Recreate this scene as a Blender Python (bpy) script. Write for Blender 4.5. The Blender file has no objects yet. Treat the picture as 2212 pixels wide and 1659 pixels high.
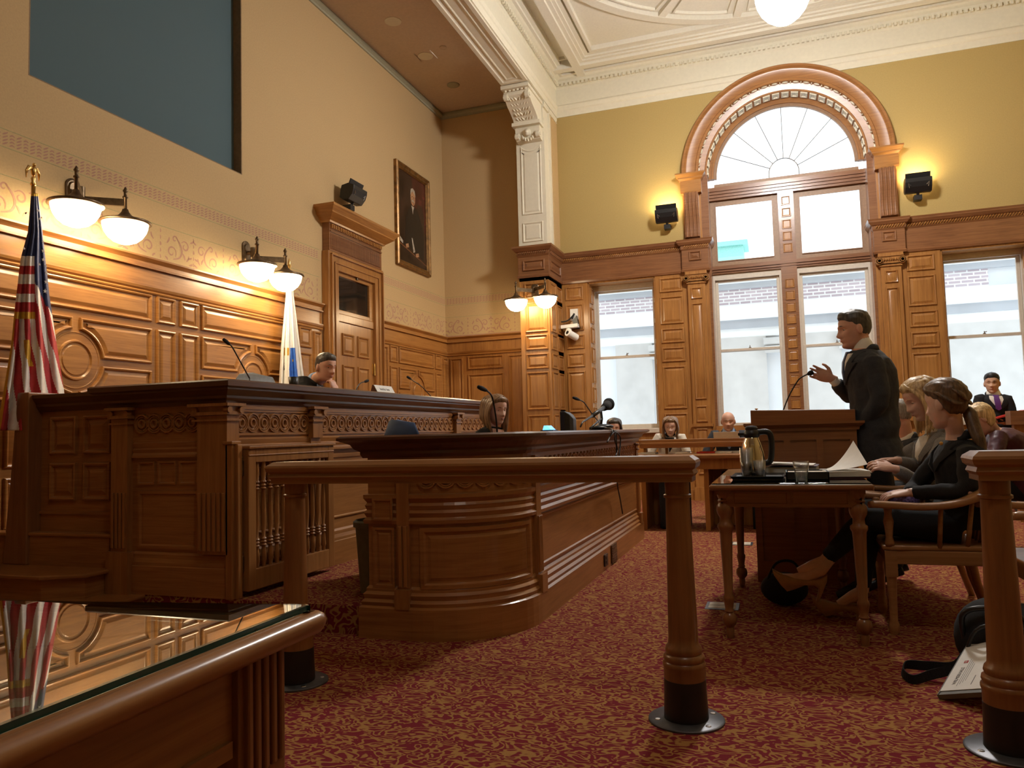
import bpy, bmesh, math, random
from math import sin, cos, pi, radians, sqrt, atan2, exp
from mathutils import Vector, Matrix, noise
random.seed(7)
scn = bpy.context.scene
COL = scn.collection
V = Vector
# ------------------------------------------------------------------ camera model (solved from the room's vanishing points)
FPX = 1642.0; W0, H0 = 2212.0, 1659.0
YAW, PIT, ROL = -0.33639, 0.06518, -0.02714
CAM = V((0, 0, 1.1))
_fw = V((sin(YAW)*cos(PIT), cos(YAW)*cos(PIT), sin(PIT)))
_rt = V((cos(YAW), -sin(YAW), 0)); _up = _rt.cross(_fw)
RT = cos(ROL)*_rt + sin(ROL)*_up; UP = -sin(ROL)*_rt + cos(ROL)*_up; FW = _fw
def P(px, py, ax, val):
    """point of the plane <axis>=val that is seen at this place of the photograph"""
    d = FW + RT*((px-W0/2)/FPX) - UP*((py-H0/2)/FPX)
    return CAM + d*((val-CAM[ax])/d[ax])
cd = bpy.data.cameras.new('camera'); cam = bpy.data.objects.new('camera', cd); COL.objects.link(cam)
cd.sensor_fit = 'HORIZONTAL'; cd.sensor_width = 36; cd.lens = 36*FPX/W0; cd.clip_start = .05; cd.clip_end = 300
cam.matrix_world = Matrix(((RT.x, UP.x, -FW.x, CAM.x), (RT.y, UP.y, -FW.y, CAM.y), (RT.z, UP.z, -FW.z, CAM.z), (0, 0, 0, 1)))
scn.camera = cam
# ------------------------------------------------------------------ materials
def newmat(name):
    m = bpy.data.materials.new(name); m.use_nodes = True
    nt = m.node_tree; b = nt.nodes['Principled BSDF']; return m, nt, b
def ramp(nt, fac, stops):
    r = nt.nodes.new('ShaderNodeValToRGB'); nt.links.new(fac, r.inputs[0])
    el = r.color_ramp.elements
    while len(el) > 1: el.remove(el[-1])
    el[0].position = stops[0][0]; el[0].color = (*stops[0][1], 1)
    for p, c in stops[1:]:
        e = el.new(p); e.color = (*c, 1)
    return r.outputs[0]
def coords(nt, scale=(1, 1, 1), kind='Object', rot=(0, 0, 0)):
    t = nt.nodes.new('ShaderNodeTexCoord'); mp = nt.nodes.new('ShaderNodeMapping')
    mp.inputs['Scale'].default_value = scale; mp.inputs['Rotation'].default_value = rot
    nt.links.new(t.outputs[kind], mp.inputs[0]); return mp.outputs[0]
def noi(nt, vec, scale, detail=4, rough=.5, dist=0):
    n = nt.nodes.new('ShaderNodeTexNoise'); n.inputs['Scale'].default_value = scale
    n.inputs['Detail'].default_value = detail; n.inputs['Roughness'].default_value = rough; n.inputs['Distortion'].default_value = dist
    if vec: nt.links.new(vec, n.inputs['Vector'])
    return n.outputs['Fac']
def bumpit(nt, b, h, strength=.3, dist=.01):
    bu = nt.nodes.new('ShaderNodeBump'); bu.inputs['Strength'].default_value = strength; bu.inputs['Distance'].default_value = dist
    nt.links.new(h, bu.inputs['Height']); nt.links.new(bu.outputs[0], b.inputs['Normal'])
def plain(name, col, rough=.5, metal=0, spec=.5, coat=0, noise_amt=.08, ns=30, bump=0, alpha=None, sheen=0):
    m, nt, b = newmat(name)
    b.inputs['Roughness'].default_value = rough; b.inputs['Metallic'].default_value = metal
    b.inputs['Specular IOR Level'].default_value = spec; b.inputs['Coat Weight'].default_value = coat
    if sheen: b.inputs['Sheen Weight'].default_value = sheen
    v = coords(nt); f = noi(nt, v, ns)
    c0 = tuple(max(0, c*(1-noise_amt*1.5)) for c in col); c1 = tuple(min(1, c*(1+noise_amt*1.5)) for c in col)
    nt.links.new(ramp(nt, f, [(.3, c0), (.7, c1)]), b.inputs['Base Color'])
    if bump: bumpit(nt, b, f, bump, .005)
    return m
def wood(name, c_dark, c_mid, c_light, grain='H', rough=.32, coat=.25, k=1.0):
    m, nt, b = newmat(name)
    s = {'H': (2.6*k, 2.6*k, 55*k), 'V': (30*k, 30*k, 1.8*k), 'X': (1.6*k, 36*k, 36*k), 'Y': (36*k, 1.6*k, 36*k)}[grain]
    v = coords(nt, s); f = noi(nt, v, 1.0, 6, .62, .6)
    v2 = coords(nt, (1.3, 1.3, 1.3)); f2 = noi(nt, v2, 1.2, 3, .5, .3)
    mx = nt.nodes.new('ShaderNodeMath'); mx.operation = 'MULTIPLY_ADD'; mx.inputs[1].default_value = .35
    nt.links.new(f2, mx.inputs[0]); 
    ms = nt.nodes.new('ShaderNodeMath'); ms.operation = 'MULTIPLY'; ms.inputs[1].default_value = .72
    nt.links.new(f, ms.inputs[0]); nt.links.new(ms.outputs[0], mx.inputs[2])
    nt.links.new(ramp(nt, mx.outputs[0], [(.27, c_dark), (.5, c_mid), (.76, c_light)]), b.inputs['Base Color'])
    b.inputs['Roughness'].default_value = rough; b.inputs['Coat Weight'].default_value = coat; b.inputs['Coat Roughness'].default_value = .18
    b.inputs['Specular IOR Level'].default_value = .4
    bumpit(nt, b, f, .12, .002)
    return m
def emis(name, col, s):
    m, nt, b = newmat(name)
    b.inputs['Base Color'].default_value = (*col, 1); b.inputs['Emission Color'].default_value = (*col, 1); b.inputs['Emission Strength'].default_value = s
    b.inputs['Roughness'].default_value = .3
    return m
def glassmat(name, tint=(1, 1, 1), refl=.6, rough=0.0):
    m = bpy.data.materials.new(name); m.use_nodes = True; nt = m.node_tree; nt.nodes.clear()
    o = nt.nodes.new('ShaderNodeOutputMaterial'); t = nt.nodes.new('ShaderNodeBsdfTransparent'); g = nt.nodes.new('ShaderNodeBsdfGlossy')
    t.inputs[0].default_value = (*tint, 1); g.inputs['Roughness'].default_value = rough
    f = nt.nodes.new('ShaderNodeLayerWeight'); pw = nt.nodes.new('ShaderNodeMath'); pw.operation = 'POWER'; pw.inputs[1].default_value = 4.5
    sc = nt.nodes.new('ShaderNodeMath'); sc.operation = 'MULTIPLY_ADD'; sc.inputs[1].default_value = .95; sc.inputs[2].default_value = .045
    nt.links.new(f.outputs['Facing'], pw.inputs[0]); nt.links.new(pw.outputs[0], sc.inputs[0])
    mu = nt.nodes.new('ShaderNodeMath'); mu.operation = 'MULTIPLY'; mu.inputs[1].default_value = refl; mu.use_clamp = True
    mix = nt.nodes.new('ShaderNodeMixShader')
    nt.links.new(sc.outputs[0], mu.inputs[0]); nt.links.new(mu.outputs[0], mix.inputs[0]); nt.links.new(t.outputs[0], mix.inputs[1]); nt.links.new(g.outputs[0], mix.inputs[2]); nt.links.new(mix.outputs[0], o.inputs[0])
    return m
M = {}
WD, WM, WL = (.185, .072, .019), (.34, .148, .039), (.475, .225, .062)
M['oakH'] = wood('oak panelling', WD, WM, WL, 'H'); M['oakV'] = wood('oak stiles', WD, WM, WL, 'V')
WD, WM, WL = (0.175, 0.068, 0.020), (0.315, 0.134, 0.040), (0.43, 0.20, 0.065)
M['benchH'] = wood('bench oak', WD, WM, WL, 'H'); M['benchV'] = wood('bench oak upright', WD, WM, WL, 'V')
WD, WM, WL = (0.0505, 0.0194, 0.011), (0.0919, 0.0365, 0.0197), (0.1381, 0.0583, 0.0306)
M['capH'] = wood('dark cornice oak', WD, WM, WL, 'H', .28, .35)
WD, WM, WL = (0.1741, 0.0716, 0.0263), (0.3031, 0.1351, 0.0478), (0.3965, 0.1949, 0.0706)
M['railX'] = wood('rail oak', WD, WM, WL, 'X', .3, .3); M['railV'] = wood('post oak', (0.15, 0.058, 0.018), (0.25, 0.103, 0.034), (0.33, 0.145, 0.05), 'V', .35, .2)
M['table'] = wood('table oak', (0.1373, 0.0533, 0.0205), (0.2566, 0.1071, 0.0382), (0.3495, 0.1605, 0.0589), 'X', .3, .35); M['tableV'] = wood('table leg oak', (0.1281, 0.0491, 0.0189), (0.229, 0.0929, 0.0341), (0.303, 0.1308, 0.0493), 'V', .28, .4)
M['tabY'] = wood('front table oak', (0.1373, 0.0533, 0.0205), (0.275, 0.1154, 0.0415), (0.3866, 0.1808, 0.0657), 'Y', .3, .4)
M['chair'] = wood('chair oak', (0.2025, 0.0933, 0.0362), (0.3505, 0.1699, 0.0666), (0.4446, 0.2346, 0.0968), 'X', .32, .3)
M['lect'] = wood('lectern oak', (0.1738, 0.0663, 0.0259), (0.2837, 0.1115, 0.0418), (0.3578, 0.152, 0.0571), 'H', .35, .2)
M['frieze'] = wood('figured oak frieze', (0.119, 0.0451, 0.0199), (0.2203, 0.0926, 0.038), (0.3129, 0.1407, 0.0575), 'H', .3, .3)
M['plaster'] = plain('tan painted plaster', (.54, .375, .185), .85, noise_amt=.03, ns=60, bump=.03)
M['plasterG'] = plain('ochre painted plaster', (.44, .315, .115), .85, noise_amt=.03, ns=60, bump=.03)
M['white'] = plain('cream plasterwork', (.74, .69, .55), .7, noise_amt=.02, ns=20)
M['alcove'] = plain('alcove ceiling paint', (.62, .50, .39), .8, noise_amt=.03)
M['sage'] = plain('sage painted trim', (.38, .37, .26), .6, noise_amt=.03)
M['ceil'] = plain('cream ceiling paint', (.76, .72, .62), .8, noise_amt=.02)
M['ceilblue'] = plain('pale blue medallion paint', (.66, .70, .70), .8, noise_amt=.02)
M['stencil'] = plain('mauve stencil paint', (.43, .235, .16), .85, noise_amt=.05)
M['stline'] = plain('green stencil line', (.36, .34, .16), .85)
M['screen'] = plain('grey blue acoustic cloth', (.085, .135, .155), .9, noise_amt=.25, ns=400)
M['sash'] = plain('pale sash paint', (.62, .55, .46), .5, noise_amt=.03)
M['sashw'] = plain('brown sash', (.30, .17, .09), .45)
M['winglass'] = glassmat('window glass', (.97, .99, 1.0), .5)
M['darkglass'] = plain('dark transom glass', (.02, .016, .012), .06, spec=.9, noise_amt=0)
M['tableglass'] = glassmat('table glass', (.80, .87, .85), 1.7)
M['tglassedge'] = plain('green glass edge', (.01, .055, .045), .15, spec=.8)
M['clear'] = glassmat('clear tumbler', (.975, .978, .982), 1.9)
M['felt'] = plain('dark green desk cloth', (.016, .045, .05), .7)
M['black'] = plain('black plastic', (.012, .012, .013), .4, noise_amt=.1)
M['blackm'] = plain('matte black cloth', (.010, .010, .012), .9, noise_amt=.3, ns=200, bump=.1)
M['blackpaint'] = plain('black painted base', (.010, .009, .010), .35)
M['plate'] = plain('grey metal floor plate', (.11, .11, .12), .4, .7)
M['steel'] = plain('brushed steel', (.5, .5, .5), .3, 1); M['chrome'] = plain('polished steel', (.75, .68, .55), .08, 1, noise_amt=.02)
M['bronze'] = plain('aged bronze', (.16, .11, .065), .4, .85, noise_amt=.25, ns=20)
M['brass'] = plain('brass', (.75, .5, .18), .3, 1)
M['paper'] = plain('white paper', (.80, .78, .74), .8, noise_amt=.02); M['paperb'] = plain('cream card', (.62, .56, .46), .8, noise_amt=.03)
M['ink'] = plain('grey print', (.16, .15, .15), .8); M['redink'] = plain('red print', (.45, .04, .04), .7)
M['red'] = plain('red folder', (.55, .03, .02), .4)
M['globe'] = emis('lit opal glass', (1, .79, .49), 27.0)
M['pend_fill'] = emis('added fill globe glass', (1.0, .92, .8), 26.0)  # glow of the added fill globe, out of view
M['pend'] = emis('lit pendant glass', (1.0, .96, .91), 185.0)
M['flood'] = emis('lit flood lamp', (1, .78, .42), 90.0)
M['bluelamp'] = emis('lit blue lamp', (.05, .25, 1), 5.0)
M['navy'] = plain('navy flag cloth', (.02, .03, .10), .8, noise_amt=.2); M['flagred'] = plain('red flag cloth', (.42, .03, .035), .75, noise_amt=.1); M['flagwhite'] = plain('white flag cloth', (.74, .70, .66), .8, noise_amt=.05)
M['gold'] = plain('gold fringe', (.62, .36, .04), .5, .3); M['sealblue'] = plain('bright blue cloth', (.03, .14, .55), .7)
M['bluechair'] = plain('navy chair cloth', (.02, .045, .12), .8); M['greychair'] = plain('grey leather', (.16, .155, .145), .5, coat=.2)
M['bin'] = plain('grey green plastic', (.16, .16, .12), .6); M['purple'] = plain('purple tie silk', (.12, .04, .22), .4, noise_amt=.3, ns=300)
M['maroonc'] = plain('maroon quilted nylon', (.06, .012, .025), .45); M['grey'] = plain('grey wool', (.22, .21, .20), .9, noise_amt=.2, ns=250)
M['suit'] = plain('charcoal wool', (.028, .030, .037), .85, noise_amt=.25, ns=300, bump=.05); M['suitb'] = plain('black wool', (.010, .010, .012), .9, noise_amt=.3, ns=300)
M['shirt'] = plain('white shirt', (.78, .74, .66), .8, noise_amt=.02); M['shirtb'] = plain('pale blue shirt', (.30, .42, .66), .8, noise_amt=.03)
M['tieblue'] = plain('navy tie', (.04, .055, .11), .5); M['cream'] = plain('cream knit', (.72, .66, .56), .9)
M['beige'] = plain('beige suede', (.42, .23, .10), .7); M['print'] = plain('purple print cloth', (.16, .10, .30), .7, noise_amt=.6, ns=90)
def skinmat(name, c):
    m, nt, b = newmat(name); v = coords(nt); f = noi(nt, v, 14, 3)
    nt.links.new(ramp(nt, f, [(.3, tuple(x*.86 for x in c)), (.6, c), (.8, (min(1, c[0]*1.15), c[1]*.95, c[2]*.92))]), b.inputs['Base Color'])
    b.inputs['Roughness'].default_value = .5; b.inputs['Subsurface Weight'].default_value = .08; b.inputs['Subsurface Scale'].default_value = .01
    return m
M['skin'] = skinmat('fair skin', (.70, .39, .28)); M['skin2'] = skinmat('tan skin', (.60, .35, .23)); M['skin3'] = skinmat('pale skin', (.76, .48, .38))
M['lips'] = plain('lips', (.42, .14, .12), .45); M['eyew'] = plain('eye white', (.7, .67, .63), .2); M['iris'] = plain('dark iris', (.03, .02, .015), .15)
def hairmat(name, a, b_, s=90):
    m, nt, b = newmat(name); v = coords(nt, (s, s, s*.09)); f = noi(nt, v, 1.0, 4, .6, .4)
    nt.links.new(ramp(nt, f, [(.32, a), (.68, b_)]), b.inputs['Base Color']); b.inputs['Roughness'].default_value = .42
    bumpit(nt, b, f, .25, .003); return m
M['hgrey'] = hairmat('dark grey hair', (.028, .022, .018), (.12, .105, .09)); M['hbrown'] = hairmat('brown hair', (.05, .026, .013), (.19, .105, .05), 70)
M['hblonde'] = hairmat('streaked blonde hair', (.30, .17, .07), (.92, .70, .38), 60); M['hblack'] = hairmat('black hair', (.006, .006, .007), (.03, .03, .034))
M['hsilver'] = hairmat('silver hair', (.14, .13, .12), (.45, .42, .38)); M['hlight'] = hairmat('light brown hair', (.12, .06, .028), (.34, .20, .10), 70)
# carpet
def carpet(name):
    m, nt, b = newmat(name)
    def warp(vec, sc, amt):
        wn = nt.nodes.new('ShaderNodeTexNoise'); wn.inputs['Scale'].default_value = sc; wn.inputs['Detail'].default_value = 0; nt.links.new(vec, wn.inputs['Vector'])
        mx = nt.nodes.new('ShaderNodeVectorMath'); mx.operation = 'MULTIPLY_ADD'; mx.inputs[1].default_value = (amt, amt, amt)
        nt.links.new(wn.outputs['Color'], mx.inputs[0]); nt.links.new(vec, mx.inputs[2]); return mx.outputs[0]
    v = warp(coords(nt, (33, 47, 33)), .30, 2.4)
    f = noi(nt, v, .8, 0, .4, .5)
    s1 = nt.nodes.new('ShaderNodeMath'); s1.operation = 'MULTIPLY'; s1.inputs[1].default_value = 2.7; nt.links.new(f, s1.inputs[0])
    s2 = nt.nodes.new('ShaderNodeMath'); s2.operation = 'PINGPONG'; s2.inputs[1].default_value = .5; nt.links.new(s1.outputs[0], s2.inputs[0])
    f3 = noi(nt, coords(nt, (1, 1, 1)), 330, 2)
    ad = nt.nodes.new('ShaderNodeMath'); ad.operation = 'MULTIPLY_ADD'; ad.inputs[1].default_value = .14; nt.links.new(f3, ad.inputs[0]); nt.links.new(s2.outputs[0], ad.inputs[2])
    c = ramp(nt, ad.outputs[0], [(.31, (.21, .026, .036)), (.385, (.38, .19, .064)), (.50, (.41, .21, .072))])
    c2 = nt.nodes.new('ShaderNodeMixRGB'); c2.blend_type = 'MULTIPLY'; c2.inputs[0].default_value = .4
    r = ramp(nt, f3, [(.3, (.5, .5, .5)), (.7, (1, 1, 1))]); nt.links.new(c, c2.inputs[1]); nt.links.new(r, c2.inputs[2])
    nt.links.new(c2.outputs[0], b.inputs['Base Color']); b.inputs['Roughness'].default_value = 1; b.inputs['Specular IOR Level'].default_value = .05
    bumpit(nt, b, f3, .5, .004); return m
M['carpet'] = carpet('maroon and gold scroll carpet')
def brickmat():
    m, nt, b = newmat('outside brickwork'); v = coords(nt, (1, 1, 1), rot=(radians(90), 0, 0)); t = nt.nodes.new('ShaderNodeTexBrick'); nt.links.new(v, t.inputs[0])
    t.inputs['Color1'].default_value = (.46, .38, .42, 1); t.inputs['Color2'].default_value = (.58, .50, .54, 1); t.inputs['Mortar'].default_value = (.8, .8, .8, 1)
    t.inputs['Scale'].default_value = 1; t.inputs['Brick Width'].default_value = .24; t.inputs['Row Height'].default_value = .075; t.inputs['Mortar Size'].default_value = .014
    nt.links.new(t.outputs[0], b.inputs['Base Color']); b.inputs['Roughness'].default_value = .9; return m
M['brick'] = brickmat()
M['stoneo'] = plain('outside pale stone', (.66, .68, .70), .9, noise_amt=.03, ns=2); M['stoned'] = plain('outside grey stone', (.42, .44, .47), .9, noise_amt=.04, ns=2); M['stonew'] = plain('outside white stone', (.86, .88, .88), .9, noise_amt=.02, ns=2); M['copper'] = plain('green copper roof', (.30, .62, .55), .7)
M['stonet'] = plain('outside tan stone', (.55, .54, .52), .9, noise_amt=.05, ns=3)
# ------------------------------------------------------------------ mesh builder
class MB:
    def __init__(s): s.v = []; s.f = []; s.m = []; s.mi = 0
    def add(s, vs, fs, mi=None):
        o = len(s.v); s.v += [tuple(x) for x in vs]; s.f += [tuple(i+o for i in f) for f in fs]; s.m += [s.mi if mi is None else mi]*len(fs); return s
    def box(s, x0, x1, y0, y1, z0, z1, mi=None, mat=None):
        if x0 > x1: x0, x1 = x1, x0
        if y0 > y1: y0, y1 = y1, y0
        if z0 > z1: z0, z1 = z1, z0
        vs = [V((x, y, z)) for z in (z0, z1) for y in (y0, y1) for x in (x0, x1)]
        if mat: vs = [mat @ v for v in vs]
        return s.add(vs, [(0, 2, 3, 1), (4, 5, 7, 6), (0, 1, 5, 4), (2, 6, 7, 3), (0, 4, 6, 2), (1, 3, 7, 5)], mi)
    def cbox(s, c, d, rot=None, mi=None):
        R_ = Matrix.Translation(c) @ (rot.to_4x4() if rot else Matrix())
        return s.box(-d[0]/2, d[0]/2, -d[1]/2, d[1]/2, -d[2]/2, d[2]/2, mi, R_)
    def rings(s, rs, closed=True, cap0=True, cap1=True, mi=None):
        """rs: list of rings, each a list of n points"""
        n = len(rs[0]); vs = [p for r in rs for p in r]; fs = []
        for i in range(len(rs)-1):
            for j in range(n if closed else n-1):
                k = (j+1) % n; fs.append((i*n+j, i*n+k, (i+1)*n+k, (i+1)*n+j))
        if cap0: fs.append(tuple(reversed(range(n))))
        if cap1: fs.append(tuple((len(rs)-1)*n+j for j in range(n)))
        return s.add(vs, fs, mi)
    def tube(s, pts, rad, n=10, mi=None, flat=None):
        pts = [V(p) for p in pts]
        if not hasattr(rad, '__len__'): rad = [rad]*len(pts)
        rs = []; a = None
        for i, p in enumerate(pts):
            d = (pts[min(i+1, len(pts)-1)]-pts[max(i-1, 0)]).normalized()
            if a is None:
                a = d.cross(V((0, 0, 1)));
                if a.length < .05: a = d.cross(V((1, 0, 0)))
            a = (a - d*a.dot(d)).normalized(); b = d.cross(a)
            fl = flat if flat else 1
            rs.append([p + a*cos(t)*rad[i] + b*sin(t)*rad[i]*fl for t in [2*pi*k/n for k in range(n)]])
        return s.rings(rs, mi=mi)
    def lathe(s, c, prof, n=24, axis='Z', mi=None, sx=1, sy=1, oct=False):
        c = V(c); rs = []
        for r, h in prof:
            ring = []
            for k in range(n):
                t = 2*pi*(k+.5)/n; a, b = cos(t)*r*sx, sin(t)*r*sy
                ring.append(c + (V((a, b, h)) if axis == 'Z' else V((a, h, b)) if axis == 'Y' else V((h, a, b))))
            rs.append(ring)
        return s.rings(rs, mi=mi)
    def prism(s, poly, z0, z1, mi=None):
        n = len(poly); return s.rings([[V((x, y, z)) for x, y in poly] for z in (z0, z1)], mi=mi)
    def frameprism(s, fr, poly, h0, h1, mi=None):
        return s.rings([[fr(u, v, h) for u, v in poly] for h in (h0, h1)], mi=mi)
    def sphere(s, c, r, n=16, m=10, mi=None, mat=None):
        c = V(c); R3 = r if hasattr(r, '__len__') else (r, r, r); rs = []
        for i in range(1, m):
            t = pi*i/m; rs.append([V((sin(t)*cos(2*pi*k/n)*R3[0], sin(t)*sin(2*pi*k/n)*R3[1], -cos(t)*R3[2])) for k in range(n)])
        rs = [[c + (mat @ p if mat else p) for p in r_] for r_ in rs]
        return s.rings(rs, mi=mi)
    def sweep(s, prof, path, z=0, closed=False, mi=None, up=1):
        """prof: (outward, height) polygon; path: xy points; outward = right-hand side of the walking direction"""
        pts = [V((x, y, 0)) for x, y in path]; n = len(pts); rs = []
        for i in range(n):
            if closed: a, b = pts[i-1], pts[(i+1) % n]
            else: a, b = pts[max(i-1, 0)], pts[min(i+1, n-1)]
            d1 = (pts[i]-a).normalized() if (pts[i]-a).length > 1e-6 else (b-pts[i]).normalized()
            d2 = (b-pts[i]).normalized() if (b-pts[i]).length > 1e-6 else d1
            n1 = V((d1.y, -d1.x, 0)); n2 = V((d2.y, -d2.x, 0)); nn = n1+n2
            nn = nn/max(.3, (1+n1.dot(n2))) if nn.length > 1e-4 else n1
            rs.append([pts[i] + nn*o + V((0, 0, z+h)) for o, h in prof])
        if closed: rs.append(rs[0])
        return s.rings(rs, cap0=not closed, cap1=not closed, mi=mi)
    def build(s, name, mats, parent=None, smooth=False, fix=True, world=True, auto=None):
        me = bpy.data.meshes.new(name); me.from_pydata(s.v, [], s.f)
        if not isinstance(mats, (list, tuple)): mats = [mats]
        for m in mats: me.materials.append(M[m] if isinstance(m, str) else m)
        for p, i in zip(me.polygons, s.m): p.material_index = i
        if fix:
            b = bmesh.new(); b.from_mesh(me); bmesh.ops.recalc_face_normals(b, faces=b.faces); b.to_mesh(me); b.free()
        if smooth: me.polygons.foreach_set('use_smooth', [True]*len(me.polygons))
        if auto:
            me.polygons.foreach_set('use_smooth', [True]*len(me.polygons)); me.set_sharp_from_angle(angle=radians(auto))
        me.update()
        o = bpy.data.objects.new(name, me); COL.objects.link(o)
        if parent:
            o.parent = parent
            if world: o.matrix_parent_inverse = wmat(parent).inverted()
        return o
def wmat(o):
    m = o.matrix_basis.copy()
    return wmat(o.parent) @ o.matrix_parent_inverse @ m if o.parent else m
def thing(name, label, cat, loc=(0, 0, 0), group=None):
    o = bpy.data.objects.new(name, None); COL.objects.link(o); o.location = loc; o.empty_display_size = .1
    o['label'] = label; o['category'] = cat
    if group: o['group'] = group
    return o
def tag(o, label, cat, group=None, kind=None):
    o['label'] = label; o['category'] = cat
    if group: o['group'] = group
    if kind: o['kind'] = kind
    return o
def struct(o, label=None):
    o['kind'] = 'structure'
    if label: o['label'] = label
    return o
def sthing(name, label, loc=(0, 0, 0)):
    o = bpy.data.objects.new(name, None); COL.objects.link(o); o.location = loc; return struct(o, label)
def sub(parent):  # children of copies: helper is not needed for unique things
    return parent
def bevel(o, w=.004, seg=2, ang=35):
    m = o.modifiers.new('bevel', 'BEVEL'); m.width = w; m.segments = seg; m.limit_method = 'ANGLE'; m.angle_limit = radians(ang); return o
def copy_tree(o, parent=None):
    c = o.copy(); COL.objects.link(c)
    if parent: c.parent = parent
    for ch in list(o.children): copy_tree(ch, c)
    return c
# ------------------------------------------------------------------ joinery helpers
def inset(poly, d):
    n = len(poly); out = []; A = sum(poly[i][0]*poly[(i+1) % n][1]-poly[(i+1) % n][0]*poly[i][1] for i in range(n))
    sg = 1 if A > 0 else -1
    for i in range(n):
        a, b, c = V(poly[i-1]), V(poly[i]), V(poly[(i+1) % n])
        d1 = (b-a).normalized(); d2 = (c-b).normalized(); n1 = V((-d1.y, d1.x))*sg; n2 = V((-d2.y, d2.x))*sg
        k = 1+n1.dot(n2); nn = (n1+n2)/max(k, .35); out.append(tuple(b+nn*d))
    return out
RAISED = [(0, 0), (.003, .018), (.012, .022), (.022, .018), (.030, .0015), (.038, .0015), (.066, .013), (.070, .014)]
def panel(mb, fr, poly, rings=RAISED, k=1.0, mi=None, hk=1.0):
    rs = [[fr(u, v, h*hk) for u, v in inset(poly, w*k)] for w, h in rings]
    return mb.rings(rs, cap0=False, cap1=True, mi=mi)
def rect(u0, u1, v0, v1): return [(u0, v0), (u1, v0), (u1, v1), (u0, v1)]
def circ(cu, cv, r, n=40): return [(cu+r*cos(2*pi*i/n), cv+r*sin(2*pi*i/n)) for i in range(n)]
def LW(u, v, h): return V((-5.3+h, u, v))
def BW(u, v, h): return V((u, 12.1-h, v))
def RW(u, v, h): return V((u, 11.8-h, v))
def curve2(pts, n=6):
    """Catmull-Rom through the points"""
    pts = [V(p) for p in pts]; out = []
    for i in range(len(pts)-1):
        p0, p1, p2, p3 = pts[max(i-1, 0)], pts[i], pts[i+1], pts[min(i+2, len(pts)-1)]
        for k in range(n):
            t = k/n; out.append(.5*((2*p1)+(p2-p0)*t+(2*p0-5*p1+4*p2-p3)*t*t+(3*p1-p0-3*p2+p3)*t**3))
    out.append(pts[-1]); return out
# ================================================================== THE ROOM
XL, YR, YW, XP0, XP1 = -5.3, 11.8, 12.1, -3.79, -3.31
XR, YB = 3.9, -5.0
m = MB(); m.box(XL-.3, XR+.2, YB-.2, 12.6, -.2, 0); struct(m.build('floor', 'carpet'), 'maroon and gold scroll patterned carpet')
m = MB(); m.prism([(XL, 3.8), (-2.16, 3.8), (-2.16, 4.7), (-1.50, 4.7), (-1.50, 7.75), (-3.3, 7.75), (-3.3, YR), (XL, YR)], -.01, .155)
struct(m.build('floor', 'carpet'), 'raised carpeted platform around the judges bench')
# ---- left wall
m = MB(); m.box(XL-.25, XL-.12, YB, 12.6, 0, 7.2)
SY0, SY1, SZ0, SZ1 = 4.13, 6.59, 3.94, 6.3
m.box(XL-.13, XL, YB, SY0, 0, 7.2); m.box(XL-.13, XL, SY1, 12.6, 0, 7.2); m.box(XL-.13, XL, SY0, SY1, 0, SZ0); m.box(XL-.13, XL, SY0, SY1, SZ1, 7.2)
wl = struct(m.build('wall_left', 'plaster'), 'tan plaster wall behind the judges bench')
t = MB(); t.box(XL-.12, XL-.10, SY0+.01, SY1-.012, SZ0+.01, SZ1-.01)
o = t.build('acoustic_panel', 'screen'); tag(o, 'large grey blue cloth panel recessed high in the tan wall', 'wall panel')
t = MB()
for a in ((SY1-.012, SY1, SZ0, SZ1), (SY0, SY0+.012, SZ0, SZ1), (SY0+.012, SY1-.012, SZ0, SZ0+.010)): t.box(XL-.12, XL-.001, *a)
struct(t.build('trim_1', plain('shade-coloured plaster reveal', (.24, .15, .07), .7)), 'plaster reveal around the wall recess, its shade coloured in brown')  # reveal is plaster; the brown puts its shade into the colour
# ---- stencilled bands, built as thin paint ribbons
def ribbon(mb, fr, pts, w, h=.0015):
    pts = curve2([V((p[0], p[1])) for p in pts], 5); n = len(pts); L_, R_ = [], []
    for i, p in enumerate(pts):
        d = (pts[min(i+1, n-1)]-pts[max(i-1, 0)]).normalized(); q = V((-d.y, d.x)); ww = w*(.35+.65*sin(pi*min(1, (i+.6)/n*1.0)))
        L_.append(p+q*ww); R_.append(p-q*ww)
    vs = [fr(a.x, a.y, h) for a in L_]+[fr(a.x, a.y, h) for a in R_]
    mb.add(vs, [(i, i+1, n+i+1, n+i) for i in range(n-1)])
def spiral(cu, cv, r, a0, turns, s=1, flip=1):
    return [(cu+flip*r*(1-.72*k/9)*cos(a0+s*turns*2*pi*k/9), cv+r*(1-.72*k/9)*sin(a0+s*turns*2*pi*k/9)) for k in range(10)]
def motif(mb, fr, u, v0, fl):
    f = lambda a: u+fl*a
    ribbon(mb, fr, [(f(-.05), v0+.02), (f(.03), v0+.05), (f(.06), v0+.12), (f(.03), v0+.19), (f(-.02), v0+.24)], .010)
    ribbon(mb, fr, spiral(f(-.07), v0+.085, .062, -.6, 1.1, 1, fl), .008)
    ribbon(mb, fr, spiral(f(.10), v0+.17, .055, 2.6, 1.1, -1, fl), .008)
    ribbon(mb, fr, spiral(f(-.03), v0+.215, .035, .2, .9, 1, fl), .007)
    for a, b, c, d in ((.12, .03, .15, .09), (.10, .04, .07, .10), (.14, .06, .19, .08), (-.13, .16, -.10, .22), (-.15, .03, -.12, .0), (.17, .22, .21, .25), (.155, .0, .2, .02)):
        ribbon(mb, fr, [(f(a), v0+b), (f((a+c)/2+.008), v0+(b+d)/2), (f(c), v0+d)], .009)
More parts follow.
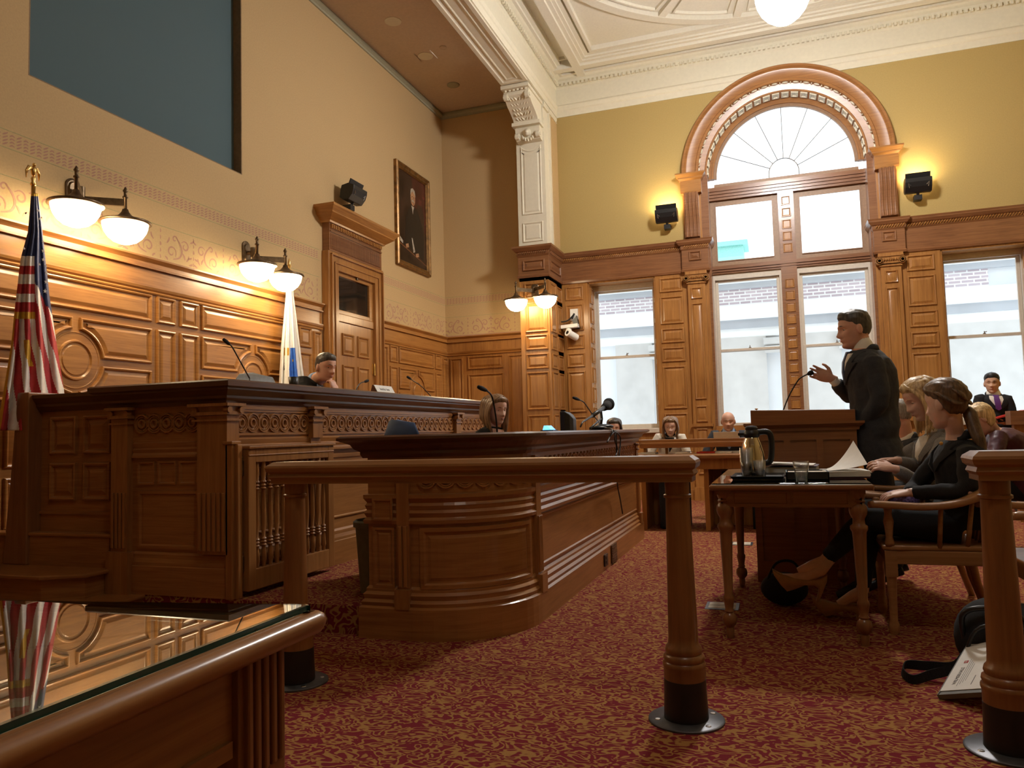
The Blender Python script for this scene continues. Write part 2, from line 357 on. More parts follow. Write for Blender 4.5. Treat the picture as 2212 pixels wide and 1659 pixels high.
def stencil(name, fr, u0, u1, parent, gaps=()):
    mb = MB(); ok = lambda u: not any(a < u < b for a, b in gaps)
    n = int((u1-u0)/.42)
    for i in range(n+1):
        u = u0+.2+i*.42
        if ok(u-.2) and ok(u+.2) and u+.2 < u1: motif(mb, fr, u, 2.80, 1 if i % 2 else -1)
        if ok(u-.2) and u < u1:
            for q in (0, .06, .12, .18, .24): ribbon(mb, fr, [(u-.21, 2.80+q), (u-.205, 2.815+q), (u-.21, 2.835+q)], .006+.004*(q == .12))
    k = int((u1-u0)/.055)
    for i in range(k):
        u = u0+.03+i*.055
        if ok(u) and ok(u+.05):
            for j in range(4):
                ribbon(mb, fr, [(u, 3.33+j*.025), (u+.02, 3.342+j*.025), (u+.04, 3.335+j*.025+.02*(i % 2))], .006)
    o = mb.build(name, 'stencil', parent, fix=False); mb = MB()
    segs = []; cur = u0
    for a, b in sorted(gaps): segs.append((cur, a)); cur = b
    segs.append((cur, u1))
    for a, b in segs:
        if b-a < .05: continue
        mb.mi = 0; mb.frameprism(fr, rect(a, b, 2.755, 2.785), 0, .0012)
        mb.mi = 1
        for z in (3.10, 3.31, 3.445): mb.frameprism(fr, rect(a, b, z, z+.005), 0, .0012)
    mb.build('stencil_line', ['stencil', 'stline'], parent)
stencil('stencil_frieze', LW, 0, 11.8, wl, [(8.02, 9.52)])
# ---- left wainscot
CAP = [(0, 0), (.03, 0), (.03, .012), (.012, .02), (.012, .055), (.02, .062), (.05, .085), (.05, .10), (0, .10)]
MID = [(0, 0), (.014, 0), (.02, .012), (.008, .026), (.02, .04), (.026, .06), (.026, .07), (0, .07)]
def wains(fr, u0, u1, mb, base=True, z0=0.0):
    mb.mi = 0; mb.frameprism(fr, rect(u0, u1, z0, 2.70), 0, .03)
    F2 = lambda u, v, h: fr(u, v, h+.03)
    mb.mi = 1
    for z, pr in ((2.66, CAP), (2.435, MID)):
        mb.rings([[F2(u, z+h, o) for o, h in pr] for u in (u0, u1)])
    mb.mi = 0
    return F2
RS = rect
def arcbite(u0, u1, v0, v1, cu, cv, r, q):
    """rectangle with the corner next to the roundel (quadrant q) bitten off by an arc"""
    pts = []
    du0, du1 = u0-cu, u1-cu
    # always built for right/top then mirrored
    sx, sz = q; a, b = (u0, u1) if sx > 0 else (-u1+2*cu, -u0+2*cu); c, d = (v0, v1) if sz > 0 else (-v1+2*cv, -v0+2*cv)
    # a,c = near corner distances
    if r > c-cv and r > a-cu:
        ua = cu+sqrt(r*r-(c-cv)**2) if r > abs(c-cv) else a; va = cv+sqrt(r*r-(a-cu)**2)
        a0 = atan2(c-cv, ua-cu); a1 = atan2(va-cv, a-cu)
        arc = [(cu+r*cos(a0+(a1-a0)*k/9), cv+r*sin(a0+(a1-a0)*k/9)) for k in range(10)]
        pts = arc+[(a, d), (b, d), (b, c)]
    else: pts = rect(a, b, c, d)
    return [((x if sx > 0 else 2*cu-x), (y if sz > 0 else 2*cv-y)) for x, y in pts]
def bay(mb, F2, cu, half, small=True, z=None):
    cv = 1.778; hw = half
    panel(mb, F2, rect(cu-hw, cu+hw, 2.185, 2.43))
    for sx in (-1, 1):
        for sz in (-1, 1):
            a, b = (cu+.034, cu+hw) if sx > 0 else (cu-hw, cu-.034)
            c, d = (cv+.03, 2.125) if sz > 0 else (cv-.347, cv-.03)
            panel(mb, F2, arcbite(a, b, c, d, cu, cv, .25, (sx, sz)))
    panel(mb, F2, circ(cu, cv, .165), [(0, 0), (.008, .016), (.018, .016), (.030, .004), (.040, .004), (.048, .010)])
    panel(mb, F2, circ(cu, cv, .232), [(0, .0005), (.004, .004), (.010, .004), (.014, .0006)])
def narrow(mb, F2, a, b):
    panel(mb, F2, rect(a, b, 2.185, 2.43)); panel(mb, F2, rect(a, b, 1.43, 2.125))
mb = MB(); F2 = wains(LW, YB, 8.02, mb)
for cu, hw in ((4.54, .776), (6.71, .77), (2.37, .776), (.2, .776)): bay(mb, F2, cu, hw)
for a, b in ((5.374, 5.598), (5.657, 5.895), (7.535, 7.785), (3.485, 3.706), (3.2, 3.43), (1.03, 1.255), (1.315, 1.54)): narrow(mb, F2, a, b)
panel(mb, F2, rect(7.835, 7.995, 1.43, 2.405))
for a, b in ((3.3, 3.9), (3.96, 4.5), (4.56, 5.1), (5.16, 5.7), (2.3, 3.2), (5.8, 6.5), (6.6, 7.3), (7.4, 7.95)):
    panel(mb, F2, rect(a, b, .95, 1.33)); panel(mb, F2, rect(a, b, .45, .88))
struct(mb.build('wall_left_wainscot', ['oakH', 'oakH']), 'panelled oak wainscot with roundels along the left wall')
mb = MB(); F2 = wains(LW, 9.49, YR, mb); bay(mb, F2, 10.615, .60)
for a, b in ((9.74, 9.975), (11.28, 11.51)): narrow(mb, F2, a, b)
for a, b in ((9.51, 9.675), (11.58, 11.78)): panel(mb, F2, rect(a, b, 1.0, 2.40))
struct(mb.build('wall_left_wainscot', ['oakH', 'oakH']), 'panelled oak wainscot between the door and the corner')
# ---- alcove end wall
m = MB(); m.box(XL-.2, XP1, YR, YR+.3, 0, 7.2); wa = struct(m.build('wall_alcove', 'plaster'), 'tan plaster wall at the end of the bench alcove')
stencil('stencil_frieze', RW, XL, XP0, wa)
mb = MB(); F2 = wains(RW, XL+.03, XP0, mb)
for a, b, c, d in ((-5.21, -4.98, .9, 2.395), (-4.89, -4.25, 2.19, 2.41), (-4.89, -4.25, .9, 2.11), (-4.17, -3.88, .9, 2.395)): panel(mb, F2, rect(a, b, c, d))
struct(mb.build('wall_alcove_wainscot', ['oakV', 'oakH']), 'panelled oak wainscot on the alcove end wall')
# ---- alcove ceiling, crown, beam
CANS = [P(849, 46, 2, 6.68), P(919, 121, 2, 6.68)]
m = MB(); xs0, xs1 = CANS[0].x-.13, CANS[0].x+.13
m.box(XL-.2, xs0, YB, YR+.2, 6.68, 6.8); m.box(xs1, -3.74, YB, YR+.2, 6.68, 6.8); yy = YB
for c in CANS:
    m.box(xs0, xs1, yy, c.y-.13, 6.68, 6.8); yy = c.y+.13; n = 32; rs = []
    sq = [];
    for k in range(n):
        t = 2*pi*k/n; q = max(abs(cos(t)), abs(sin(t))); sq.append(V((c.x+.092*cos(t)*0+(cos(t)/q)*.13+(CANS[0].x-c.x)*0, c.y+sin(t)/q*.13, 6.68)))
    m.rings([sq, [V((c.x+.095*cos(2*pi*k/n), c.y+.095*sin(2*pi*k/n), 6.68)) for k in range(n)], [V((c.x+.095*cos(2*pi*k/n), c.y+.095*sin(2*pi*k/n), 6.79)) for k in range(n)]], cap0=False, cap1=True)
m.box(xs0, xs1, yy, YR+.2, 6.68, 6.8)
struct(m.build('ceiling', 'alcove'), 'flat tan ceiling over the judges bench')
m = MB(); pr = [(0, 0), (.02, 0), (.02, .03), (.05, .05), (.05, .075), (.03, .11), (0, .11)]
m.sweep(pr, [(XL, YB), (XL, YR), (XP0, YR)], 6.57); struct(m.build('trim_2', 'sage'), 'sage green crown moulding of the alcove')
m = MB(); m.mi = 0; m.box(-3.74, XP1, YB, 10.64, 6.38, 7.4); m.box(-3.74, XP1, 10.64, YR, 6.38, 7.4)
fr = lambda u, v, h: V((u, v, 6.38-h))
panel(m, fr, rect(-3.735, -3.315, YB, 10.55), [(0, 0), (.0, .02), (.055, .02), (.065, .008), (.085, .003), (.10, -.0), (.11, .002), (.125, .012), (.135, .012), (.15, .003)])
struct(m.build('trim_3', 'white'), 'panelled cream ceiling beam')
# ---- main room cornice (beam side + window wall + right wall)
m = MB(); fz = [(0, 0), (.015, 0), (.015, .10), (.03, .115), (.045, .16), (.045, .18), (.012, .215), (.012, .48), (.03, .50), (.05, .53), (.05, .55), (.06, .56), (.06, .60), (.09, .62), (.13, .66), (.13, .70), (0, .70)]
m.sweep(fz, [(XP1, YB), (XP1, YW), (XR, YW), (XR, YB)], 6.385)
struct(m.build('trim_4', 'white'), 'cream frieze and cornice round the main ceiling')
m = MB(); x = XP1+.12
while x < XR-.1: m.box(x, x+.035, YW-.085, YW-.05, 6.89, 6.94); x += .07
y = 4.0
while y < YW-.1: m.box(XP1+.05, XP1+.085, y, y+.035, 6.89, 6.94); y += .07
struct(m.build('trim_5', 'white'), 'row of small dentils under the main ceiling')
# ---- main ceiling: slab, ribs, stepped panel, ribbed medallion
m = MB(); m.mi = 0; m.box(XP1, XR, YB, YW, 7.16, 7.3)
def cframe(x0, x1, y0, y1, w, z, h):
    for a in ((x0, x1, y0, y0+w), (x0, x1, y1-w, y1), (x0, x0+w, y0+w, y1-w), (x1-w, x1, y0+w, y1-w)): m.box(a[0], a[1], a[2], a[3], z, z+h)
CX, CY = .25, 8.5
# border grid of ribs
cframe(-2.90, 3.40, 5.2, 11.80, .13, 7.0, .16)
for x in (-2.90, -2.0, -1.1, 1.2, 2.3, 3.27):
    if x in (-2.90, 3.27): m.box(x, x+.13, 11.80, 12.05, 7.0, 7.16)
for y in (11.67, 5.2): m.box(XP1, -2.9, y, y+.13, 7.0, 7.16); 
cframe(XP1, XR, YB, YW, .16, 7.03, .13); cframe(XP1+.16, XR-.16, YB, YW-.16, .05, 7.07, .09)
cframe(-2.77, 3.27, 5.33, 11.67, .06, 7.045, .115); cframe(-2.71, 3.21, 5.39, 11.61, .05, 7.07, .09); cframe(-2.66, 3.16, 5.44, 11.56, .06, 7.10, .06); cframe(-2.56, 3.06, 5.54, 11.46, .05, 7.085, .075)
for x in (-3.10, ): cframe(-3.12, -2.95, 5.4, 11.6, .03, 7.11, .05)
cframe(-2.72, 3.2, 11.84, 11.92, .02, 7.08, .08)
struct(m.build('ceiling', 'ceil'), 'coffered cream main ceiling')
m = MB(); n = 96
def ann(r0, r1, z0, z1, a0=0, a1=2*pi, n=n, mi=None):
    rs = []
    for k in range(n+1):
        a = a0+(a1-a0)*k/n; c, s_ = sin(a), cos(a)
        rs.append([V((CX+r*c, CY+r*s_, z)) for r, z in ((r0, z0), (r1, z0), (r1, z1), (r0, z1))])
    m.rings(rs, mi=mi)
ann(2.86, 3.0, 7.09, 7.16); ann(.6, .75, 7.09, 7.16)
for k in range(16):
    a = radians(11.25+22.5*k); d = V((sin(a), cos(a), 0)); q = V((d.y, -d.x, 0))*.055
    c0, c1 = V((CX, CY, 0))+d*.7, V((CX, CY, 0))+d*2.9
    m.rings([[c+q*s+V((0, 0, z)) for s, z in ((-1, 7.1), (1, 7.1), (1, 7.16), (-1, 7.16))] for c in (c0, c1)])
    a0, a1 = a+.05, a+radians(22.5)-.05
    ann(2.76, 2.79, 7.12, 7.16, a0, a1, 10)
    for aa in (a+.05, a+radians(22.5)-.05):
        d = V((sin(aa), cos(aa), 0)); q = V((d.y, -d.x, 0))*.014; c0, c1 = V((CX, CY, 0))+d*1.0, V((CX, CY, 0))+d*2.78
        m.rings([[c+q*s+V((0, 0, z)) for s, z in ((-1, 7.12), (1, 7.12), (1, 7.16), (-1, 7.16))] for c in (c0, c1)])
struct(m.build('ceiling_medallion', 'ceil'), 'round ribbed medallion of the main ceiling')
# ---- recessed lights and detector of the alcove ceiling
for i, (px, py) in enumerate(((849, 46), (919, 121))):
    p = P(px, py, 2, 6.68); t = thing('recessed_light', ['recessed ceiling can light with ribbed reflector, nearer one of the pair', 'recessed ceiling can light with ribbed reflector, farther one of the pair'][i], 'ceiling light', p, 'recessed lights over the bench')
    a = MB(); a.lathe(p, [(.088, -.006), (.112, -.006), (.112, .0), (.088, .0)], 32); a.build('rim', 'white', t)
    a = MB(); n = 48; a.rings([[p+V((cos(2*pi*k/n)*r*(1 if k % 2 else .90), sin(2*pi*k/n)*r*(1 if k % 2 else .90), z)) for k in range(n)] for r, z in ((.090, -.003), (.082, .03), (.060, .075), (.035, .095))], cap0=False); a.build('reflector', 'chrome', t)
    a = MB(); a.lathe(p, [(.001, .06), (.02, .062), (.03, .075), (.03, .094), (.001, .094)], 20); a.build('bulb', 'greychair', t)
p = P(979, 183, 2, 6.68); a = MB(); a.lathe(p, [(.10, 0), (.10, -.01), (.06, -.02), (0.001, -.02)], 28); tag(a.build('ceiling_speaker', 'sage', smooth=True), 'round flat grille in the alcove ceiling near the far corner', 'ceiling speaker')
p = P(957, 102, 2, 6.68); a = MB(); a.lathe(p, [(.05, 0), (.05, -.012), (.02, -.018), (0.001, -.018)], 24); tag(a.build('smoke_detector', 'alcove', smooth=True), 'small round tan detector cap on the alcove ceiling', 'smoke detector')
# ---- hidden walls that close the room
m = MB(); m.box(XR, XR+.2, YB, 12.6, 0, 7.3); struct(m.build('wall_right', 'plasterG'))
m = MB(); m.box(XL-.2, XR+.2, YB-.2, YB, 0, 7.3); struct(m.build('wall_front', 'plasterG'))
# ================================================================== WINDOW WALL
WC = .25; RO, R1, R2, RG = 1.54, 1.27, 1.15, 1.06; ZS = 5.08; YG = 12.42
m = MB(); 
m.box(XP1, WC-RO+.1, YW, YW+.12, 4.0, 7.3); m.box(WC+RO-.1, XR, YW, YW+.12, 4.0, 7.3)
N = 40; rr = RO-.1; vs = []; fs = []
for k in range(N+1):
    a = pi-pi*k/N; vs += [V((WC+rr*cos(a), YW, ZS+rr*sin(a))), V((WC+rr*cos(a), YW, 7.3))]
for k in range(N): fs.append((2*k, 2*k+1, 2*k+3, 2*k+2))
m.add(vs, fs)
wb = struct(m.build('wall_back', 'plasterG', fix=False), 'ochre plaster wall above the windows')
# wood part of the window wall
SILL = 1.13
m = MB()
for x0, x1 in ((XP1, -2.87), (-1.77, -.93), (1.43, 2.27), (3.37, XR)): m.box(x0, x1, YW, YW+.40, 0, 4.0)
for x0, x1 in ((-2.87, -1.77), (2.27, 3.37)): m.box(x0, x1, YW, YW+.4, 3.54, 4.0); m.box(x0, x1, YW+.02, YW+.4, 0, SILL-.08)
m.box(-.93, 1.43, YW+.02, YW+.4, 0, SILL-.08)
m.mi = 1
def column(x0, x1, lowest=.35):
    for c, d in ((3.27, 3.50), (2.76, 3.20), (2.46, 2.69), (2.16, 2.39), (1.42, 2.09), (.86, 1.35), (.35, .80)): panel(m, BW, rect(x0, x1, c, d))
column(-3.25, -2.95); column(-1.70, -1.34); column(1.83, 2.19); column(3.44, 3.8)
for x0, x1 in ((-2.80, -1.84), (2.34, 3.30)): panel(m, lambda u, v, h: V((u, 12.12-h, v)), rect(x0, x1, .35, .95))
for x0, x1 in ((-.85, .2), (.3, 1.35)): panel(m, lambda u, v, h: V((u, 12.12-h, v)), rect(x0, x1, .35, .95))
struct(m.build('wall_back_panelling', ['oakV', 'oakV']), 'panelled oak piers of the window wall')
m = MB(); m.box(XP1, XR, YW-.02, YW, 0, .16); struct(m.build('baseboard_back', 'oakH'))
# entablature with cable moulding
m = MB(); ENT = [(0, 0), (.02, 0), (.03, .03), (.015, .05), (.015, .34), (.03, .36), (.03, .41), (.05, .42), (.08, .46), (.08, .475), (.09, .50), (0, .50)]
def ent(path): m.sweep([(o, h) for o, h in ENT], path, 3.55)
PB = YW-.06
m.mi = 0
ent([(XP1+.0, YW), (-1.31, YW), (-1.31, PB), (-.93, PB), (-.93, YW+.3)])
ent([(1.43, YW+.3), (1.43, PB), (1.81, PB), (1.81, YW), (XR, YW)])
m.mi = 1
for a, b, y in ((-3.3, -1.33, YW), (1.83, XR, YW), (-1.30, -.94, PB), (1.44, 1.80, PB)):
    x = a
    while x < b:
        m.tube([(x, y-.03, 3.918), (x+.02, y-.048, 3.94), (x+.035, y-.03, 3.963)], .009, 5); x += .035
m.mi = 0
for cu in (-1.12, 1.62): panel(m, lambda u, v, h: V((u, PB-.015-h, v)), rect(cu-.095, cu+.095, 3.72, 3.87))
struct(m.build('trim_6', ['frieze', 'oakH']), 'oak entablature with a rope moulding over the windows')
# slim pilasters with ionic capitals
for cu, nm in ((-1.12, 'left'), (1.62, 'right')):
    m = MB(); m.mi = 0; m.box(cu-.135, cu+.135, PB, YW, .2, 3.38)
    fr = lambda u, v, h: V((u, PB-h, v))
    for c, d in ((3.12, 3.30), (1.55, 3.05), (1.20, 1.45), (.4, 1.1)): panel(m, fr, rect(cu-.085, cu+.085, c, d), k=.8)
    m.box(cu-.16, cu+.16, PB-.03, YW, 0, .2); m.box(cu-.16, cu+.16, PB-.03, YW, 1.13, 1.17)
    m.mi = 1; m.box(cu-.15, cu+.15, PB-.02, YW, 3.36, 3.385); m.box(cu-.165, cu+.165, PB-.045, YW, 3.50, 3.55)
    m.box(cu-.14, cu+.14, PB-.03, YW, 3.40, 3.50)
    for s in (-1, 1):
        c = V((cu+s*.15, PB-.05, 3.44)); 
        m.lathe(c, [(.052, -.0), (.052, .07)], 18, 'Y')
        for r in (.04, .022): m.lathe(c, [(r, -.012), (r-.008, -.012), (r-.008, 0), (r, 0)], 18, 'Y')
    for k in range(7): m.sphere((cu-.09+k*.03, PB-.045, 3.455), (.013, .014, .022), 8, 6)
    struct(m.build('trim_7', ['oakV', 'oakV'], auto=40), f'slim oak pilaster with scrolled capital {nm} of the arched window')
# side windows
def sash_window(name, x0, x1, ztop, label, jamb=True):
    w = sthing(name, label, (0.5*(x0+x1), 12.4, SILL))
    a = MB(); 
    if jamb:
        a.box(x0, x0+.02, YW+.01, YG+.08, SILL-.08, ztop); a.box(x1-.02, x1, YW+.01, YG+.08, SILL-.08, ztop); a.box(x0, x1, YW+.01, YG+.08, ztop-.02, ztop)
        for k in range(7):
            z = SILL+.1+k*.33
            panel(a, lambda u, v, h: V((x0+.02+h, u, v)), rect(YW+.06, YG-.08, z, z+.26), k=.6); panel(a, lambda u, v, h: V((x1-.02-h, u, v)), rect(YW+.06, YG-.08, z, z+.26), k=.6)
        a.build('window_jamb', 'oakV', w)
        x0 += .02; x1 -= .02; zt = ztop-.02
    else: zt = ztop
    a = MB(); a.box(x0, x1, YW-.03 if jamb else YG-.12, YG+.02, SILL-.08, SILL); bevel(a.build('window_sill', 'sash' if jamb else 'oakH', w), .01)
    zm = 2.30
    a = MB()
    fx0, fx1 = x0+.03, x1-.03
    a.box(x0, fx0, YG-.03, YG+.06, SILL, zt); a.box(fx1, x1, YG-.03, YG+.06, SILL, zt); a.box(fx0, fx1, YG-.03, YG+.06, zt-.09, zt)
    a.build('window_frame', 'sash', w)
    def sash(nm, z0, z1, y, st=.05, rb=.05, rt_=.05):
        s_ = MB(); s_.box(fx0, fx0+st, y, y+.04, z0, z1); s_.box(fx1-st, fx1, y, y+.04, z0, z1); s_.box(fx0+st, fx1-st, y, y+.04, z0, z0+rb); s_.box(fx0+st, fx1-st, y, y+.04, z1-rt_, z1)
        so = bevel(s_.build(nm, 'sash', w), .006); g = MB(); g.box(fx0+st-.005, fx1-st+.005, y+.015, y+.02, z0+rb-.005, z1-rt_+.005); g.build('pane', 'winglass', so); return so
    sash('upper_sash', zm-.01, zt-.09, YG+.02, rt_=.03, rb=.045); s1 = sash('lower_sash', SILL, zm+.035, YG-.025, rb=.07, rt_=.045)
    a = MB(); cx_ = (fx0+fx1)/2; a.lathe((cx_, YG, zm+.035), [(.02, 0), (.02, .012), (.006, .016), (.006, .04), (.001, .045)], 12); a.tube([(cx_, YG, zm+.06), (cx_+.03, YG-.01, zm+.07)], .006, 6); a.build('sash_lock', 'bronze', s1)
sash_window('window_1', -2.87, -1.77, 3.54, 'tall double hung window left of the arched window')
sash_window('window_3', 2.27, 3.37, 3.54, 'tall double hung window right of the arched window')
# central arched window
w = sthing('window_2', 'great arched oak window with sunburst fanlight', (WC, 12.4, SILL))
s_ = 1.0264
a = MB(); a.mi = 0
xl, xr = WC-1.17, WC+1.17
for x0, x1 in ((WC-1.30, WC-1.14), (WC+1.14, WC+1.30)): a.box(x0, x1, YW+.012, YG+.1, SILL-.08, ZS)
a.box(xl, xr, YG-.08, YG+.06, 3.53, 3.66); a.box(xl, xr, YG-.08, YG+.06, 4.72, 4.93)
for z in (3.56, 3.60, 4.76, 4.81, 4.86): a.box(xl, xr, YG-.10, YG-.08, z, z+.02)
mx0, mx1 = .135, .365
a.box(mx0, mx1, YG-.09, YG+.06, SILL, 4.72)
a.mi = 1; z = SILL+.05
while z < 4.6:
    if not 3.38 < z < 3.66: panel(a, lambda u, v, h: V((u, YG-.09-h, v)), rect(mx0+.045, mx1-.045, z, z+.145), [(0, 0), (.004, .014), (.012, .014), (.020, .002), (.026, .004)])
    z += .185
a.build('window_frame', ['frieze', 'oakV'], w)
def pane_frame(x0, x1, z0, z1, st, mat, mt2=None):
    s2 = MB(); s2.box(x0, x0+st, YG-.02, YG+.03, z0, z1); s2.box(x1-st, x1, YG-.02, YG+.03, z0, z1); s2.box(x0+st, x1-st, YG-.02, YG+.03, z0, z0+st); s2.box(x0+st, x1-st, YG-.02, YG+.03, z1-st, z1)
    s2.box(x0+st, x0+st+.015, YG-.035, YG-.02, z0, z1); s2.box(x1-st-.015, x1-st, YG-.035, YG-.02, z0, z1); s2.box(x0+st+.015, x1-st-.015, YG-.035, YG-.02, z1-st-.015, z1-st); s2.box(x0+st+.015, x1-st-.015, YG-.035, YG-.02, z0+st, z0+st+.015)
    so = s2.build('sash', mat, w); g = MB(); g.box(x0+st-.01, x1-st+.01, YG, YG+.005, z0+st-.01, z1-st+.01); g.build('pane', 'winglass', so)
for x0, x1 in ((WC-1.14, mx0), (mx1, WC+1.14)):
    pane_frame(x0, x1, 3.66, 4.72, .075, 'sashw')
    s2 = MB(); s2.box(x0, x1, YG-.05, YG+.04, 3.4401, 3.53); s2.box(x0, x0+.03, YG-.05, YG+.04, SILL, 3.44); s2.box(x1-.03, x1, YG-.05, YG+.04, SILL, 3.44); s2.build('blind_box', 'sash', w)
    for (z0, z1, y, nm) in ((2.29, 3.44, YG, 'upper_sash'), (SILL, 2.335, YG-.045, 'lower_sash')):
        s2 = MB(); st = .045; a0, a1 = x0+.03, x1-.03
        s2.box(a0, a0+st, y, y+.04, z0, z1); s2.box(a1-st, a1, y, y+.04, z0, z1); s2.box(a0+st, a1-st, y, y+.04, z0, z0+.045); s2.box(a0+st, a1-st, y, y+.04, z1-.04, z1)
        so = bevel(s2.build(nm, 'sash', w), .006); g = MB(); g.box(a0+st-.005, a1-st+.005, y+.015, y+.02, z0+.04, z1-.035); g.build('pane', 'winglass', so)
    a = MB(); cx_ = (x0+x1)/2; a.lathe((cx_, YG-.02, 2.335), [(.02, 0), (.02, .012), (.006, .016), (.006, .04), (.001, .045)], 12); a.build('sash_lock', 'bronze', so)
a = MB(); a.box(xl, xr, YW-.02, YG, SILL-.08, SILL); a.build('window_sill', 'oakH', w)
# archivolt: profile swept round the half circle: (radius, y)
def arch(mb, prof, n=64, a0=0, a1=pi, mi=None):
    rs = []
    for k in range(n+1):
        t = a0+(a1-a0)*k/n; rs.append([V((WC+r*cos(t), y, ZS+r*sin(t))) for r, y in prof])
    mb.rings(rs, mi=mi)
a = MB(); a.mi = 0
arch(a, [(RO, YW+.05), (RO, YW-.05), (RO-.02, YW-.085), (RO-.05, YW-.085), (RO-.07, YW-.06), (RO-.085, YW-.05), (R1+.05, YW-.05), (R1+.04, YW-.065), (R1+.0, YW-.065), (R1, YW+.06)])
arch(a, [(R1+.02, YW+.02), (R2+.03, YW+.05), (R2+.02, YW+.035), (R2, YW+.035), (R2, YG+.08), (R2+.1, YG+.08)])
a.mi = 0
arch(a, [(R2, YG-.04), (RG+.035, YG-.04), (RG+.03, YG-.06), (RG, YG-.06), (RG, YG+.04), (R2, YG+.04)])
a.mi = 1; n = 26
for k in range(n):   # bead and egg row in the outer soffit, coffers in the inner one
    t = pi*(k+.5)/n
    for rad, y0, sz in ((R1-.004, YW+.0, .9), ):
        c = V((WC+rad*cos(t), y0-.01, ZS+rad*sin(t))); rot = Matrix.Rotation(-t+pi/2, 3, 'Y')
        a.sphere(c, (.045, .022, .016), 10, 6, mat=rot)
        t2 = pi*(k+1)/n; c = V((WC+rad*cos(t2), y0-.01, ZS+rad*sin(t2))); a.sphere(c, (.012, .022, .02), 8, 6, mat=Matrix.Rotation(-t2+pi/2, 3, 'Y'))
    rad = R2; d = .5*pi/n
    def sf(u, v, h, rad=rad): tt = pi*(u)/n; return V((WC+(rad-h)*cos(tt), v, ZS+(rad-h)*sin(tt)))
    rs = []
    for (w_, h_) in ((0, 0), (.0, .018), (.018, .018), (.03, .002), (.05, .002), (.055, .010)):
        wu = w_/(pi*rad/n); rs.append([sf(u, v, h_) for u, v in ((k+.12+wu, YW+.06+w_), (k+.88-wu, YW+.06+w_), (k+.88-wu, YG-.08-w_), (k+.12+wu, YG-.08-w_))])
    a.rings(rs, cap0=False)
a.build('archivolt', ['benchH', 'white'], w, auto=40)  # cream on beads and coffers: daylight glare on varnished oak, put into the colour
a = MB()   # fanlight
arch(a, [(RG+.01, YG-.03), (RG-.045, YG-.03), (RG-.045, YG+.02), (RG+.01, YG+.02)]); a.box(WC-RG, WC+RG, YG-.03, YG+.02, 4.93, 4.99)
a.build('fanlight_frame', 'sashw', w)
a = MB(); ZF = 4.96
for k in range(1, 8):
    t = pi*k/8; p0 = V((WC+.22*cos(t), YG-.005, ZF+.10+.22*sin(t))); p1 = V((WC+1.04*cos(t), YG-.005, ZS+1.04*sin(t))); 
    a.tube([p0, p1], .006, 6)
a.tube([(WC-.22, YG-.005, ZF)]+[(WC+.22*cos(pi-pi*k/16), YG-.005, ZF+.10+.22*sin(pi-pi*k/16)) for k in range(17)]+[(WC+.22, YG-.005, ZF)], .007, 6)
a.build('fanlight_bar', 'steel', w)
a = MB(); pts = [V((WC+1.03*cos(pi*k/40), 0, ZS+1.03*sin(pi*k/40))) for k in range(41)]+[V((WC-1.03, 0, 4.96)), V((WC+1.03, 0, 4.96))]
a.rings([[p+V((0, y, 0)) for p in pts] for y in (YG+.005, YG+.01)]); a.build('pane', 'winglass', w)
# imposts and scroll brackets
for s in (-1, 1):
    cu = WC+s*1.39; t = sthing('trim_8', 'oak scroll bracket carrying the arch, %s side' % ('left' if s < 0 else 'right'), (cu, YW, 4.05))
    a = MB(); IMP = [(0, 0), (.015, 0), (.02, .03), (.02, .20), (.05, .23), (.05, .245), (.09, .29), (.09, .31), (0, .31)]
    pth = [(cu-.14, YW+.2), (cu-.14, YW-.09), (cu+.14, YW-.09), (cu+.14, YW+.2)]
    a.sweep(IMP, pth, 4.79); a.box(cu-.14, cu+.14, YW-.09, YW+.1, 4.79, 5.10); a.build('impost', 'oakH', t)
    a = MB(); prof = [(.0, 4.79), (-.13, 4.79), (-.15, 4.72), (-.15, 4.6), (-.125, 4.45), (-.10, 4.3), (-.10, 4.2), (-.115, 4.14), (-.11, 4.09), (-.06, 4.07), (0, 4.07)]
    a.rings([[V((x, YW+y, z)) for y, z in prof] for x in (cu-.11, cu+.11)])
    for k in range(4):
        x = cu-.082+k*.055; a.tube([V((x, YW+y-.004, z)) for y, z in prof[1:-2]], .014, 8)
    a.build('bracket', 'frieze', t, auto=40)
    a = MB(); a.box(cu-.16+.02, cu+.14, YW-.005, YW+.1, 4.05, 4.8); a.build('bracket_back', 'oakV', t)
# ---- corner pier: wood below, cream pilaster above
p = sthing('trim_9', 'corner pier, panelled oak below and cream plaster above', (XP0, 11.33, 0)); YP = 11.33
a = MB(); a.mi = 0; a.box(-3.79, -3.31, YP, YR+.02, 0, 3.62); a.box(-3.79, XP1, YR, YW, 0, 3.62)
F = lambda u, v, h: V((u, YP-h, v)); FS = lambda u, v, h: V((-3.31+h, u, v))
for c, d in ((3.22, 3.46), (2.68, 3.16), (2.40, 2.64), (2.10, 2.34), (1.46, 2.05), (.86, 1.38), (.3, .8)):
    panel(a, F, rect(-3.71, -3.34+.0, c, d)); 
    for u0, u1 in ((11.39, 11.69), (11.75, 12.05)): panel(a, FS, rect(u0, u1, c, d), k=.8)
a.mi = 1
pth = [(-3.79, YR), (-3.79, YP), (-3.31, YP), (-3.31, YW)]
a.sweep([(0, 0), (.02, 0), (.03, .03), (.01, .05), (.01, .33), (.03, .36), (.03, .41), (.05, .42), (.09, .47), (.09, .50), (0, .50)], pth, 3.55)
a.box(-3.79, -3.31, YP, YW, 3.5, 4.04)
panel(a, lambda u, v, h: V((u, YP-.01-h, v)), rect(-3.72, -3.36, 3.66, 3.83)); panel(a, lambda u, v, h: V((-3.30+h, u, v)), rect(11.4, 12.0, 3.66, 3.83))
x = -3.8
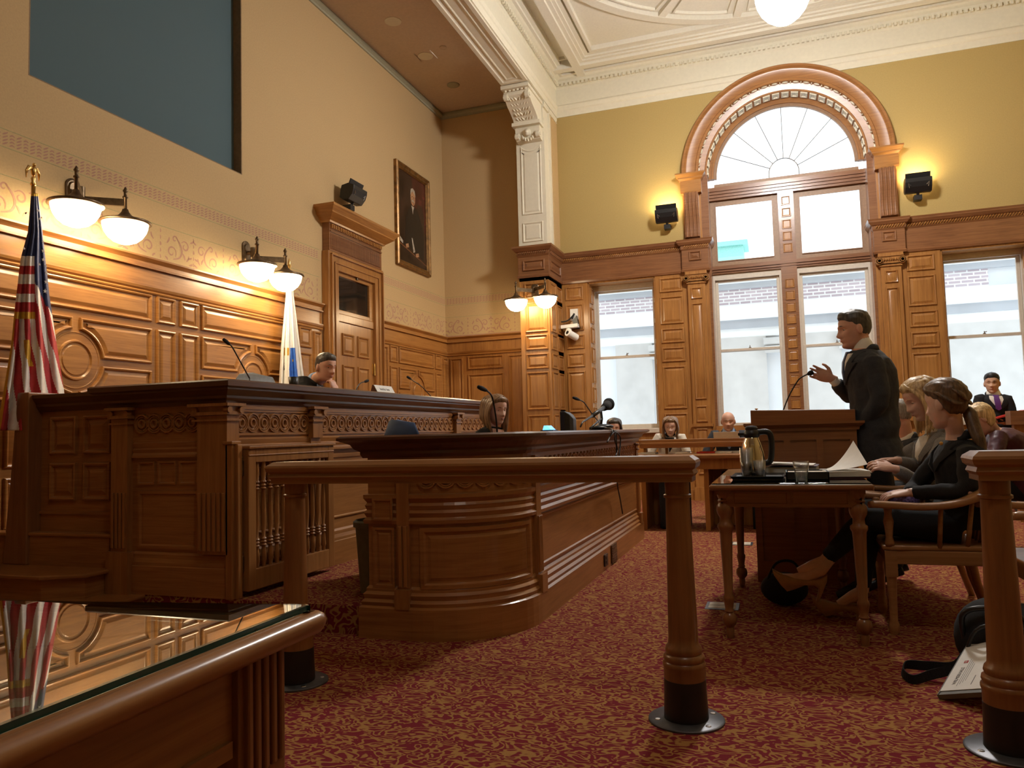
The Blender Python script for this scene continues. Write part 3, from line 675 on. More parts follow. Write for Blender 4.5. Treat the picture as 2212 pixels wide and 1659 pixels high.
while x < -3.32: a.tube([(x, YP-.03, 3.918), (x+.02, YP-.048, 3.94), (x+.035, YP-.03, 3.963)], .009, 5); x += .035
y = YP
while y < YW-.05: a.tube([(-3.28, y, 3.918), (-3.262, y+.02, 3.94), (-3.28, y+.035, 3.963)], .009, 5); y += .035
a.sweep([(0, 0), (.03, 0), (.03, .14), (.015, .16), (0, .16)], pth, 0)
a.build('oak_pier', ['oakV', 'frieze'], p)
a = MB(); a.box(-3.75, -3.33, YP+.02, YW, 4.0, 6.45); a.box(-3.78, -3.31, YP+.0, YP+.10, 4.04, 6.1); a.box(-3.33, -3.30, 11.62, 11.66, 4.0, 6.38)
FW_ = lambda u, v, h: V((u, YP-h, v))
RC = [(0, 0), (.006, .012), (.016, .014), (.03, .002), (.045, .002), (.06, .01), (.07, .01)]
panel(a, FW_, rect(-3.71, -3.37, 4.12, 4.44), RC)
poly = [(-3.71, 4.56), (-3.37, 4.56), (-3.37, 5.68)]+[(-3.54+.17*q, 5.68-.075*(1-q*q)) for q in [1-.2*k for k in range(1, 10)]]+[(-3.71, 5.68)]
panel(a, FW_, poly, RC)
a.sweep([(0, 0), (.03, 0), (.02, .03), (.03, .06), (.03, .09), (0, .09)], [(-3.33, 11.35), (-3.33, YW)], 6.29)
a.build('plaster_pilaster', 'white', p)
# carved corbel at its head
a = MB()
prof = [(YP, 5.72), (YP-.10, 5.74), (YP-.12, 5.80), (YP-.16, 5.92), (YP-.14, 5.94), (YP-.2, 5.97), (YP-.22, 6.0), (YP-.24, 6.03), (YP-.34, 6.08), (YP-.5, 6.14), (YP-.6, 6.2), (YP-.66, 6.24), (YP-.66, 6.30), (YP-.70, 6.32), (YP-.70, 6.385), (YP, 6.385)]
a.rings([[V((x, y, z)) for y, z in prof] for x in (-3.74, -3.34)])
for z, dy, w_ in ((5.95, .21, .03), (6.33, .72, .02)): a.box(-3.74-w_, -3.34+w_, YP-dy-.02, YP, z-.015, z+.04)
for s in (-1, 1):
    for (yy, zz, r) in ((YP-.13, 5.80, .05), (YP-.63, 6.23, .055)):
        a.lathe((-3.54+s*.17-.03, yy, zz), [(.001, -.002), (r, 0), (r, .06), (.001, .062)], 16, 'X'); a.lathe((-3.54+s*.17-.045, yy, zz), [(.001, 0), (r*.5, .0), (r*.5, .09), (.001, .09)], 12, 'X')
a.sphere((-3.54, YP-.15, 5.84), (.06, .05, .06), 14, 10); a.sphere((-3.54, YP-.185, 5.84), (.03, .03, .03), 12, 8)
for k in range(7): a.sphere((-3.54+.09*cos(pi*k/6), YP-.12, 5.80-.07*sin(pi*k/6)), (.02, .025, .03), 8, 6)
for i in range(3):    # acanthus leaves
    for s in (-1, 1):
        for k in range(5):
            f_ = k/4; y0 = YP-.22-.36*f_; z0 = 6.03+.17*f_
            c = V((-3.54+s*(.03+.045*i), y0-.02, z0)); a.sphere(c, (.014, .035, .018), 8, 6, mat=Matrix.Rotation(s*.5, 3, 'Z') @ Matrix.Rotation(-.45, 3, 'X'))
for k in range(6): a.sphere((-3.70+k*.064, YP-.69, 6.30), (.024, .018, .016), 8, 6)
a.build('carved_corbel', 'white', p, auto=45)
# ---- door in the left wall
d = sthing('door_1', 'oak door with glazed transom and fluted overdoor', (XL, 8.78, .155)); dx = XL+.03
a = MB(); FD = LW
a.box(XL, XL+.10, 8.08, 8.31, 0, 3.45); a.box(XL, XL+.10, 9.24, 9.47, 0, 3.45); a.box(XL, XL+.10, 8.31, 9.24, 3.23, 3.45); a.box(XL, XL+.07, 8.31, 9.24, 2.59, 2.69)
for (w_, x_) in ((.0, .13), (.09, .115)):
    a.box(XL+.1, XL+x_, 8.12+w_, 8.14+w_, 0, 3.42-w_); a.box(XL+.1, XL+x_, 9.41-w_, 9.43-w_, 0, 3.42-w_); a.box(XL+.1, XL+x_, 8.12+w_, 9.43-w_, 3.40-w_, 3.42-w_)
bevel(a.build('door_frame', 'oakV', d), .006)
a = MB(); a.box(XL, XL+.05, 8.31, 9.24, .155, 2.585); FF = lambda u, v, h: V((XL+.05+h, u, v))
for u0, u1 in ((8.44, 8.73), (8.82, 9.11)):
    for c, e in ((2.165, 2.45), (1.45, 2.04), (.85, 1.35), (.35, .75)): panel(a, FF, rect(u0, u1, c, e))
dl = a.build('door_leaf', 'oakV', d)
a = MB(); a.lathe((XL+.075, 9.235, 1.95), [(.008, 0), (.008, .16), (.012, .165), (.003, .175)], 10); a.box(XL+.052, XL+.06, 9.205, 9.26, 1.96, 2.11); a.build('hinge', 'brass', dl)
a = MB(); 
for b_ in ((8.31, 8.36, 2.69, 3.23), (9.14, 9.24, 2.69, 3.23), (8.36, 9.14, 2.69, 2.745), (8.36, 9.14, 3.18, 3.23)): a.box(XL+.0, XL+.06, *b_)
ts = bevel(a.build('transom_sash', 'oakH', d), .006); a = MB(); a.box(XL+.015, XL+.03, 8.35, 9.15, 2.74, 3.19); a.build('pane', 'darkglass', ts)
a = MB(); a.tube([(XL+.08, 8.72, 3.24), (XL+.08, 8.88, 3.24)], .009, 8); a.lathe((XL+.07, 8.80, 3.2), [(.02, 0), (.012, .03), (.022, .05), (.004, .06)], 10); a.build('transom_latch', 'bronze', ts)
a = MB(); a.mi = 0; a.box(XL, XL+.10, 8.10, 9.42, 3.45, 3.80); y = 8.135
while y < 9.37: a.lathe((XL+.10, y, 3.47), [(.001, 0), (.012, .01), (.012, .20), (.001, .21)], 8); y += .033
a.box(XL+.1, XL+.118, 8.11, 9.41, 3.69, 3.705)
y = 8.12; a.mi = 1
while y < 9.39: a.box(XL+.10, XL+.135, y, y+.022, 3.735, 3.785); y += .04
a.sweep([(0, 0), (.035, 0), (.045, .02), (.06, .03), (.14, .09), (.14, .105), (.19, .16), (.19, .19), (0, .19)], [(XL, 8.10), (XL+.10, 8.10), (XL+.10, 9.42), (XL, 9.42)], 3.80)
a.box(XL, XL+.10, 8.10, 9.42, 3.80, 3.99)
a.build('overdoor', ['frieze', 'oakH'], d)
# ================================================================== OUTSIDE
m = MB(); YF = 18.0
t = thing('neighbouring_building', 'pale stone and brick building seen outside through the tall windows', 'building', (0, YF, 0))
m.box(-9, 9, YF, YF+3, -4, 4.55); m.build('stone_wall', 'stoneo', t)
m = MB(); m.box(-9, 3.32+.9, YF-.02, YF, 3.86, 4.25); m.build('brick_band', 'brick', t)
m = MB(); m.box(-9, 9, YF-.10, YF, 4.25, 4.38); m.box(-9, 9, YF-.12, YF, 3.34, 3.54); m.build('grey_band', 'stoned', t)
m = MB(); m.box(-9, 9, YF-.22, YF, 4.38, 4.60); m.box(-9, 9, YF-.18, YF, 3.54, 3.86); m.box(-9, 9, YF-.06, YF, 3.14, 3.34); m.build('stone_ledge', 'stonew', t)
m = MB()
for x0, x1 in ((-3.62, -2.75), (-1.25, -.2), (.55, 1.35), (3.0, 5.5)): m.box(x0, x1, YF-.08, YF, -4, 3.14)
for x in (-2.72, -.15, 1.38): m.tube([(x-.1, YF-.12, 3.0), (x+.25, YF-.12, 3.0)], .09, 12); m.box(x-.08, x+.3, YF-.2, YF, 2.75, 2.9)
m.build('stone_pier', 'stonet', t)
m = MB(); m.box(-2.0, -.73, 22, 23, 5.9, 6.33); m.box(-2.0, -.6, 21.9, 23, 6.2, 6.33); tag(m.build('copper_roof', 'copper'), 'pale green copper roof edge seen through the upper left pane', 'roof')
# ================================================================== JUDGES' BENCH
Z0 = .155
def cpanel(mb, F, u0, u1, v0, v1, rings, n=1, mi=None):
    rs = []
    for w_, h in rings:
        bot = [F(u0+w_+(u1-u0-2*w_)*i/n, v0+w_, h) for i in range(n+1)]; top = [F(u0+w_+(u1-u0-2*w_)*i/n, v1-w_, h) for i in range(n+1)]
        rs.append(bot+top[::-1])
    mb.rings(rs, cap0=False, cap1=False, mi=mi)
    L_ = rs[-1]; k = len(L_); mb.add(L_, [(i, i+1, k-2-i, k-1-i) for i in range(n)], mi)
def guilloche(mb, F, u0, u1, vc, r=.058, sp=.115, n=20, mi=None):
    c = int(round((u1-u0)/sp)); sp = (u1-u0)/c
    for i in range(c):
        cu = u0+sp*(i+.5)
        for R_, w_, h in ((r, .008, .012), (r*.78, .006, .009), (r*.42, .009, .014)):
            rs = []
            for k in range(n+1):
                t = 2*pi*k/n; hh = h+(.003 if R_ == r and (k % n) < n/2 else 0)
                rs.append([F(min(max(cu+(R_+dw)*cos(t), u0-.02), u1+.02), vc+(R_+dw)*sin(t), dh) for dw, dh in ((-w_, .001), (-w_*.5, hh), (w_*.5, hh), (w_, .001))])
            mb.rings(rs, closed=False, cap0=False, cap1=False, mi=mi)
def flutes(mb, F, u0, u1, v0, v1, n=4, mi=None):
    w_ = (u1-u0)/n
    for i in range(n):
        a, b = u0+w_*(i+.18), u0+w_*(i+.82)
        mb.rings([[F(u, v, h) for u, v in rect(a+q, b-q, v0+q, v1-q)] for q, h in ((0, .0005), (.0, .010), (w_*.16, .012))], cap0=False, mi=mi)
jb = thing('judges_bench', 'long dark oak judges bench with carved ring band', 'bench', (-3.3, 3.81, Z0))
FS_ = lambda u, v, h: V((u, 3.82-h, v)); FF_ = lambda u, v, h: V((-3.2+h, u, v))
YE = 8.25
a = MB(); a.box(-3.32, -3.2, 3.82, YE, Z0, 1.36); a.box(-4.07, -3.2, 3.82, 3.92, Z0, 1.36); a.box(-4.82, -4.07, 3.88, 3.95, Z0, 1.36); a.box(-3.9, -3.2, YE-.06, YE, Z0, 1.36)
# front lower: plain field between mouldings
for y0, y1 in ((3.87, 4.68), (4.80, 7.25), (7.37, 8.13)):
    a.sweep([(0, 0), (.03, 0), (.03, .015), (.015, .03), (.022, .05), (.008, .06), (.015, .09), (0, .10)], [(-3.2, y0), (-3.2, y1)], 1.02-.0)
    a.sweep([(0, 0), (.012, .01), (.012, .03), (0, .04)], [(-3.2, y0), (-3.2, y1)], .95); a.sweep([(0, 0), (.012, .01), (.012, .03), (0, .04)], [(-3.2, y0), (-3.2, y1)], .89)
    panel(a, FF_, rect(y0+.01, y1-.01, .50, .87), [(0, 0), (.004, .01), (.012, .01), (.02, .002), (.03, .002)])
    a.box(-3.2, -3.185, y0, y1, 1.30, 1.36)
panel(a, FS_, rect(-3.88, -3.40, .44, .80), [(0, 0), (.0, .012), (.018, .012), (.026, .001), (.04, .003)])
for i in range(3): panel(a, FS_, rect(-3.885+i*.168, -3.745+i*.168, .84, .985), [(0, 0), (.0, .012), (.01, .012), (.016, .001)])
a.sweep([(0, 0), (.02, 0), (.02, .015), (.008, .03), (.014, .05), (.004, .06), (.01, .09), (0, .10)], [(-3.92, 3.82), (-3.40, 3.82)], 1.01)
F5 = lambda u, v, h: V((u, 3.88-h, v))
for u0 in (-4.71, -4.41):
    for c, e in ((1.04, 1.30), (.73, .985)): panel(a, F5, rect(u0, u0+.24, c, e))
a.box(-4.82, -4.07, 3.868, 3.88, .64, .66)
a.build('bench_body', 'benchH', jb)
a = MB()
PL = [(0, 0), (.025, 0), (.025, .175), (.02, .18), (.02, .20), (.012, .225), (.012, .25), (.0, .265)]
a.sweep(PL, [(-4.07, 3.9), (-4.07, 3.82), (-3.2, 3.82), (-3.2, YE)], Z0); a.build('plinth', 'benchH', jb)
a = MB(); CO = [(0, 0), (.02, 0), (.025, .02), (.045, .035), (.045, .05), (.085, .085), (.085, .095), (.105, .105), (.105, .135), (.095, .145), (-.06, .145), (-.06, 0)]
a.sweep(CO, [(-4.10, 3.98), (-4.10, 3.82), (-3.2, 3.82), (-3.2, YE), (-3.9, YE)], 1.33)
a.sweep([(0, 0), (.02, 0), (.045, .035), (.045, .05), (.075, .09), (.075, .115), (-.09, .115), (-.09, 0)], [(-4.80, 3.88), (-4.07, 3.88)], 1.335)
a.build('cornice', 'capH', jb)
a = MB(); a.box(-3.80, -3.32, 3.95, YE-.06, 1.16, 1.19); a.box(-3.42, -3.26, 3.9, YE, 1.40, 1.46); a.build('desk_surface', 'benchH', jb)
for y in (3.81, 4.74, 7.31, 8.19):
    a = MB(); corner = y < 3.9
    y0, y1 = (3.775, 3.885) if corner else (y-.06, y+.06)
    if corner: a.box(-3.38, -3.155, y0, y1, .42, 1.26)
    else: a.box(-3.2, -3.155, y0, y1, 1.11, 1.26); a.box(-3.2, -3.175, y0, y1, .42, 1.11)
    x0 = -3.40 if corner else -3.2
    for z, e, hh in ((1.225, .012, .012), (1.262, .015, .02), (1.315, .03, .018)): a.box(x0-(e if corner else 0), -3.155+e, y0-e, y1+e, z, z+hh)
    a.box(x0, -3.15, y0, y1, 1.28, 1.33)
    for s in (-1, 1): a.lathe((-3.145, (y0+y1)/2+s*(y1-y0)*.5, 1.292), [(.001, -.02), (.021, -.02), (.021, .015), (.001, .015)], 14, 'X')
    if corner:
        a.lathe((-3.39, y0-.005, 1.292), [(.001, -.012), (.021, -.012), (.021, .02), (.001, .02)], 14, 'Y')
        flutes(a, lambda u, v, h: V((u, y0-h, v)), -3.375, -3.16, .44, .79, 6)
    a.build('pilaster', 'benchV', jb)
a = MB(); a.box(-4.065, -3.93, 3.775, 3.83, .42, 1.26)
for z, e, hh in ((1.225, .012, .012), (1.262, .015, .02), (1.315, .03, .018)): a.box(-4.065-e, -3.93+e, 3.775-e, 3.83, z, z+hh)
a.box(-4.065, -3.93, 3.775, 3.83, 1.28, 1.33)
for x in (-4.06, -3.935): a.lathe((x, 3.77, 1.292), [(.001, -.012), (.021, -.012), (.021, .02), (.001, .02)], 14, 'Y')
flutes(a, lambda u, v, h: V((u, 3.775-h, v)), -4.06, -3.935, .44, .79, 4); a.box(-4.09, -3.91, 3.76, 3.83, Z0, .42); a.build('pilaster', 'benchV', jb)
a = MB(); guilloche(a, FS_, -3.90, -3.40, 1.225, .057, .1); guilloche(a, FF_, 3.90, 4.67, 1.215); guilloche(a, FF_, 4.82, 7.24, 1.215); guilloche(a, FF_, 7.39, 8.11, 1.215)
for y0, y1 in ((3.87, 4.68), (4.80, 7.25), (7.37, 8.13)): a.box(-3.2, -3.19, y0, y1, 1.285, 1.30); a.box(-3.2, -3.19, y0, y1, 1.135, 1.15)
a.build('carved_ring_band', 'benchH', jb, auto=50)
a = MB(); a.rings([[V((x, 3.775+dy, z)) for x, dy in ((-4.99-dx, 0), (-4.80+.0*dx, 0), (-4.80, .30), (-4.99-dx, .30))] for z, dx in ((.31, .03), (.9, -.035), (1.45, -.085), (1.47, -.09))]); bevel(a.build('newel', 'tableV', jb), .008)
# steps up to the bench
st = thing('wooden_steps', 'brown wooden steps at the left end of the judges bench', 'steps', (-4.4, 3.6, 0))
a = MB(); a.prism([(-5.20, 3.50), (-4.32, 3.50), (-4.10, 3.62), (-4.10, 3.86), (-5.20, 3.86)], Z0, .285); a.box(-5.20, -4.10, 3.80, 3.95, Z0, .50); a.box(-5.20, -3.82, 3.44, 3.80, 0, .135); a.build('riser', 'benchH', st)
a = MB(); a.prism([(-5.20, 3.46), (-4.29, 3.46), (-4.06, 3.60), (-4.06, 3.80), (-5.20, 3.80)], .285, .31); bevel(a.build('tread', 'benchH', st), .008)
a = MB(); a.prism([(-5.20, 3.77), (-4.98, 3.77), (-4.98, 3.79), (-4.08, 3.79), (-4.08, 3.88), (-5.20, 3.88)], .50, .525); bevel(a.build('tread', 'benchH', st), .008)
a = MB(); a.box(-5.20, -3.80, 3.42, 3.80, .135, .155); bevel(a.build('tread', 'benchH', st), .006)
m = MB(); m.box(XL+.04, -3.33, 3.955, 8.19, .14, .52); struct(m.build('floor', 'carpet'), 'carpeted dais behind the judges bench')
# hinged gate
gt = thing('baluster_gate', 'open low gate of turned balusters, hinged to the corner of the judges bench', 'gate', (-3.1, 3.83, Z0))
def turned(mb, c, z0, z1, r=.016, n=10):
    L = z1-z0; pr = [(r*.8, 0), (r*.8, .04), (r*1.15, .06), (r*.9, .16), (r*.7, .19), (r*1.25, .205), (r*.7, .22), (r*1.25, .235), (r*.7, .25), (r*1.2, .265), (r*.6, .285), (r*1.0, .42), (r*.95, .55), (r*.6, .73), (r*1.2, .745), (r*.65, .76), (r*1.2, .775), (r*.65, .79), (r*1.25, .81), (r*.8, .83), (r*1.1, .9), (r*.85, .98), (r*.85, 1)]
    mb.lathe((c[0], c[1], z0), [(a_, b_*L) for a_, b_ in pr], n)
gx0, gx1, gy0, gy1 = -3.115, -3.065, 3.86, 4.80
a = MB()
for b_ in ((gy0, gy0+.07, .19, 1.05), (gy1-.07, gy1, .19, 1.05), (gy0+.07, gy1-.07, .19, .315), (gy0+.07, gy1-.07, .965, 1.05)): a.box(gx0, gx1, *b_)
a.box(gx0-.012, gx1+.012, gy0-.005, gy1+.012, 1.05, 1.068); a.box(gx0-.004, gx1+.005, gy0, gy1, 1.005, 1.015)
bevel(a.build('gate_frame', 'benchV', gt), .004)
for k in range(12):
    a = MB(); turned(a, ((gx0+gx1)/2, gy0+.105+k*(gy1-gy0-.21)/11), .315, .965, .0165); a.build('baluster', 'benchV', gt, auto=60)
for z in (.30, .88):
    a = MB(); a.lathe((-3.105, 3.848, z), [(.003, 0), (.009, .008), (.009, .10), (.003, .108)], 10); a.box(-3.115, -3.10, 3.83, 3.865, z+.01, z+.10); a.sphere((-3.105, 3.848, z+.118), .008, 8, 6); a.build('hinge', 'bronze', gt)
a = MB(); a.box(-3.17, -3.12, 3.775, 3.845, Z0, 1.08); a.box(-3.18, -3.11, 3.765, 3.85, 1.08, 1.10); a.box(-3.12, -3.095, 3.80, 3.84, Z0, 1.08); bevel(a.build('gate_post', 'benchV', gt), .004)
# ================================================================== CLERK'S BENCH
cb = thing('clerks_bench', 'dark oak clerks bench with a rounded front corner', 'bench', (-1.8, 4.0, 0))
R_ = .52; ac = (-1.92, 3.79+R_)
arc_ = [(ac[0]+R_*sin(pi/2*k/14), ac[1]-R_*cos(pi/2*k/14)) for k in range(15)]
pathC = [(-2.20, 4.45), (-2.20, 3.79), (-1.94, 3.79)]+arc_+[(-1.40, 4.33), (-1.40, 7.80), (-1.95, 7.80)]
cumul = [0]
for i in range(1, len(pathC)): cumul.append(cumul[-1]+(V(pathC[i])-V(pathC[i-1])).length)
def CF(u, v, h):
    u = min(max(u, 0), cumul[-1]-1e-4)
    for i in range(1, len(pathC)):
        if u <= cumul[i] or i == len(pathC)-1:
            a, b = V(pathC[i-1]), V(pathC[i]); t = (u-cumul[i-1])/(cumul[i]-cumul[i-1]); p = a+(b-a)*t; d = (b-a).normalized()
            if 3 <= i <= 17:
                th = atan2(p.x-ac[0], -(p.y-ac[1])); n_ = V((sin(th), -cos(th)))
            else: n_ = V((d.y, -d.x))
            return V((p.x+n_.x*h, p.y+n_.y*h, v))
a = MB(); a.sweep([(0, 0), (0, 1.02), (-.10, 1.02), (-.10, 0)], pathC, 0)
for z, pr in ((.62, [(0, 0), (.018, 0), (.022, .02), (.008, .035), (.018, .06), (.006, .075), (.014, .10), (.004, .115), (.02, .14), (.02, .16), (0, .165)]),): a.sweep(pr, pathC, z)
uA = cumul[2]; uB = cumul[17]; 
u0 = cumul[1]
cpanel(a, CF, u0+.04, u0+.165, .64, .76, [(0, .02), (0, .03), (.01, .03), (.016, .021)], 1)
cpanel(a, CF, u0+.03, u0+.165, .27, .60, [(0, 0), (0, .012), (.014, .012), (.022, .002), (.03, .002), (.04, .008)], 1)
cpanel(a, CF, uA+.06, uB-.06, .27, .60, [(0, 0), (0, .014), (.022, .014), (.032, .002), (.042, .002), (.06, .008)], 16)
uS = cumul[18]; uE = cumul[19]
cpanel(a, CF, uS+.10, uE-.12, .30, .61, [(0, 0), (0, .01), (.01, .01), (.018, .002), (.03, .002)], 2)
cpanel(a, CF, uS+.10, uE-.12, .80, .83, [(0, 0), (.004, .014), (.01, .014)], 2)
a.build('bench_body', 'benchH', cb)
a = MB(); a.sweep([(0, 0), (.045, 0), (.045, .165), (.03, .175), (.035, .195), (.02, .21), (.026, .235), (.012, .25), (.012, .265), (0, .28)], pathC, 0); a.build('plinth', 'benchH', cb)
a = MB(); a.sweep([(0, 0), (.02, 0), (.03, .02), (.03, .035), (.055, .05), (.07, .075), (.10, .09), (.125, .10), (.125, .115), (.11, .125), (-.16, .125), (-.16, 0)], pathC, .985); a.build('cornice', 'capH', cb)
a = MB(); guilloche(a, CF, uA+.05, uB-.05, .865, .05, .1); a.build('carved_ring_band', 'benchH', cb, auto=50); a = MB(); guilloche(a, CF, uS+.12, uE-.14, .90, .05, .1); a.build('carved_ring_band', 'benchH', cb, auto=50)
for uu, w_, nf in ((uA-.035, .075, 2), (uB+.055, .09, 3), (uE-.07, .09, 3)):
    a = MB()
    for q in (.985, ): a.rings([[CF(u, v, h) for u, v in rect(uu-w_/2, uu+w_/2, .26, .97)] for h in (0, .022)])
    flutes(a, lambda u, v, h: CF(u, v, h+.022), uu-w_/2+.006, uu+w_/2-.006, .28, .61, nf)
    for z, e in ((.90, .008), (.945, .014)): a.rings([[CF(u, v, h) for u, v in rect(uu-w_/2-e, uu+w_/2+e, z, z+.016)] for h in (0, .03+e)])
    a.rings([[CF(u, v, h) for u, v in rect(uu-w_/2-.006, uu+w_/2+.006, .165, .27)] for h in (0, .05)])
    a.build('pilaster', 'benchV', cb)
a = MB(); a.box(-2.0, -1.42, 4.5, 7.7, .90, .93); a.build('desk_surface', 'benchH', cb)
a = MB(); a.box(-1.353, -1.345, 5.95, 6.06, .035, .125); a.box(-1.345, -1.342, 5.985, 6.025, .055, .075); a.box(-1.345, -1.342, 5.985, 6.025, .09, .11); tag(a.build('power_outlet', 'blackpaint'), 'small dark outlet plate low on the clerks bench base', 'power outlet')
a = MB(); a.box(-1.353, -1.344, 6.22, 6.42, .012, .158)
for k in range(6): a.box(-1.346, -1.341, 6.235, 6.405, .03+k*.02, .04+k*.02)
tag(a.build('vent_grille', 'bronze'), 'tall dark vent plate in the clerks bench base beside the outlet', 'vent')
# ================================================================== RAILS
def post(mb_parent, cx, cy, ztop=.90):
    a = MB(); a.lathe((cx, cy, 0), [(.001, .150), (.0775, .150), (.0775, .195), (.081, .205), (.081, .215), (.074, .222), (.078, .232), (.076, .243), (.066, .250), (.070, .262), (.067, .275), (.058, .285), (.056, .31), (.050, .60), (.0455, .835), (.0525, .838), (.0525, .848), (.046, .852), (.047, ztop), (.001, ztop)], 22)
    a.build('post', 'railV', mb_parent, auto=50)
    a = MB(); a.lathe((cx, cy, 0), [(.001, .010), (.083, .012), (.0795, .10), (.0785, .156), (.001, .157)], 28); a.build('painted_base', 'blackpaint', mb_parent, auto=40)
    a = MB(); a.lathe((cx, cy, 0), [(.001, .0), (.142, .0), (.142, .006), (.136, .010), (.001, .012)], 40); pl = a.build('floor_plate', 'plate', mb_parent, auto=40)
    for t in (3.6, 5.6, .6, 2.0):
        a = MB(); a.lathe((cx+.112*cos(t), cy+.112*sin(t), .010), [(.011, 0), (.009, .003), (.001, .0035)], 12); a.build('screw', 'steel', pl)
def rail(name, label, x0, x1, yc, posts):
    t = thing(name, label, 'railing', (posts[0], yc, 0), 'wooden bar rails')
    a = MB(); w_ = .085; path = [(x0+.03, yc-w_), (x1-.03, yc-w_), (x1, yc-w_+.03), (x1, yc+w_-.03), (x1-.03, yc+w_), (x0+.03, yc+w_), (x0, yc+w_-.03), (x0, yc-w_+.03)]
    prof = [(-.03, 0), (-.015, 0), (-.015, .018), (-.006, .03), (-.012, .045), (0, .055), (.004, .072), (.0, .082), (-.022, .098), (-.03, .098)]
    path = [(x0, yc-w_), (x1, yc-w_), (x1, yc+w_), (x0, yc+w_)]
    a.sweep(prof, path, .90, closed=True); a.box(x0+.028, x1-.028, yc-w_+.028, yc+w_-.028, .90, .998)
    a.build('handrail', 'railX', t)
    for p in posts: post(t, p, yc)
    return t
rail('bar_rail', 'low oak rail on two tapered posts in the centre foreground', -2.22, -.305, 3.0, (-2.125, -.385))
rail('bar_rail', 'low oak rail on a tapered post at the right edge', .605, 2.6, 3.0, (.68, 2.3))
# ================================================================== COUNSEL TABLE
def turnleg(mb, cx, cy, H, prof, n=20): mb.lathe((cx, cy, 0), prof, n)
LEG = [(.001, 0), (.017, 0), (.022, .05), (.018, .055), (.034, .075), (.038, .095), (.034, .118), (.02, .132), (.026, .14), (.020, .15), (.026, .19), (.029, .2), (.029, .215), (.022, .225), (.032, .53), (.034, .56), (.042, .575), (.042, .59), (.03, .60), (.028, .625), (.041, .65), (.044, .668), (.041, .69), (.03, .705), (.036, .715), (.03, .725), (.037, .74), (.037, .75)]
ct = thing('counsel_table', 'oak counsel table on turned legs with a dark glass covered top', 'table', (.03, 4.9, 0))
TX0, TX1, TY0, TY1, TZ = -.365, .425, 4.12, 5.66, .81
a = MB(); a.box(TX0, TX1, TY0, TY1, .775, .803); bevel(a.build('tabletop', 'table', ct), .012, 3)
a = MB(); a.box(TX0+.035, TX1-.035, TY0+.035, TY1-.035, .803, .8045); a.build('desk_cloth', 'felt', ct)
a = MB(); a.box(TX0+.012, TX1-.012, TY0+.012, TY1-.012, .805, .811); bevel(a.build('glass_top', 'tableglass', ct), .002)
a = MB(); xa, xb, ya, yb = TX0+.055, TX1-.055, TY0+.06, TY1-.06
for b_ in ((xa, xb, ya, ya+.025), (xa, xb, yb-.025, yb), (xa, xa+.025, ya, yb), (xb-.025, xb, ya, yb)): a.box(*b_, .685, .775)
fr = lambda u, v, h: V((u, ya-h, v))
for u0, u1 in ((xa+.06, xa+.335), (xa+.35, xb-.06)): panel(a, fr, rect(u0, u1, .695, .765), [(0, 0), (0, .006), (.006, .006), (.01, .001)])
a.build('apron', 'table', ct)
for cx, cy in ((-.295, 4.21), (.352, 4.21), (-.295, 5.57), (.352, 5.57)):
    a = MB(); a.lathe((cx, cy, 0), LEG, 20); a.box(cx-.036, cx+.036, cy-.036, cy+.036, .75, .776); a.build('leg', 'tableV', ct, auto=50)
# table things
TS = .8115
def tp(px, py, z=TS): return P(px, py, 2, z)
p = V((-.155, 4.62, TS+.009)); t = thing('carafe', 'brass coloured vacuum carafe with black lid and handle on the counsel table', 'carafe', p)
a = MB(); a.lathe(p, [(.001, .0), (.066, .0), (.070, .012), (.070, .05), (.066, .13), (.050, .19), (.040, .215), (.038, .225), (.001, .225)], 32); a.build('carafe_body', 'chrome', t, smooth=True)
a = MB(); a.lathe(p, [(.001, .222), (.042, .222), (.046, .235), (.046, .245), (.034, .262), (.036, .275), (.028, .285), (.001, .287)], 24); a.box(p.x-.075, p.x-.03, p.y-.014, p.y+.014, p.z+.232, p.z+.248); a.build('carafe_lid', 'black', t, auto=40)
a = MB(); a.tube(curve2([p+V(q) for q in ((.03, 0, .248), (.085, 0, .25), (.105, 0, .22), (.105, 0, .14), (.095, 0, .085), (.066, 0, .07))], 5), .012, 8, flat=1.4); a.build('carafe_handle', 'black', t, smooth=True)
a = MB(); a.lathe(p, [(.0715, .006), (.0722, .01), (.0722, .018), (.0715, .02)], 32); a.build('carafe_ring', 'black', t)
cu = lambda r0, r1, h, th=.0015: [(.001, 0), (r0, 0), (r1, h), (r1-th, h), (r0-th, th), (.001, th)]
g = thing('plastic_cup_stack', 'short stack of clear plastic cups in front of the carafe', 'cup stack', V((-.185, 4.49, TS)))
p = V((-.185, 4.49, TS+.016))
for k in range(9):
    a = MB(); a.lathe(p+V((0, 0, k*.009)), cu(.024, .036, .085), 20); a.build('cup', 'clear', g, smooth=True)
p2 = V((-.115, 4.46, TS+.016)); g = thing('plastic_cup_stack', 'low second stack of clear cups at the right of the first', 'cup stack', p2)
for k in range(5):
    a = MB(); a.lathe(p2+V((0, 0, k*.007)), cu(.023, .034, .06), 20); a.build('cup', 'clear', g, smooth=True)
a = MB(); a.prism([(-.26, 4.40), (.0, 4.38), (.005, 4.70), (-.25, 4.72)], TS, TS+.008); a.sweep([(0, 0), (.012, .014), (.010, .016), (-.004, .003)], [(-.26, 4.40), (.0, 4.38), (.005, 4.70), (-.25, 4.72)], TS+.004, closed=True); tag(a.build('serving_tray', 'black'), 'thin black tray under the carafe and cups', 'tray')
t = thing('document_box', 'shallow black box tray in front of the open binder', 'document tray', (.04, 4.42, TS))
a = MB(); x0, x1, y0, y1 = .02, .235, 4.36, 4.60; a.box(x0, x1, y0, y1, TS, TS+.004)
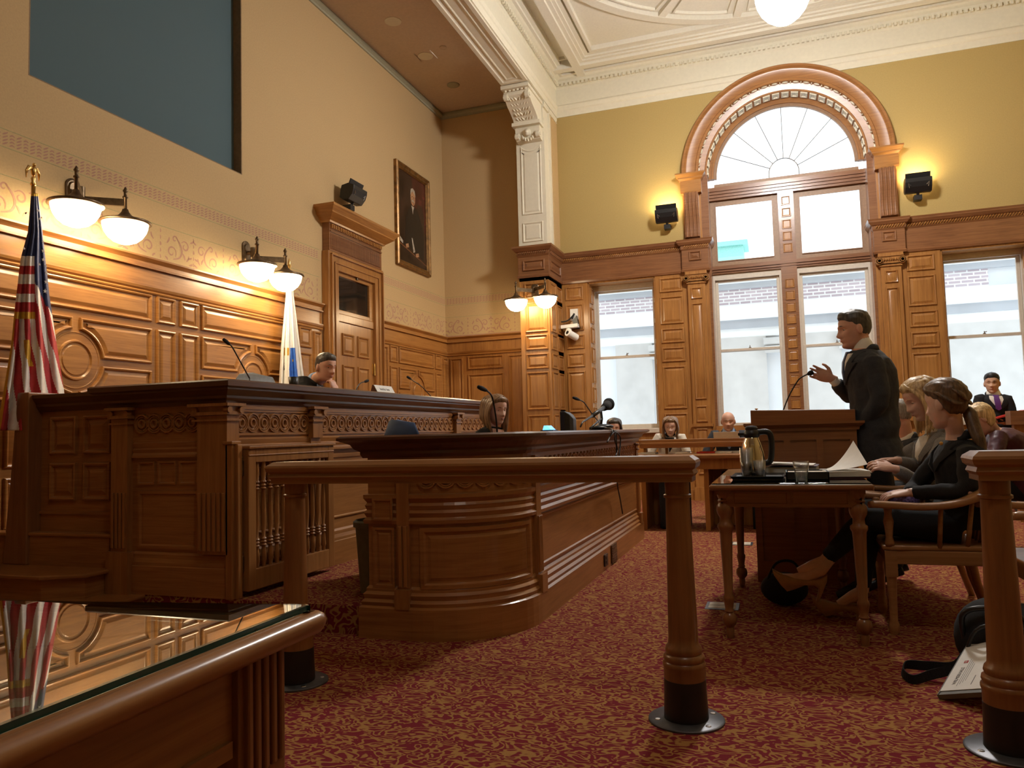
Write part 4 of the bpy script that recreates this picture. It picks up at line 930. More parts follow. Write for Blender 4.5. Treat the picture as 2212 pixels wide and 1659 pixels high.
for b_ in ((x0, x1, y0, y0+.006), (x0, x1, y1-.006, y1), (x0, x0+.006, y0, y1), (x1-.006, x1, y0, y1)): a.box(*b_, TS, TS+.042)
a.build('tray_wall', 'black', t); a = MB(); a.box(x0+.012, x1-.012, y0+.012, y1-.012, TS+.0045, TS+.036); a.build('paper_sheets', 'paperb', t)
t = thing('ring_binder', 'thick open ring binder with white pages behind the box tray', 'binder', (.02, 4.85, TS))
a = MB(); rz = Matrix.Rotation(-.10, 3, 'Z'); a.cbox(V((.06, 4.86, TS+.026)), (.28, .24, .046), rz); a.build('paper_block', 'paper', t)
a = MB(); a.cbox(V((.06, 4.86, TS+.002)), (.31, .27, .004), rz); a.cbox(V((.05, 4.86, TS+.06)), (.31, .27, .004), Matrix.Rotation(-.10, 3, 'Z') @ Matrix.Rotation(.045, 3, 'Y')); a.build('binder_cover', 'maroonc', t)
a = MB(); a.cbox(V((.05, 4.86, TS+.065)), (.27, .24, .004), Matrix.Rotation(-.10, 3, 'Z') @ Matrix.Rotation(.045, 3, 'Y')); a.cbox(V((.02, 4.84, TS+.0705)), (.14, .18, .002), Matrix.Rotation(.1, 3, 'Z') @ Matrix.Rotation(.045, 3, 'Y')); a.build('loose_sheet', 'paper', t)
t = thing('document_stack', 'tall white document stack whose top pages are being turned', 'documents', (.33, 4.62, TS))
a = MB(); rz = Matrix.Rotation(.06, 3, 'Z')
for k, (dx, w_) in enumerate(((0, .225), (.004, .22), (-.003, .228), (.005, .222), (0, .225))): a.cbox(V((.325+dx, 4.60, TS+.012+k*.006)), (w_, .27, .0055), Matrix.Rotation(.05+.01*k, 3, 'Z'))
a.build('paper_block', 'paper', t); a = MB(); a.cbox(V((.32, 4.60, TS+.003)), (.235, .28, .005), rz); a.build('folder_cover', 'maroonc', t)
a = MB(); rs = []   # the lifted leaf, curling up towards the hand
for i in range(13):
    s = i/12; ang = 1.0*min(1, s*2.2); row = []
    for j in range(7):
        q = j/6; x = .235+.20*s*(1-.20*q)+.01*q; y = 4.49+.23*q; z = TS+.041+(.13*s**1.6)*(.25+.95*q)*(1 if s < .99 else 1)
        row.append(V((x-.015*s*q, y, z)))
    rs.append(row)
vs = [p_ for r_ in rs for p_ in r_]; a.add(vs+[p_+V((0, 0, -.001)) for p_ in vs], [(i*7+j, i*7+j+1, (i+1)*7+j+1, (i+1)*7+j) for i in range(12) for j in range(6)]+[(91+i*7+j, 91+(i+1)*7+j, 91+(i+1)*7+j+1, 91+i*7+j+1) for i in range(12) for j in range(6)])
lift = a.build('lifted_page', 'paper', t, fix=False, smooth=True)
t = thing('water_tumbler', 'clear plastic tumbler half full of water at the table front edge', 'tumbler', (.13, 4.22, TS))
p = V((.095, 4.245, TS)); a = MB(); a.lathe(p, cu(.028, .041, .105, .002), 28); a.build('tumbler_wall', 'clear', t, smooth=True)
a = MB(); a.lathe(p, [(.001, .004), (.026, .004), (.033, .062), (.001, .062)], 24); a.build('water', 'clear', t, smooth=True)
# ================================================================== LECTERN
lc = thing('lectern', 'oak lectern with a raised slanted top behind the counsel table', 'lectern', (.15, 5.9, 0))
LX0, LX1, LY0, LY1 = -.195, .50, 5.76, 6.26
a = MB(); a.box(LX0, LX1, LY0, LY1, 0, 1.075)
fr = lambda u, v, h: V((u, LY0-h, v)); w_ = (LX1-LX0)
# frame-and-panel face
for b_ in ((LX0, LX1, 1.00, 1.075), (LX0, LX1, 0, .15), (LX0, LX1, .70, .78)): a.box(b_[0], b_[1], LY0-.014, LY0, b_[2], b_[3])
for k in range(4):
    x = LX0+.0005+(w_-.046)*k/3; a.box(x, x+.045, LY0-.0135, LY0, .001, 1.03)
a.build('lectern_body', 'lect', lc)
a = MB(); a.sweep([(0, 0), (.015, 0), (.02, .02), (.035, .03), (.05, .045), (.05, .06), (-.05, .06), (-.05, 0)], [(LX0, LY0-.014), (LX1, LY0-.014), (LX1, LY1), (LX0, LY1)], 1.065, closed=True); a.box(LX0, LX1, LY0, LY1, 1.10, 1.124); a.build('ledge', 'lect', lc)
a = MB(); a.rings([[V((x, y, z)) for y, z in ((LY0+.01, 1.12), (LY1-.02, 1.12), (LY1-.02, zt), (LY0+.01, zt))] for x, zt in ((LX0+.0, 1.222), (LX1+.0, 1.205))]); bevel(a.build('slanted_top', 'lect', lc), .005)
gm = thing('gooseneck_microphone', 'black gooseneck microphone rising from the lectern towards the standing man', 'microphone', (-.02, 5.95, 1.21), 'gooseneck microphones')
p0 = P(1690, 882, 1, 5.95); a = MB(); pts = curve2([p0+V((0, 0, -.03)), P(1703, 858, 1, 5.95), P(1721, 826, 1, 5.95), P(1730, 816, 1, 5.95), P(1745, 808, 1, 5.95)], 6); a.tube(pts, .005, 8); a.build('gooseneck', 'black', gm, smooth=True)
a = MB(); q0, q1 = P(1744, 809, 1, 5.95), P(1757, 803, 1, 5.95); a.tube([q0, q0.lerp(q1, .15), q0.lerp(q1, .4), q0.lerp(q1, .85), q1], [.008, .012, .018, .018, .010], 12); a.build('microphone_head', 'blackm', gm, smooth=True)
a = MB(); a.lathe(P(1634, 886, 1, 6.0)+V((0, 0, -.01)), [(.004, 0), (.004, .012), (.011, .015), (.011, .022), (.001, .024)], 12); tag(a.build('brass_knob', 'brass'), 'tiny brass knob on the lectern top left of the microphone', 'knob')
# ================================================================== ARMCHAIRS (facing -x in their own frame)
def armchair(label, loc, rot, name='armchair', group='oak courtroom armchairs'):
    t = thing(name, label, 'armchair', (0, 0, 0), group)
    a = MB(); poly = [(-.02, -.25), (.02, -.275), (.44, -.235), (.50, -.19), (.50, .19), (.44, .235), (.02, .275), (-.02, .25)]
    a.prism(poly, .435, .46); bevel(a.build('seat', 'chair', t), .01, 3)
    a = MB()
    for b_ in ((.0, .46, -.262, -.23), (.0, .46, .23, .262), (.0, .032, -.23, .23), (.44, .47, -.2, .2)): a.box(*b_, .365, .435)
    bevel(a.build('seat_rail', 'chair', t), .004)
    for s in (-1, 1):
        a = MB(); a.box(-.012, .046, s*.247-.03, s*.247+.03, .30, .435)
        a.lathe((.017, s*.247, 0), [(.001, 0), (.020, .0), (.027, .03), (.026, .05), (.019, .07), (.021, .2), (.025, .29), (.025, .305), (.001, .31)], 16); a.build('leg', 'chair', t, auto=50)
        a = MB(); a.tube([(.46, s*.19, .43), (.50, s*.20, .2), (.56, s*.21, 0)], [.024, .021, .018], 10); a.build('leg', 'chair', t, smooth=True)
        a = MB(); a.lathe((.017, s*.250, .455), [(.001, 0), (.022, .0), (.024, .02), (.017, .05), (.022, .10), (.026, .13), (.018, .17), (.022, .2), (.018, .215), (.001, .215)], 16); a.build('arm_post', 'chair', t, smooth=True)
        a = MB(); a.tube([(.25, s*.245, .45), (.265, s*.262, .67)], .012, 8); a.tube([(.38, s*.225, .45), (.41, s*.25, .69)], .012, 8); a.build('spindle', 'chair', t, smooth=True)
    a = MB(); half = [(-.07, -.275, .675), (-.045, -.285, .678), (.05, -.282, .672), (.18, -.285, .666), (.32, -.287, .680), (.42, -.265, .715), (.50, -.20, .755), (.54, -.10, .775), (.55, 0, .78)]
    pts = half+[(x, -y, z) for x, y, z in half[-2::-1]]; pts = curve2(pts, 4); n = len(pts)
    rs = []
    for i, p_ in enumerate(pts):
        d = (pts[min(i+1, n-1)]-pts[max(i-1, 0)]).normalized(); s_ = V((d.y, -d.x, 0)).normalized(); e = min(1, .45+.55*min(i, n-1-i)/3)
        w_ = .040*e; h_ = .017 + .03*max(0, 1-abs(i-n/2)/(n*.22))
        rs.append([p_+s_*w_*a_+V((0, 0, b_*h_)) for a_, b_ in ((-1, -.6), (-.8, -1), (.8, -1), (1, -.6), (1, .6), (.8, 1), (-.8, 1), (-1, .6))])
    a.rings(rs); a.build('arm_bow', 'chair', t, smooth=True)
    for k in range(5):
        y = -.15+.075*k; a = MB(); a.tube([(.47, y*.95, .455), (.535, y, .76)], .011, 8); a.build('back_spindle', 'chair', t, smooth=True)
    t.location = loc; t.rotation_euler = (0, 0, rot); return t
c1 = armchair('oak armchair nearest the rail, under the woman in the black blazer', (.50, 4.72, 0), 0)
c2 = armchair('oak armchair behind the first, under the woman in the grey blazer', (.53, 5.38, 0), -.04)
c3 = armchair('empty oak armchair at the right edge behind the rail post', (1.02, 4.22, 0), .03)
# ================================================================== FOREGROUND TABLE
ft = thing('press_table', 'glass topped oak table corner in the left foreground', 'table', (-1.3, 1.0, 0))
top = [(-.905, 1.40), (-.885, .15), (-2.05, .15), (-2.05, 1.22)]
def rounded(poly, r, n=6):
    out = []; m_ = len(poly)
    for i in range(m_):
        a, b, c = V(poly[i-1]), V(poly[i]), V(poly[(i+1) % m_]); d1 = (a-b).normalized(); d2 = (c-b).normalized()
        p0, p1 = b+d1*r, b+d2*r
        for k in range(n+1):
            t = k/n; out.append(tuple((p0*(1-t)+b*t)*(1-t)+(b*(1-t)+p1*t)*t))
    return out
tr = rounded(top, .035)
a = MB(); a.rings([[V((x, y, z)) for x, y in inset(tr, w_)] for w_, z in ((.03, .700), (.008, .703), (.0, .715), (-.003, .728), (.002, .738), (.012, .744), (.020, .7455), (.022, .742), (.03, .742), (.032, .746), (.05, .746))]); a.build('tabletop', 'tabY', ft, auto=50)
a = MB(); a.rings([[V((x, y, z)) for x, y in inset(tr, w_)] for w_, z in ((.040, .7465), (.032, .748), (.032, .757), (.036, .759))]); a.build('glass_top', 'tableglass', ft)
a = MB(); i0 = inset(tr, .0315); i1 = inset(tr, .0335); n = len(i0); vs = [V((x, y, z)) for z in (.747, .7575) for x, y in i0]
a.add(vs, [(j, (j+1) % n, n+(j+1) % n, n+j) for j in range(n)]); a.build('glass_edge', 'tglassedge', ft)
a = MB(); a.box(-1.95, -.985, .4, 1.20, .545, .70); a.box(-1.95, -.975, .35, 1.18, .52, .55); a.build('apron', 'tabY', ft)
for (cx, cy) in ((-1.03, 1.26), (-1.03, .30), (-1.95, 1.10), (-1.95, .30)):
    a = MB(); a.box(cx-.075, cx+.06, cy-.07, cy+.07, .44, .70)
    a.lathe((cx, cy, 0), [(.001, 0), (.03, 0), (.05, .08), (.035, .12), (.05, .25), (.065, .4), (.05, .44), (.001, .45)], 18)
    flutes(a, lambda u, v, h: V((cx+.06+h, u, v)), cy-.06, cy+.06, .47, .69, 5); bevel(a.build('leg', 'tableV', ft), .004)
a = MB(); 
for k, (x, c_) in enumerate(((-.955, 'paper'), )): pass
# ================================================================== FAR DESK BY THE WINDOWS
fd = thing('attorney_desk', 'long low oak desk with a raised shelf rail, by the windows', 'desk', (-.9, 8.7, 0))
X0, X1 = -1.52, -.27; X1 = .35
a = MB(); a.box(X0, X1, 8.40, 9.10, .775, .82); bevel(a.build('desktop', 'railX', fd), .012)
a = MB(); a.box(X0+.04, X1-.04, 8.46, 8.49, .66, .775); a.box(X0+.02, -1.12, 9.02, 9.05, 0, .775); a.box(-.83+.0, X1, 9.02, 9.05, 0, .775)
for x in (X0+.04, -.80, X1-.08): a.box(x, x+.05, 8.5, 9.05, 0, .775)
a.build('pedestal', 'oakV', fd)
a = MB(); a.box(X0-.02, X1, 8.78, 9.0, .92, .985); a.sweep([(0, 0), (.02, 0), (.03, .02), (.045, .04), (.045, .06), (0, .06)], [(X0, 8.78), (X1, 8.78)], .89); a.box(X0-.02, X1, 8.80, 9.0, .895, .925); bevel(a.build('shelf_rail', 'railX', fd), .004)
for x in (X0+.02, -1.25, -.75, X1-.06):
    a = MB(); a.box(x, x+.03, 8.84, 8.95, .82, .90); a.build('shelf_support', 'oakV', fd)
for (px, py, w_, d_, mt, lab) in ((1400, 972, .20, .14, 'paper', 'small pile of papers at the left end of the far desk'), (1475, 972, .16, .2, 'paper', 'pale papers on the far desk before the seated woman'), (1525, 970, .20, .16, 'red', 'red edged folder on the far desk'), (1562, 969, .24, .18, 'paper', 'white papers right of the red folder'), (1590, 968, .2, .16, 'paper', 'white papers nearest the carafe on the far desk')):
    p = P(px, py, 2, .835); p.y = min(max(p.y, 8.52), 8.85); p = V((P(px, py, 1, p.y).x, p.y, .822)); a = MB(); a.cbox(p+V((0, 0, .008)), (w_, d_, .014), Matrix.Rotation(random.uniform(-.3, .3), 3, 'Z')); a.cbox(p+V((.02, 0, .0185)), (w_*.8, d_*.9, .004), Matrix.Rotation(random.uniform(-.3, .3), 3, 'Z')); tag(a.build('paper_pile', mt), lab, 'papers')
t = thing('laptop', 'pale open laptop in front of the bald man', 'laptop', (-.5, 8.9, .985)); p = P(1569, 944, 1, 8.90); p.z = .985
a = MB(); a.cbox(p+V((0, .055, .007)), (.28, .10, .012)); a.build('keyboard_base', 'steel', t); a = MB(); a.cbox(p+V((0, -.0, .036)), (.28, .006, .07), Matrix.Rotation(.15, 3, 'X')); a.build('laptop_lid', 'sash', t)
a = MB(); a.box(-1.30, -.98, 8.55, 8.85, 0, .52); tag(bevel(a.build('black_case', 'blackm'), .03, 3), 'black case standing on the carpet under the far desk', 'case')
a = MB(); a.box(-.62, -.50, 8.62, 8.74, .35, .62); a.sphere((-.45, 8.75, .50), (.22, .16, .12), 16, 10); a.tube([(-.62, 8.7, 0), (-.6, 8.7, .4)], .02, 8); a.tube([(-.3, 8.7, 0), (-.3, 8.7, .4)], .02, 8); a.sphere((-.42, 8.66, .60), (.09, .05, .05)); tag(a.build('black_coat', 'blackm', smooth=True), 'dark coat heaped on a chair pushed under the far desk', 'coat')
# ================================================================== LAMPS
def lamp_head(parent, c, s=1.0):
    """bronze cap and lit opal bowl hanging at c (centre of the rim)"""
    c = V(c)
    a = MB(); a.lathe(c, [(.001, .115*s), (.022*s, .11*s), (.03*s, .085*s), (.055*s, .055*s), (.11*s, .028*s), (.175*s, .012*s), (.195*s, .006*s), (.198*s, -.008*s), (.185*s, -.016*s), (.165*s, -.010*s), (.001, .0)], 40); a.build('lamp_cap', 'bronze', parent, smooth=True)
    a = MB(); a.lathe(c, [(.001, -.006*s), (.172*s, -.006*s), (.171*s, -.03*s), (.158*s, -.075*s), (.13*s, -.12*s), (.09*s, -.155*s), (.045*s, -.173*s), (.001, -.178*s)], 40); a.build('lamp_bowl', 'globe', parent, smooth=True)
    a = MB(); a.lathe(c, [(.014*s, .10*s), (.014*s, .20*s), (.022*s, .205*s), (.022*s, .215*s), (.013*s, .222*s), (.013*s, .25*s), (.021*s, .262*s), (.012*s, .28*s), (.004*s, .295*s), (.001, .297*s)], 14); a.build('lamp_stem', 'bronze', parent, smooth=True)
def sconce(label, plate, n, heads):
    t = thing('wall_sconce', label, 'wall lamp', plate, 'double bowl wall sconces'); plate = V(plate); n = V(n); s = V((-n.y, n.x, 0))
    a = MB(); pts = [(cos(2*pi*k/28)*.062, sin(2*pi*k/28)*.062+(.07 if sin(2*pi*k/28) > 0 else -.07)) for k in range(28)]
    a.rings([[plate+s*u*q+V((0, 0, v*q))+n*h for u, v in pts] for q, h in ((1, 0), (1, .012), (.86, .02), (.8, .02), (.7, .034))]); a.build('wall_plate', 'bronze', t)
    a = MB(); k0 = plate+n*.10; a.tube([plate, k0], .022, 12)
    a.lathe(k0+V((0, 0, -.05)), [(.001, 0), (.03, .0), (.03, .10), (.001, .10)], 16)
    for h in heads:
        h = V(h); e = h+V((0, 0, .165)); b_ = V((k0.x, k0.y, e.z)); d = (e-b_).normalized(); q = V((-d.y, d.x, 0))*.012
        a.rings([[p_+q*u+V((0, 0, v)) for u, v in ((-1, -.028), (1, -.028), (1, .028), (-1, .028))] for p_ in (b_, e)])
    a.tube([k0, V((k0.x, k0.y, V(heads[0]).z+.165))], .02, 10); a.build('bracket_arm', 'bronze', t, auto=40)
    for h in heads: lamp_head(t, h)
    return t
sconce('nearest double bowl wall sconce, beside the striped flag', (XL, 4.52, 3.12), (1, 0, 0), [(-4.95, 4.26, 2.925), (-4.95, 4.72, 2.90)])
sconce('double bowl wall sconce above the white flag, left of the door', (XL, 6.64, 3.10), (1, 0, 0), [(-4.95, 6.38, 2.89), (-4.95, 6.85, 2.87)])
sconce('double bowl sconce on the wooden corner pier near the windows', (-3.53, YP, 3.32), (0, -1, 0), [(-3.74, 11.0, 3.155), (-3.27, 11.0, 3.165)])
# pendant
t = thing('pendant_lamp', 'large white acorn globe hanging from the middle of the ceiling', 'ceiling lamp', (.25, 8.5, 5.45)); c = V((.25, 8.52, 5.44))
a = MB(); a.lathe(c, [(.001, 0), (.05, .006), (.11, .035), (.18, .09), (.235, .16), (.27, .24), (.285, .31), (.28, .36), (.255, .40), (.20, .42), (.001, .42)], 48); a.build('globe', 'pend', t, smooth=True)
a = MB(); a.lathe(c, [(.001, .42), (.26, .40), (.30, .385), (.30, .41), (.24, .44), (.10, .50), (.04, .56), (.02, .60), (.02, 1.55), (.10, 1.58), (.14, 1.64), (.001, 1.66)], 40); a.build('pendant_stem', 'bronze', t, auto=50)
# floodlights
def flood(label, c, wall_n, warm=True):
    c = V(c); n = V(wall_n); s = V((-n.y, n.x, 0)); t = thing('floodlight', label, 'floodlight', c, 'black wall floodlights'); tilt = .3
    def F(u, v, h): return c+s*u+n*(v*cos(tilt)+h*sin(tilt))+V((0, 0, h*cos(tilt)-v*sin(tilt)))
    a = MB(); pr = [(.0, .105), (.09, .10), (.10, .05), (.095, -.02), (.06, -.10), (-.02, -.12), (-.075, -.10), (-.09, .0), (-.09, .06)]
    a.rings([[F(u, v, h) for v, h in pr] for u in (-.17, .17)]); bevel(a.build('housing', 'black', t), .006)
    a = MB(); a.rings([[F(u, v, h) for v, h in ((-.085, .062), (-.01, .104), (-.02, .112), (-.095, .07))] for u in (-.14, .14)]); a.build('lamp_window', 'flood', t)
    a = MB(); a.rings([[F(u, v, h) for v, h in ((.0, .10), (.012, .10), (.02, .17), (.008, .17))] for u in (-.16, .16)]); a.build('barn_door', 'black', t)
    a = MB(); a.cbox(c-n*.07+V((0, 0, -.175)), (.10 if abs(s.x) > .5 else .12, .12 if abs(s.x) > .5 else .10, .07)); a.tube([c+V((0, 0, -.10)), c-n*.04+V((0, 0, -.16))], .02, 10)
    a.build('mounting_box', 'black', t)
    a = MB()
    for sg in (-1, 1): a.tube([F(sg*.10, .102, .0), F(sg*.13, .102, .035), F(sg*.12, .10, -.03)], .004, 6)
    a.build('clip', 'steel', t); return t
flood('black floodlight throwing warm light up the wall, left of the arch', (-1.52, 11.93, 4.46), (0, -1, 0))
flood('black floodlight throwing warm light up the wall, right of the arch', (2.01, 11.93, 4.47), (0, -1, 0))
f3 = flood('small black floodlight above the door cornice', (-5.12, 8.55, 4.28), (1, 0, 0))
for ch in f3.children:
    if ch.name.startswith('lamp_window'): ch.data.materials[0] = M['darkglass']
# security camera on its outlet
t = thing('security_camera', 'white bullet security camera on a bracket beside the side window', 'camera', (-3.1, 12.05, 2.9)); c = V((-3.17, 11.95, 2.80))
a = MB(); a.box(-3.17, -3.04, 12.06, 12.10, 2.93, 3.12); a.build('outlet_plate', 'paper', t)
a = MB(); a.rings([[V((x, y, z)) for x, z in ((-3.12, 2.92), (-3.05, 3.0), (-3.01, 2.78), (-3.09, 2.80))] for y in (12.0, 12.085)]); a.tube(curve2([(-3.09, 12.02, 3.03), (-3.2, 11.98, 2.92), (-3.36, 11.95, 2.90), (-3.36, 11.93, 2.83)], 5), .012, 8); a.tube([(-3.1, 12.05, 3.04), (-3.12, 12.0, 2.95)], .014, 8); a.build('bracket', 'black', t)
a = MB(); a.cbox(c+V((.02, .0, .02)), (.28, .12, .055), Matrix.Rotation(-.05, 3, 'Y')); a.build('camera_arm', 'paper', t)
a = MB(); a.lathe(c+V((.0, -.01, -.10)), [(.001, 0), (.05, .0), (.055, .03), (.04, .11), (.001, .11)], 20); a.tube([c+V((.00, -.10, -.09)), c+V((.10, .08, -.16))], [.058, .058], 22); a.build('camera_body', 'paper', t, auto=40)
a = MB(); a.tube([c+V((-.003, -.104, -.088)), c+V((.0, -.10, -.09))], [.03, .03], 18); a.build('lens', 'black', t)
# ================================================================== PORTRAIT
t = thing('framed_portrait', 'tall gilt framed dark portrait of a seated robed man', 'painting', (XL, 10.59, 4.5)); y0, y1, z0, z1 = 10.02, 11.16, 3.68, 5.28
a = MB(); pr = [(0, 0), (0, .05), (.02, .065), (.03, .06), (.05, .045), (.075, .05), (.085, .035), (.095, .02), (.095, 0)]
rs = []
for (yy, zz, sy, sz) in ((y0, z0, 1, 1), (y1, z0, -1, 1), (y1, z1, -1, -1), (y0, z1, 1, -1)): rs.append([V((XL+h, yy+sy*w_, zz+sz*w_)) for w_, h in pr])
rs.append(rs[0]); a.rings(rs, cap0=False, cap1=False); a.build('picture_frame', plain('dark gilt frame', (.22, .11, .03), .35, .5, noise_amt=.3, ns=15), t)
a = MB(); FP = lambda u, v, h: V((XL+.012+h, u, v))
ms = [plain('dark brown canvas', (.028, .014, .009), .25, noise_amt=.5, ns=5), plain('reddish canvas ground', (.07, .014, .010), .25, noise_amt=.4, ns=5), plain('painted black robe', (.012, .011, .010), .25, noise_amt=.4, ns=12), plain('painted flesh', (.42, .22, .11), .3, noise_amt=.3, ns=30), plain('painted white hair', (.45, .40, .32), .3, noise_amt=.25, ns=40), plain('painted desk edge', (.16, .06, .02), .3)]
a.mi = 0; a.frameprism(FP, rect(y0+.09, y1-.09, z0+.09, z1-.09), 0, .002)
def pol(mi, pts, h): a.mi = mi; a.frameprism(FP, [(y0+.09+u*(y1-y0-.18), z0+.09+v*(z1-z0-.18)) for u, v in pts], .002, .002+h)
pol(1, [(.55, .55), (1, .42), (1, 1), (.5, 1)], .0005)
pol(0, [(.62, .34), (.93, .36), (.95, .60), (.86, .72), (.70, .72), (.62, .62)], .0007)
pol(2, [(.22, .20), (.9, .10), (.92, .30), (.85, .50), (.72, .62), (.60, .665), (.47, .665), (.36, .60), (.26, .45)], .001)
pol(4, [(.47, .665), (.57, .66), (.54, .62), (.52, .57), (.50, .62)], .0014)
pol(3, [(.445+.085+.085*cos(q), .755+.085*sin(q)) for q in [2*pi*k/16 for k in range(16)]], .0016)
pol(4, [(.44, .78), (.46, .85), (.53, .87), (.60, .85), (.625, .78), (.60, .80), (.53, .835), (.47, .81)], .002)
pol(4, [(.48, .725), (.53, .74), (.58, .725), (.57, .71), (.53, .718), (.49, .71)], .0022)
pol(2, [(.49, .77), (.515, .772), (.515, .765), (.49, .762)], .0022); pol(2, [(.55, .772), (.575, .77), (.575, .762), (.55, .765)], .0022)
pol(5, [(0, .20), (1, .06), (1, .05), (0, .185)], .0016); pol(0, [(0, .185), (1, .05), (1, 0), (0, 0)], .0013)
pol(3, [(.25, .20), (.34, .22), (.36, .18), (.27, .16)], .002); pol(3, [(.60, .14), (.70, .16), (.72, .12), (.62, .105)], .002); pol(4, [(.46, .30), (.49, .30), (.58, .16), (.52, .14)], .0018); pol(4, [(.02, .27), (.16, .22), (.15, .19), (.02, .22)], .0018)
a.build('canvas', ms, t)
# ================================================================== FLAGS
def flagcloth(name, left, right, ytop, ybot, rule, mats, x0, folds, amp, parent, label=None, rows=170, colsn=120):
    def ev(tab, y):
        for i in range(len(tab)-1):
            if y <= tab[i+1][1] or i == len(tab)-2:
                (xa, ya), (xb, yb) = tab[i], tab[i+1]; return xa+(xb-xa)*(y-ya)/(yb-ya)
    a = MB(); vs = []; 
    for r in range(rows+1):
        y = ytop+(ybot-ytop)*r/rows; xa, xb = ev(left, y), ev(right, y)
        for c_ in range(colsn+1):
            s = c_/colsn; f_ = r/rows; px = xa+(xb-xa)*(s+.015*sin(s*folds*2*pi+1))
            rel = amp*(.25+.75*f_)*(sin(s*folds*2*pi+.8*f_)+.4*sin(s*folds*4.3*pi+2+f_*2)) + .10*sin(pi*s)*(.3+.7*f_)
            vs.append(P(px, y, 0, x0+rel))
    fs = []; mi = []
    for r in range(rows):
        for c_ in range(colsn):
            fs.append((r*(colsn+1)+c_, r*(colsn+1)+c_+1, (r+1)*(colsn+1)+c_+1, (r+1)*(colsn+1)+c_)); s = (c_+.5)/colsn; y = ytop+(ybot-ytop)*(r+.5)/rows; mi.append(rule(s, y))
    a.v = vs; a.f = fs; a.m = mi; o = a.build(name, mats, parent, fix=False, smooth=True); md = o.modifiers.new('solid', 'SOLIDIFY'); md.thickness = .006; return o
t = thing('national_flag', 'stars and stripes flag with gold fringe draped on a pole with an eagle', 'flag', (-4.9, 3.88, .52))
def rule(s, y):   # 0 navy 1 red 2 white 3 gold
    if y < 500: return 0 if not (y < 424) else 3
    k = 565+ (s*0)
    if s < .56:
        if y < 553: return 0
        if y < 674:
            yy = (y-553)/20.2; return 2 if int(yy) % 2 == 0 else 1
        if y < 688: return 3
    elif y < 560+90*(s-.30)/.7*1.35: return 0
    if s < .06 and y > 690: return 3
    if abs(s-(.34+.12*(y-740)/60)) < .06 and 735 < y < 790: return 3
    q = s*7.5-(y-690)/170*1.7+20
    return 1 if int(q) % 2 == 0 else 2
flagcloth('flag_cloth', [(69, 418), (62, 500), (45, 560), (30, 680), (24, 740), (4, 860), (-8, 930)], [(80, 418), (88, 480), (97, 560), (106, 640), (118, 720), (138, 843), (146, 930)], 418, 930, rule, ['navy', 'flagred', 'flagwhite', 'gold'], -4.98, 3.5, .028, t)
a = MB(); a.tube([P(72, 1000, 0, -4.97), P(72, 395, 0, -4.97)], .014, 12); a.tube([P(72, 1010, 0, -4.97), V((P(72, 1010, 0, -4.97).x, P(72, 1010, 0, -4.97).y, .53))], .014, 12); pb = P(72, 1010, 0, -4.97); a.lathe((pb.x, pb.y, .525), [(.001, 0), (.14, 0), (.14, .02), (.05, .06), (.02, .09), (.001, .09)], 24); a.build('flag_pole', 'brass', t, smooth=True)
e = P(72, 398, 0, -4.97); a = MB(); a.lathe(e, [(.001, -.02), (.016, -.01), (.022, .0), (.012, .02), (.018, .04), (.010, .055), (.001, .06)], 14)
a.sphere(e+V((0, 0, .095)), (.020, .018, .038), 12, 8); a.sphere(e+V((.006, 0, .140)), (.014, .012, .015), 10, 8); a.tube([e+V((.01, 0, .140)), e+V((.028, -.004, .132))], [.006, .002], 6)
for s in (-1, 1):
    for k in range(4): a.tube([e+V((0, s*.012, .115)), e+V((-.005, s*(.034+.006*k), .125-.012*k)), e+V((-.008, s*(.040+.003*k), .085-.016*k))], [.010, .009, .003], 6)
a.build('eagle_finial', 'brass', t, smooth=True)
a = MB()
def star(c, r):
    pts = []
    for k in range(10):
        q = pi/2+pi*k/5; rr = r if k % 2 == 0 else r*.4; pts.append(V((0, cos(q)*rr, sin(q)*rr)))
    a.rings([[c+p_+V((h, 0, 0)) for p_ in pts] for h in (0, .003)])
for px, py, r in ((83, 455, 3.4), (86, 473, 3.2), (94, 523, 4), (94, 542, 5), (94, 561, 4.2), (101, 589, 4.4), (100, 609, 5), (98, 629, 5.2), (53, 537, 3.2), (86, 571, 3.5), (100, 575, 3.5)):
    a = MB(); p_ = P(px-1, py, 0, -4.85); star(p_, r*.0033); a.build('star', 'flagwhite', t)
t = thing('state_flag', 'white flag with a blue and gold emblem draped on a pole under the sconce', 'flag', (-4.9, 6.85, .52))
def rule2(s, y):
    if 752 < y < 830:
        f_ = (y-752)/78
        if .52-.22*f_ < s < .74+.04*f_ and not (s < .40 and y > 800): return 1 if not (.56 < s < .64 and 776 < y < 782) else 2
        if .16 < s < .42-.1*f_ and y < 768 and abs(s-.30) > .04: return 2
        if abs(s-.17-.1*f_) < .02 and y < 800: return 3
    return 0
flagcloth('flag_cloth', [(619, 600), (618, 639), (612, 700), (607, 747), (603, 815), (598, 900)], [(631, 600), (633.5, 639), (641, 700), (648, 760), (655, 815), (662, 900)], 616, 900, rule2, ['paper', 'sealblue', 'gold', 'greychair'], -5.17, 3.2, .028, t)
a = MB(); pb = P(626, 880, 0, -5.18); a.tube([V((pb.x, pb.y, .53)), P(625, 582, 0, -5.18)], .013, 10); a.lathe((pb.x, pb.y, .525), [(.001, 0), (.085, 0), (.085, .02), (.04, .06), (.02, .09), (.001, .09)], 24); a.build('flag_pole', 'brass', t, smooth=True)
a = MB(); a.lathe(P(625, 585, 0, -5.18), [(.001, 0), (.018, .01), (.012, .03), (.022, .05), (.014, .10), (.004, .14), (.001, .145)], 12); a.build('spear_finial', 'brass', t, smooth=True)
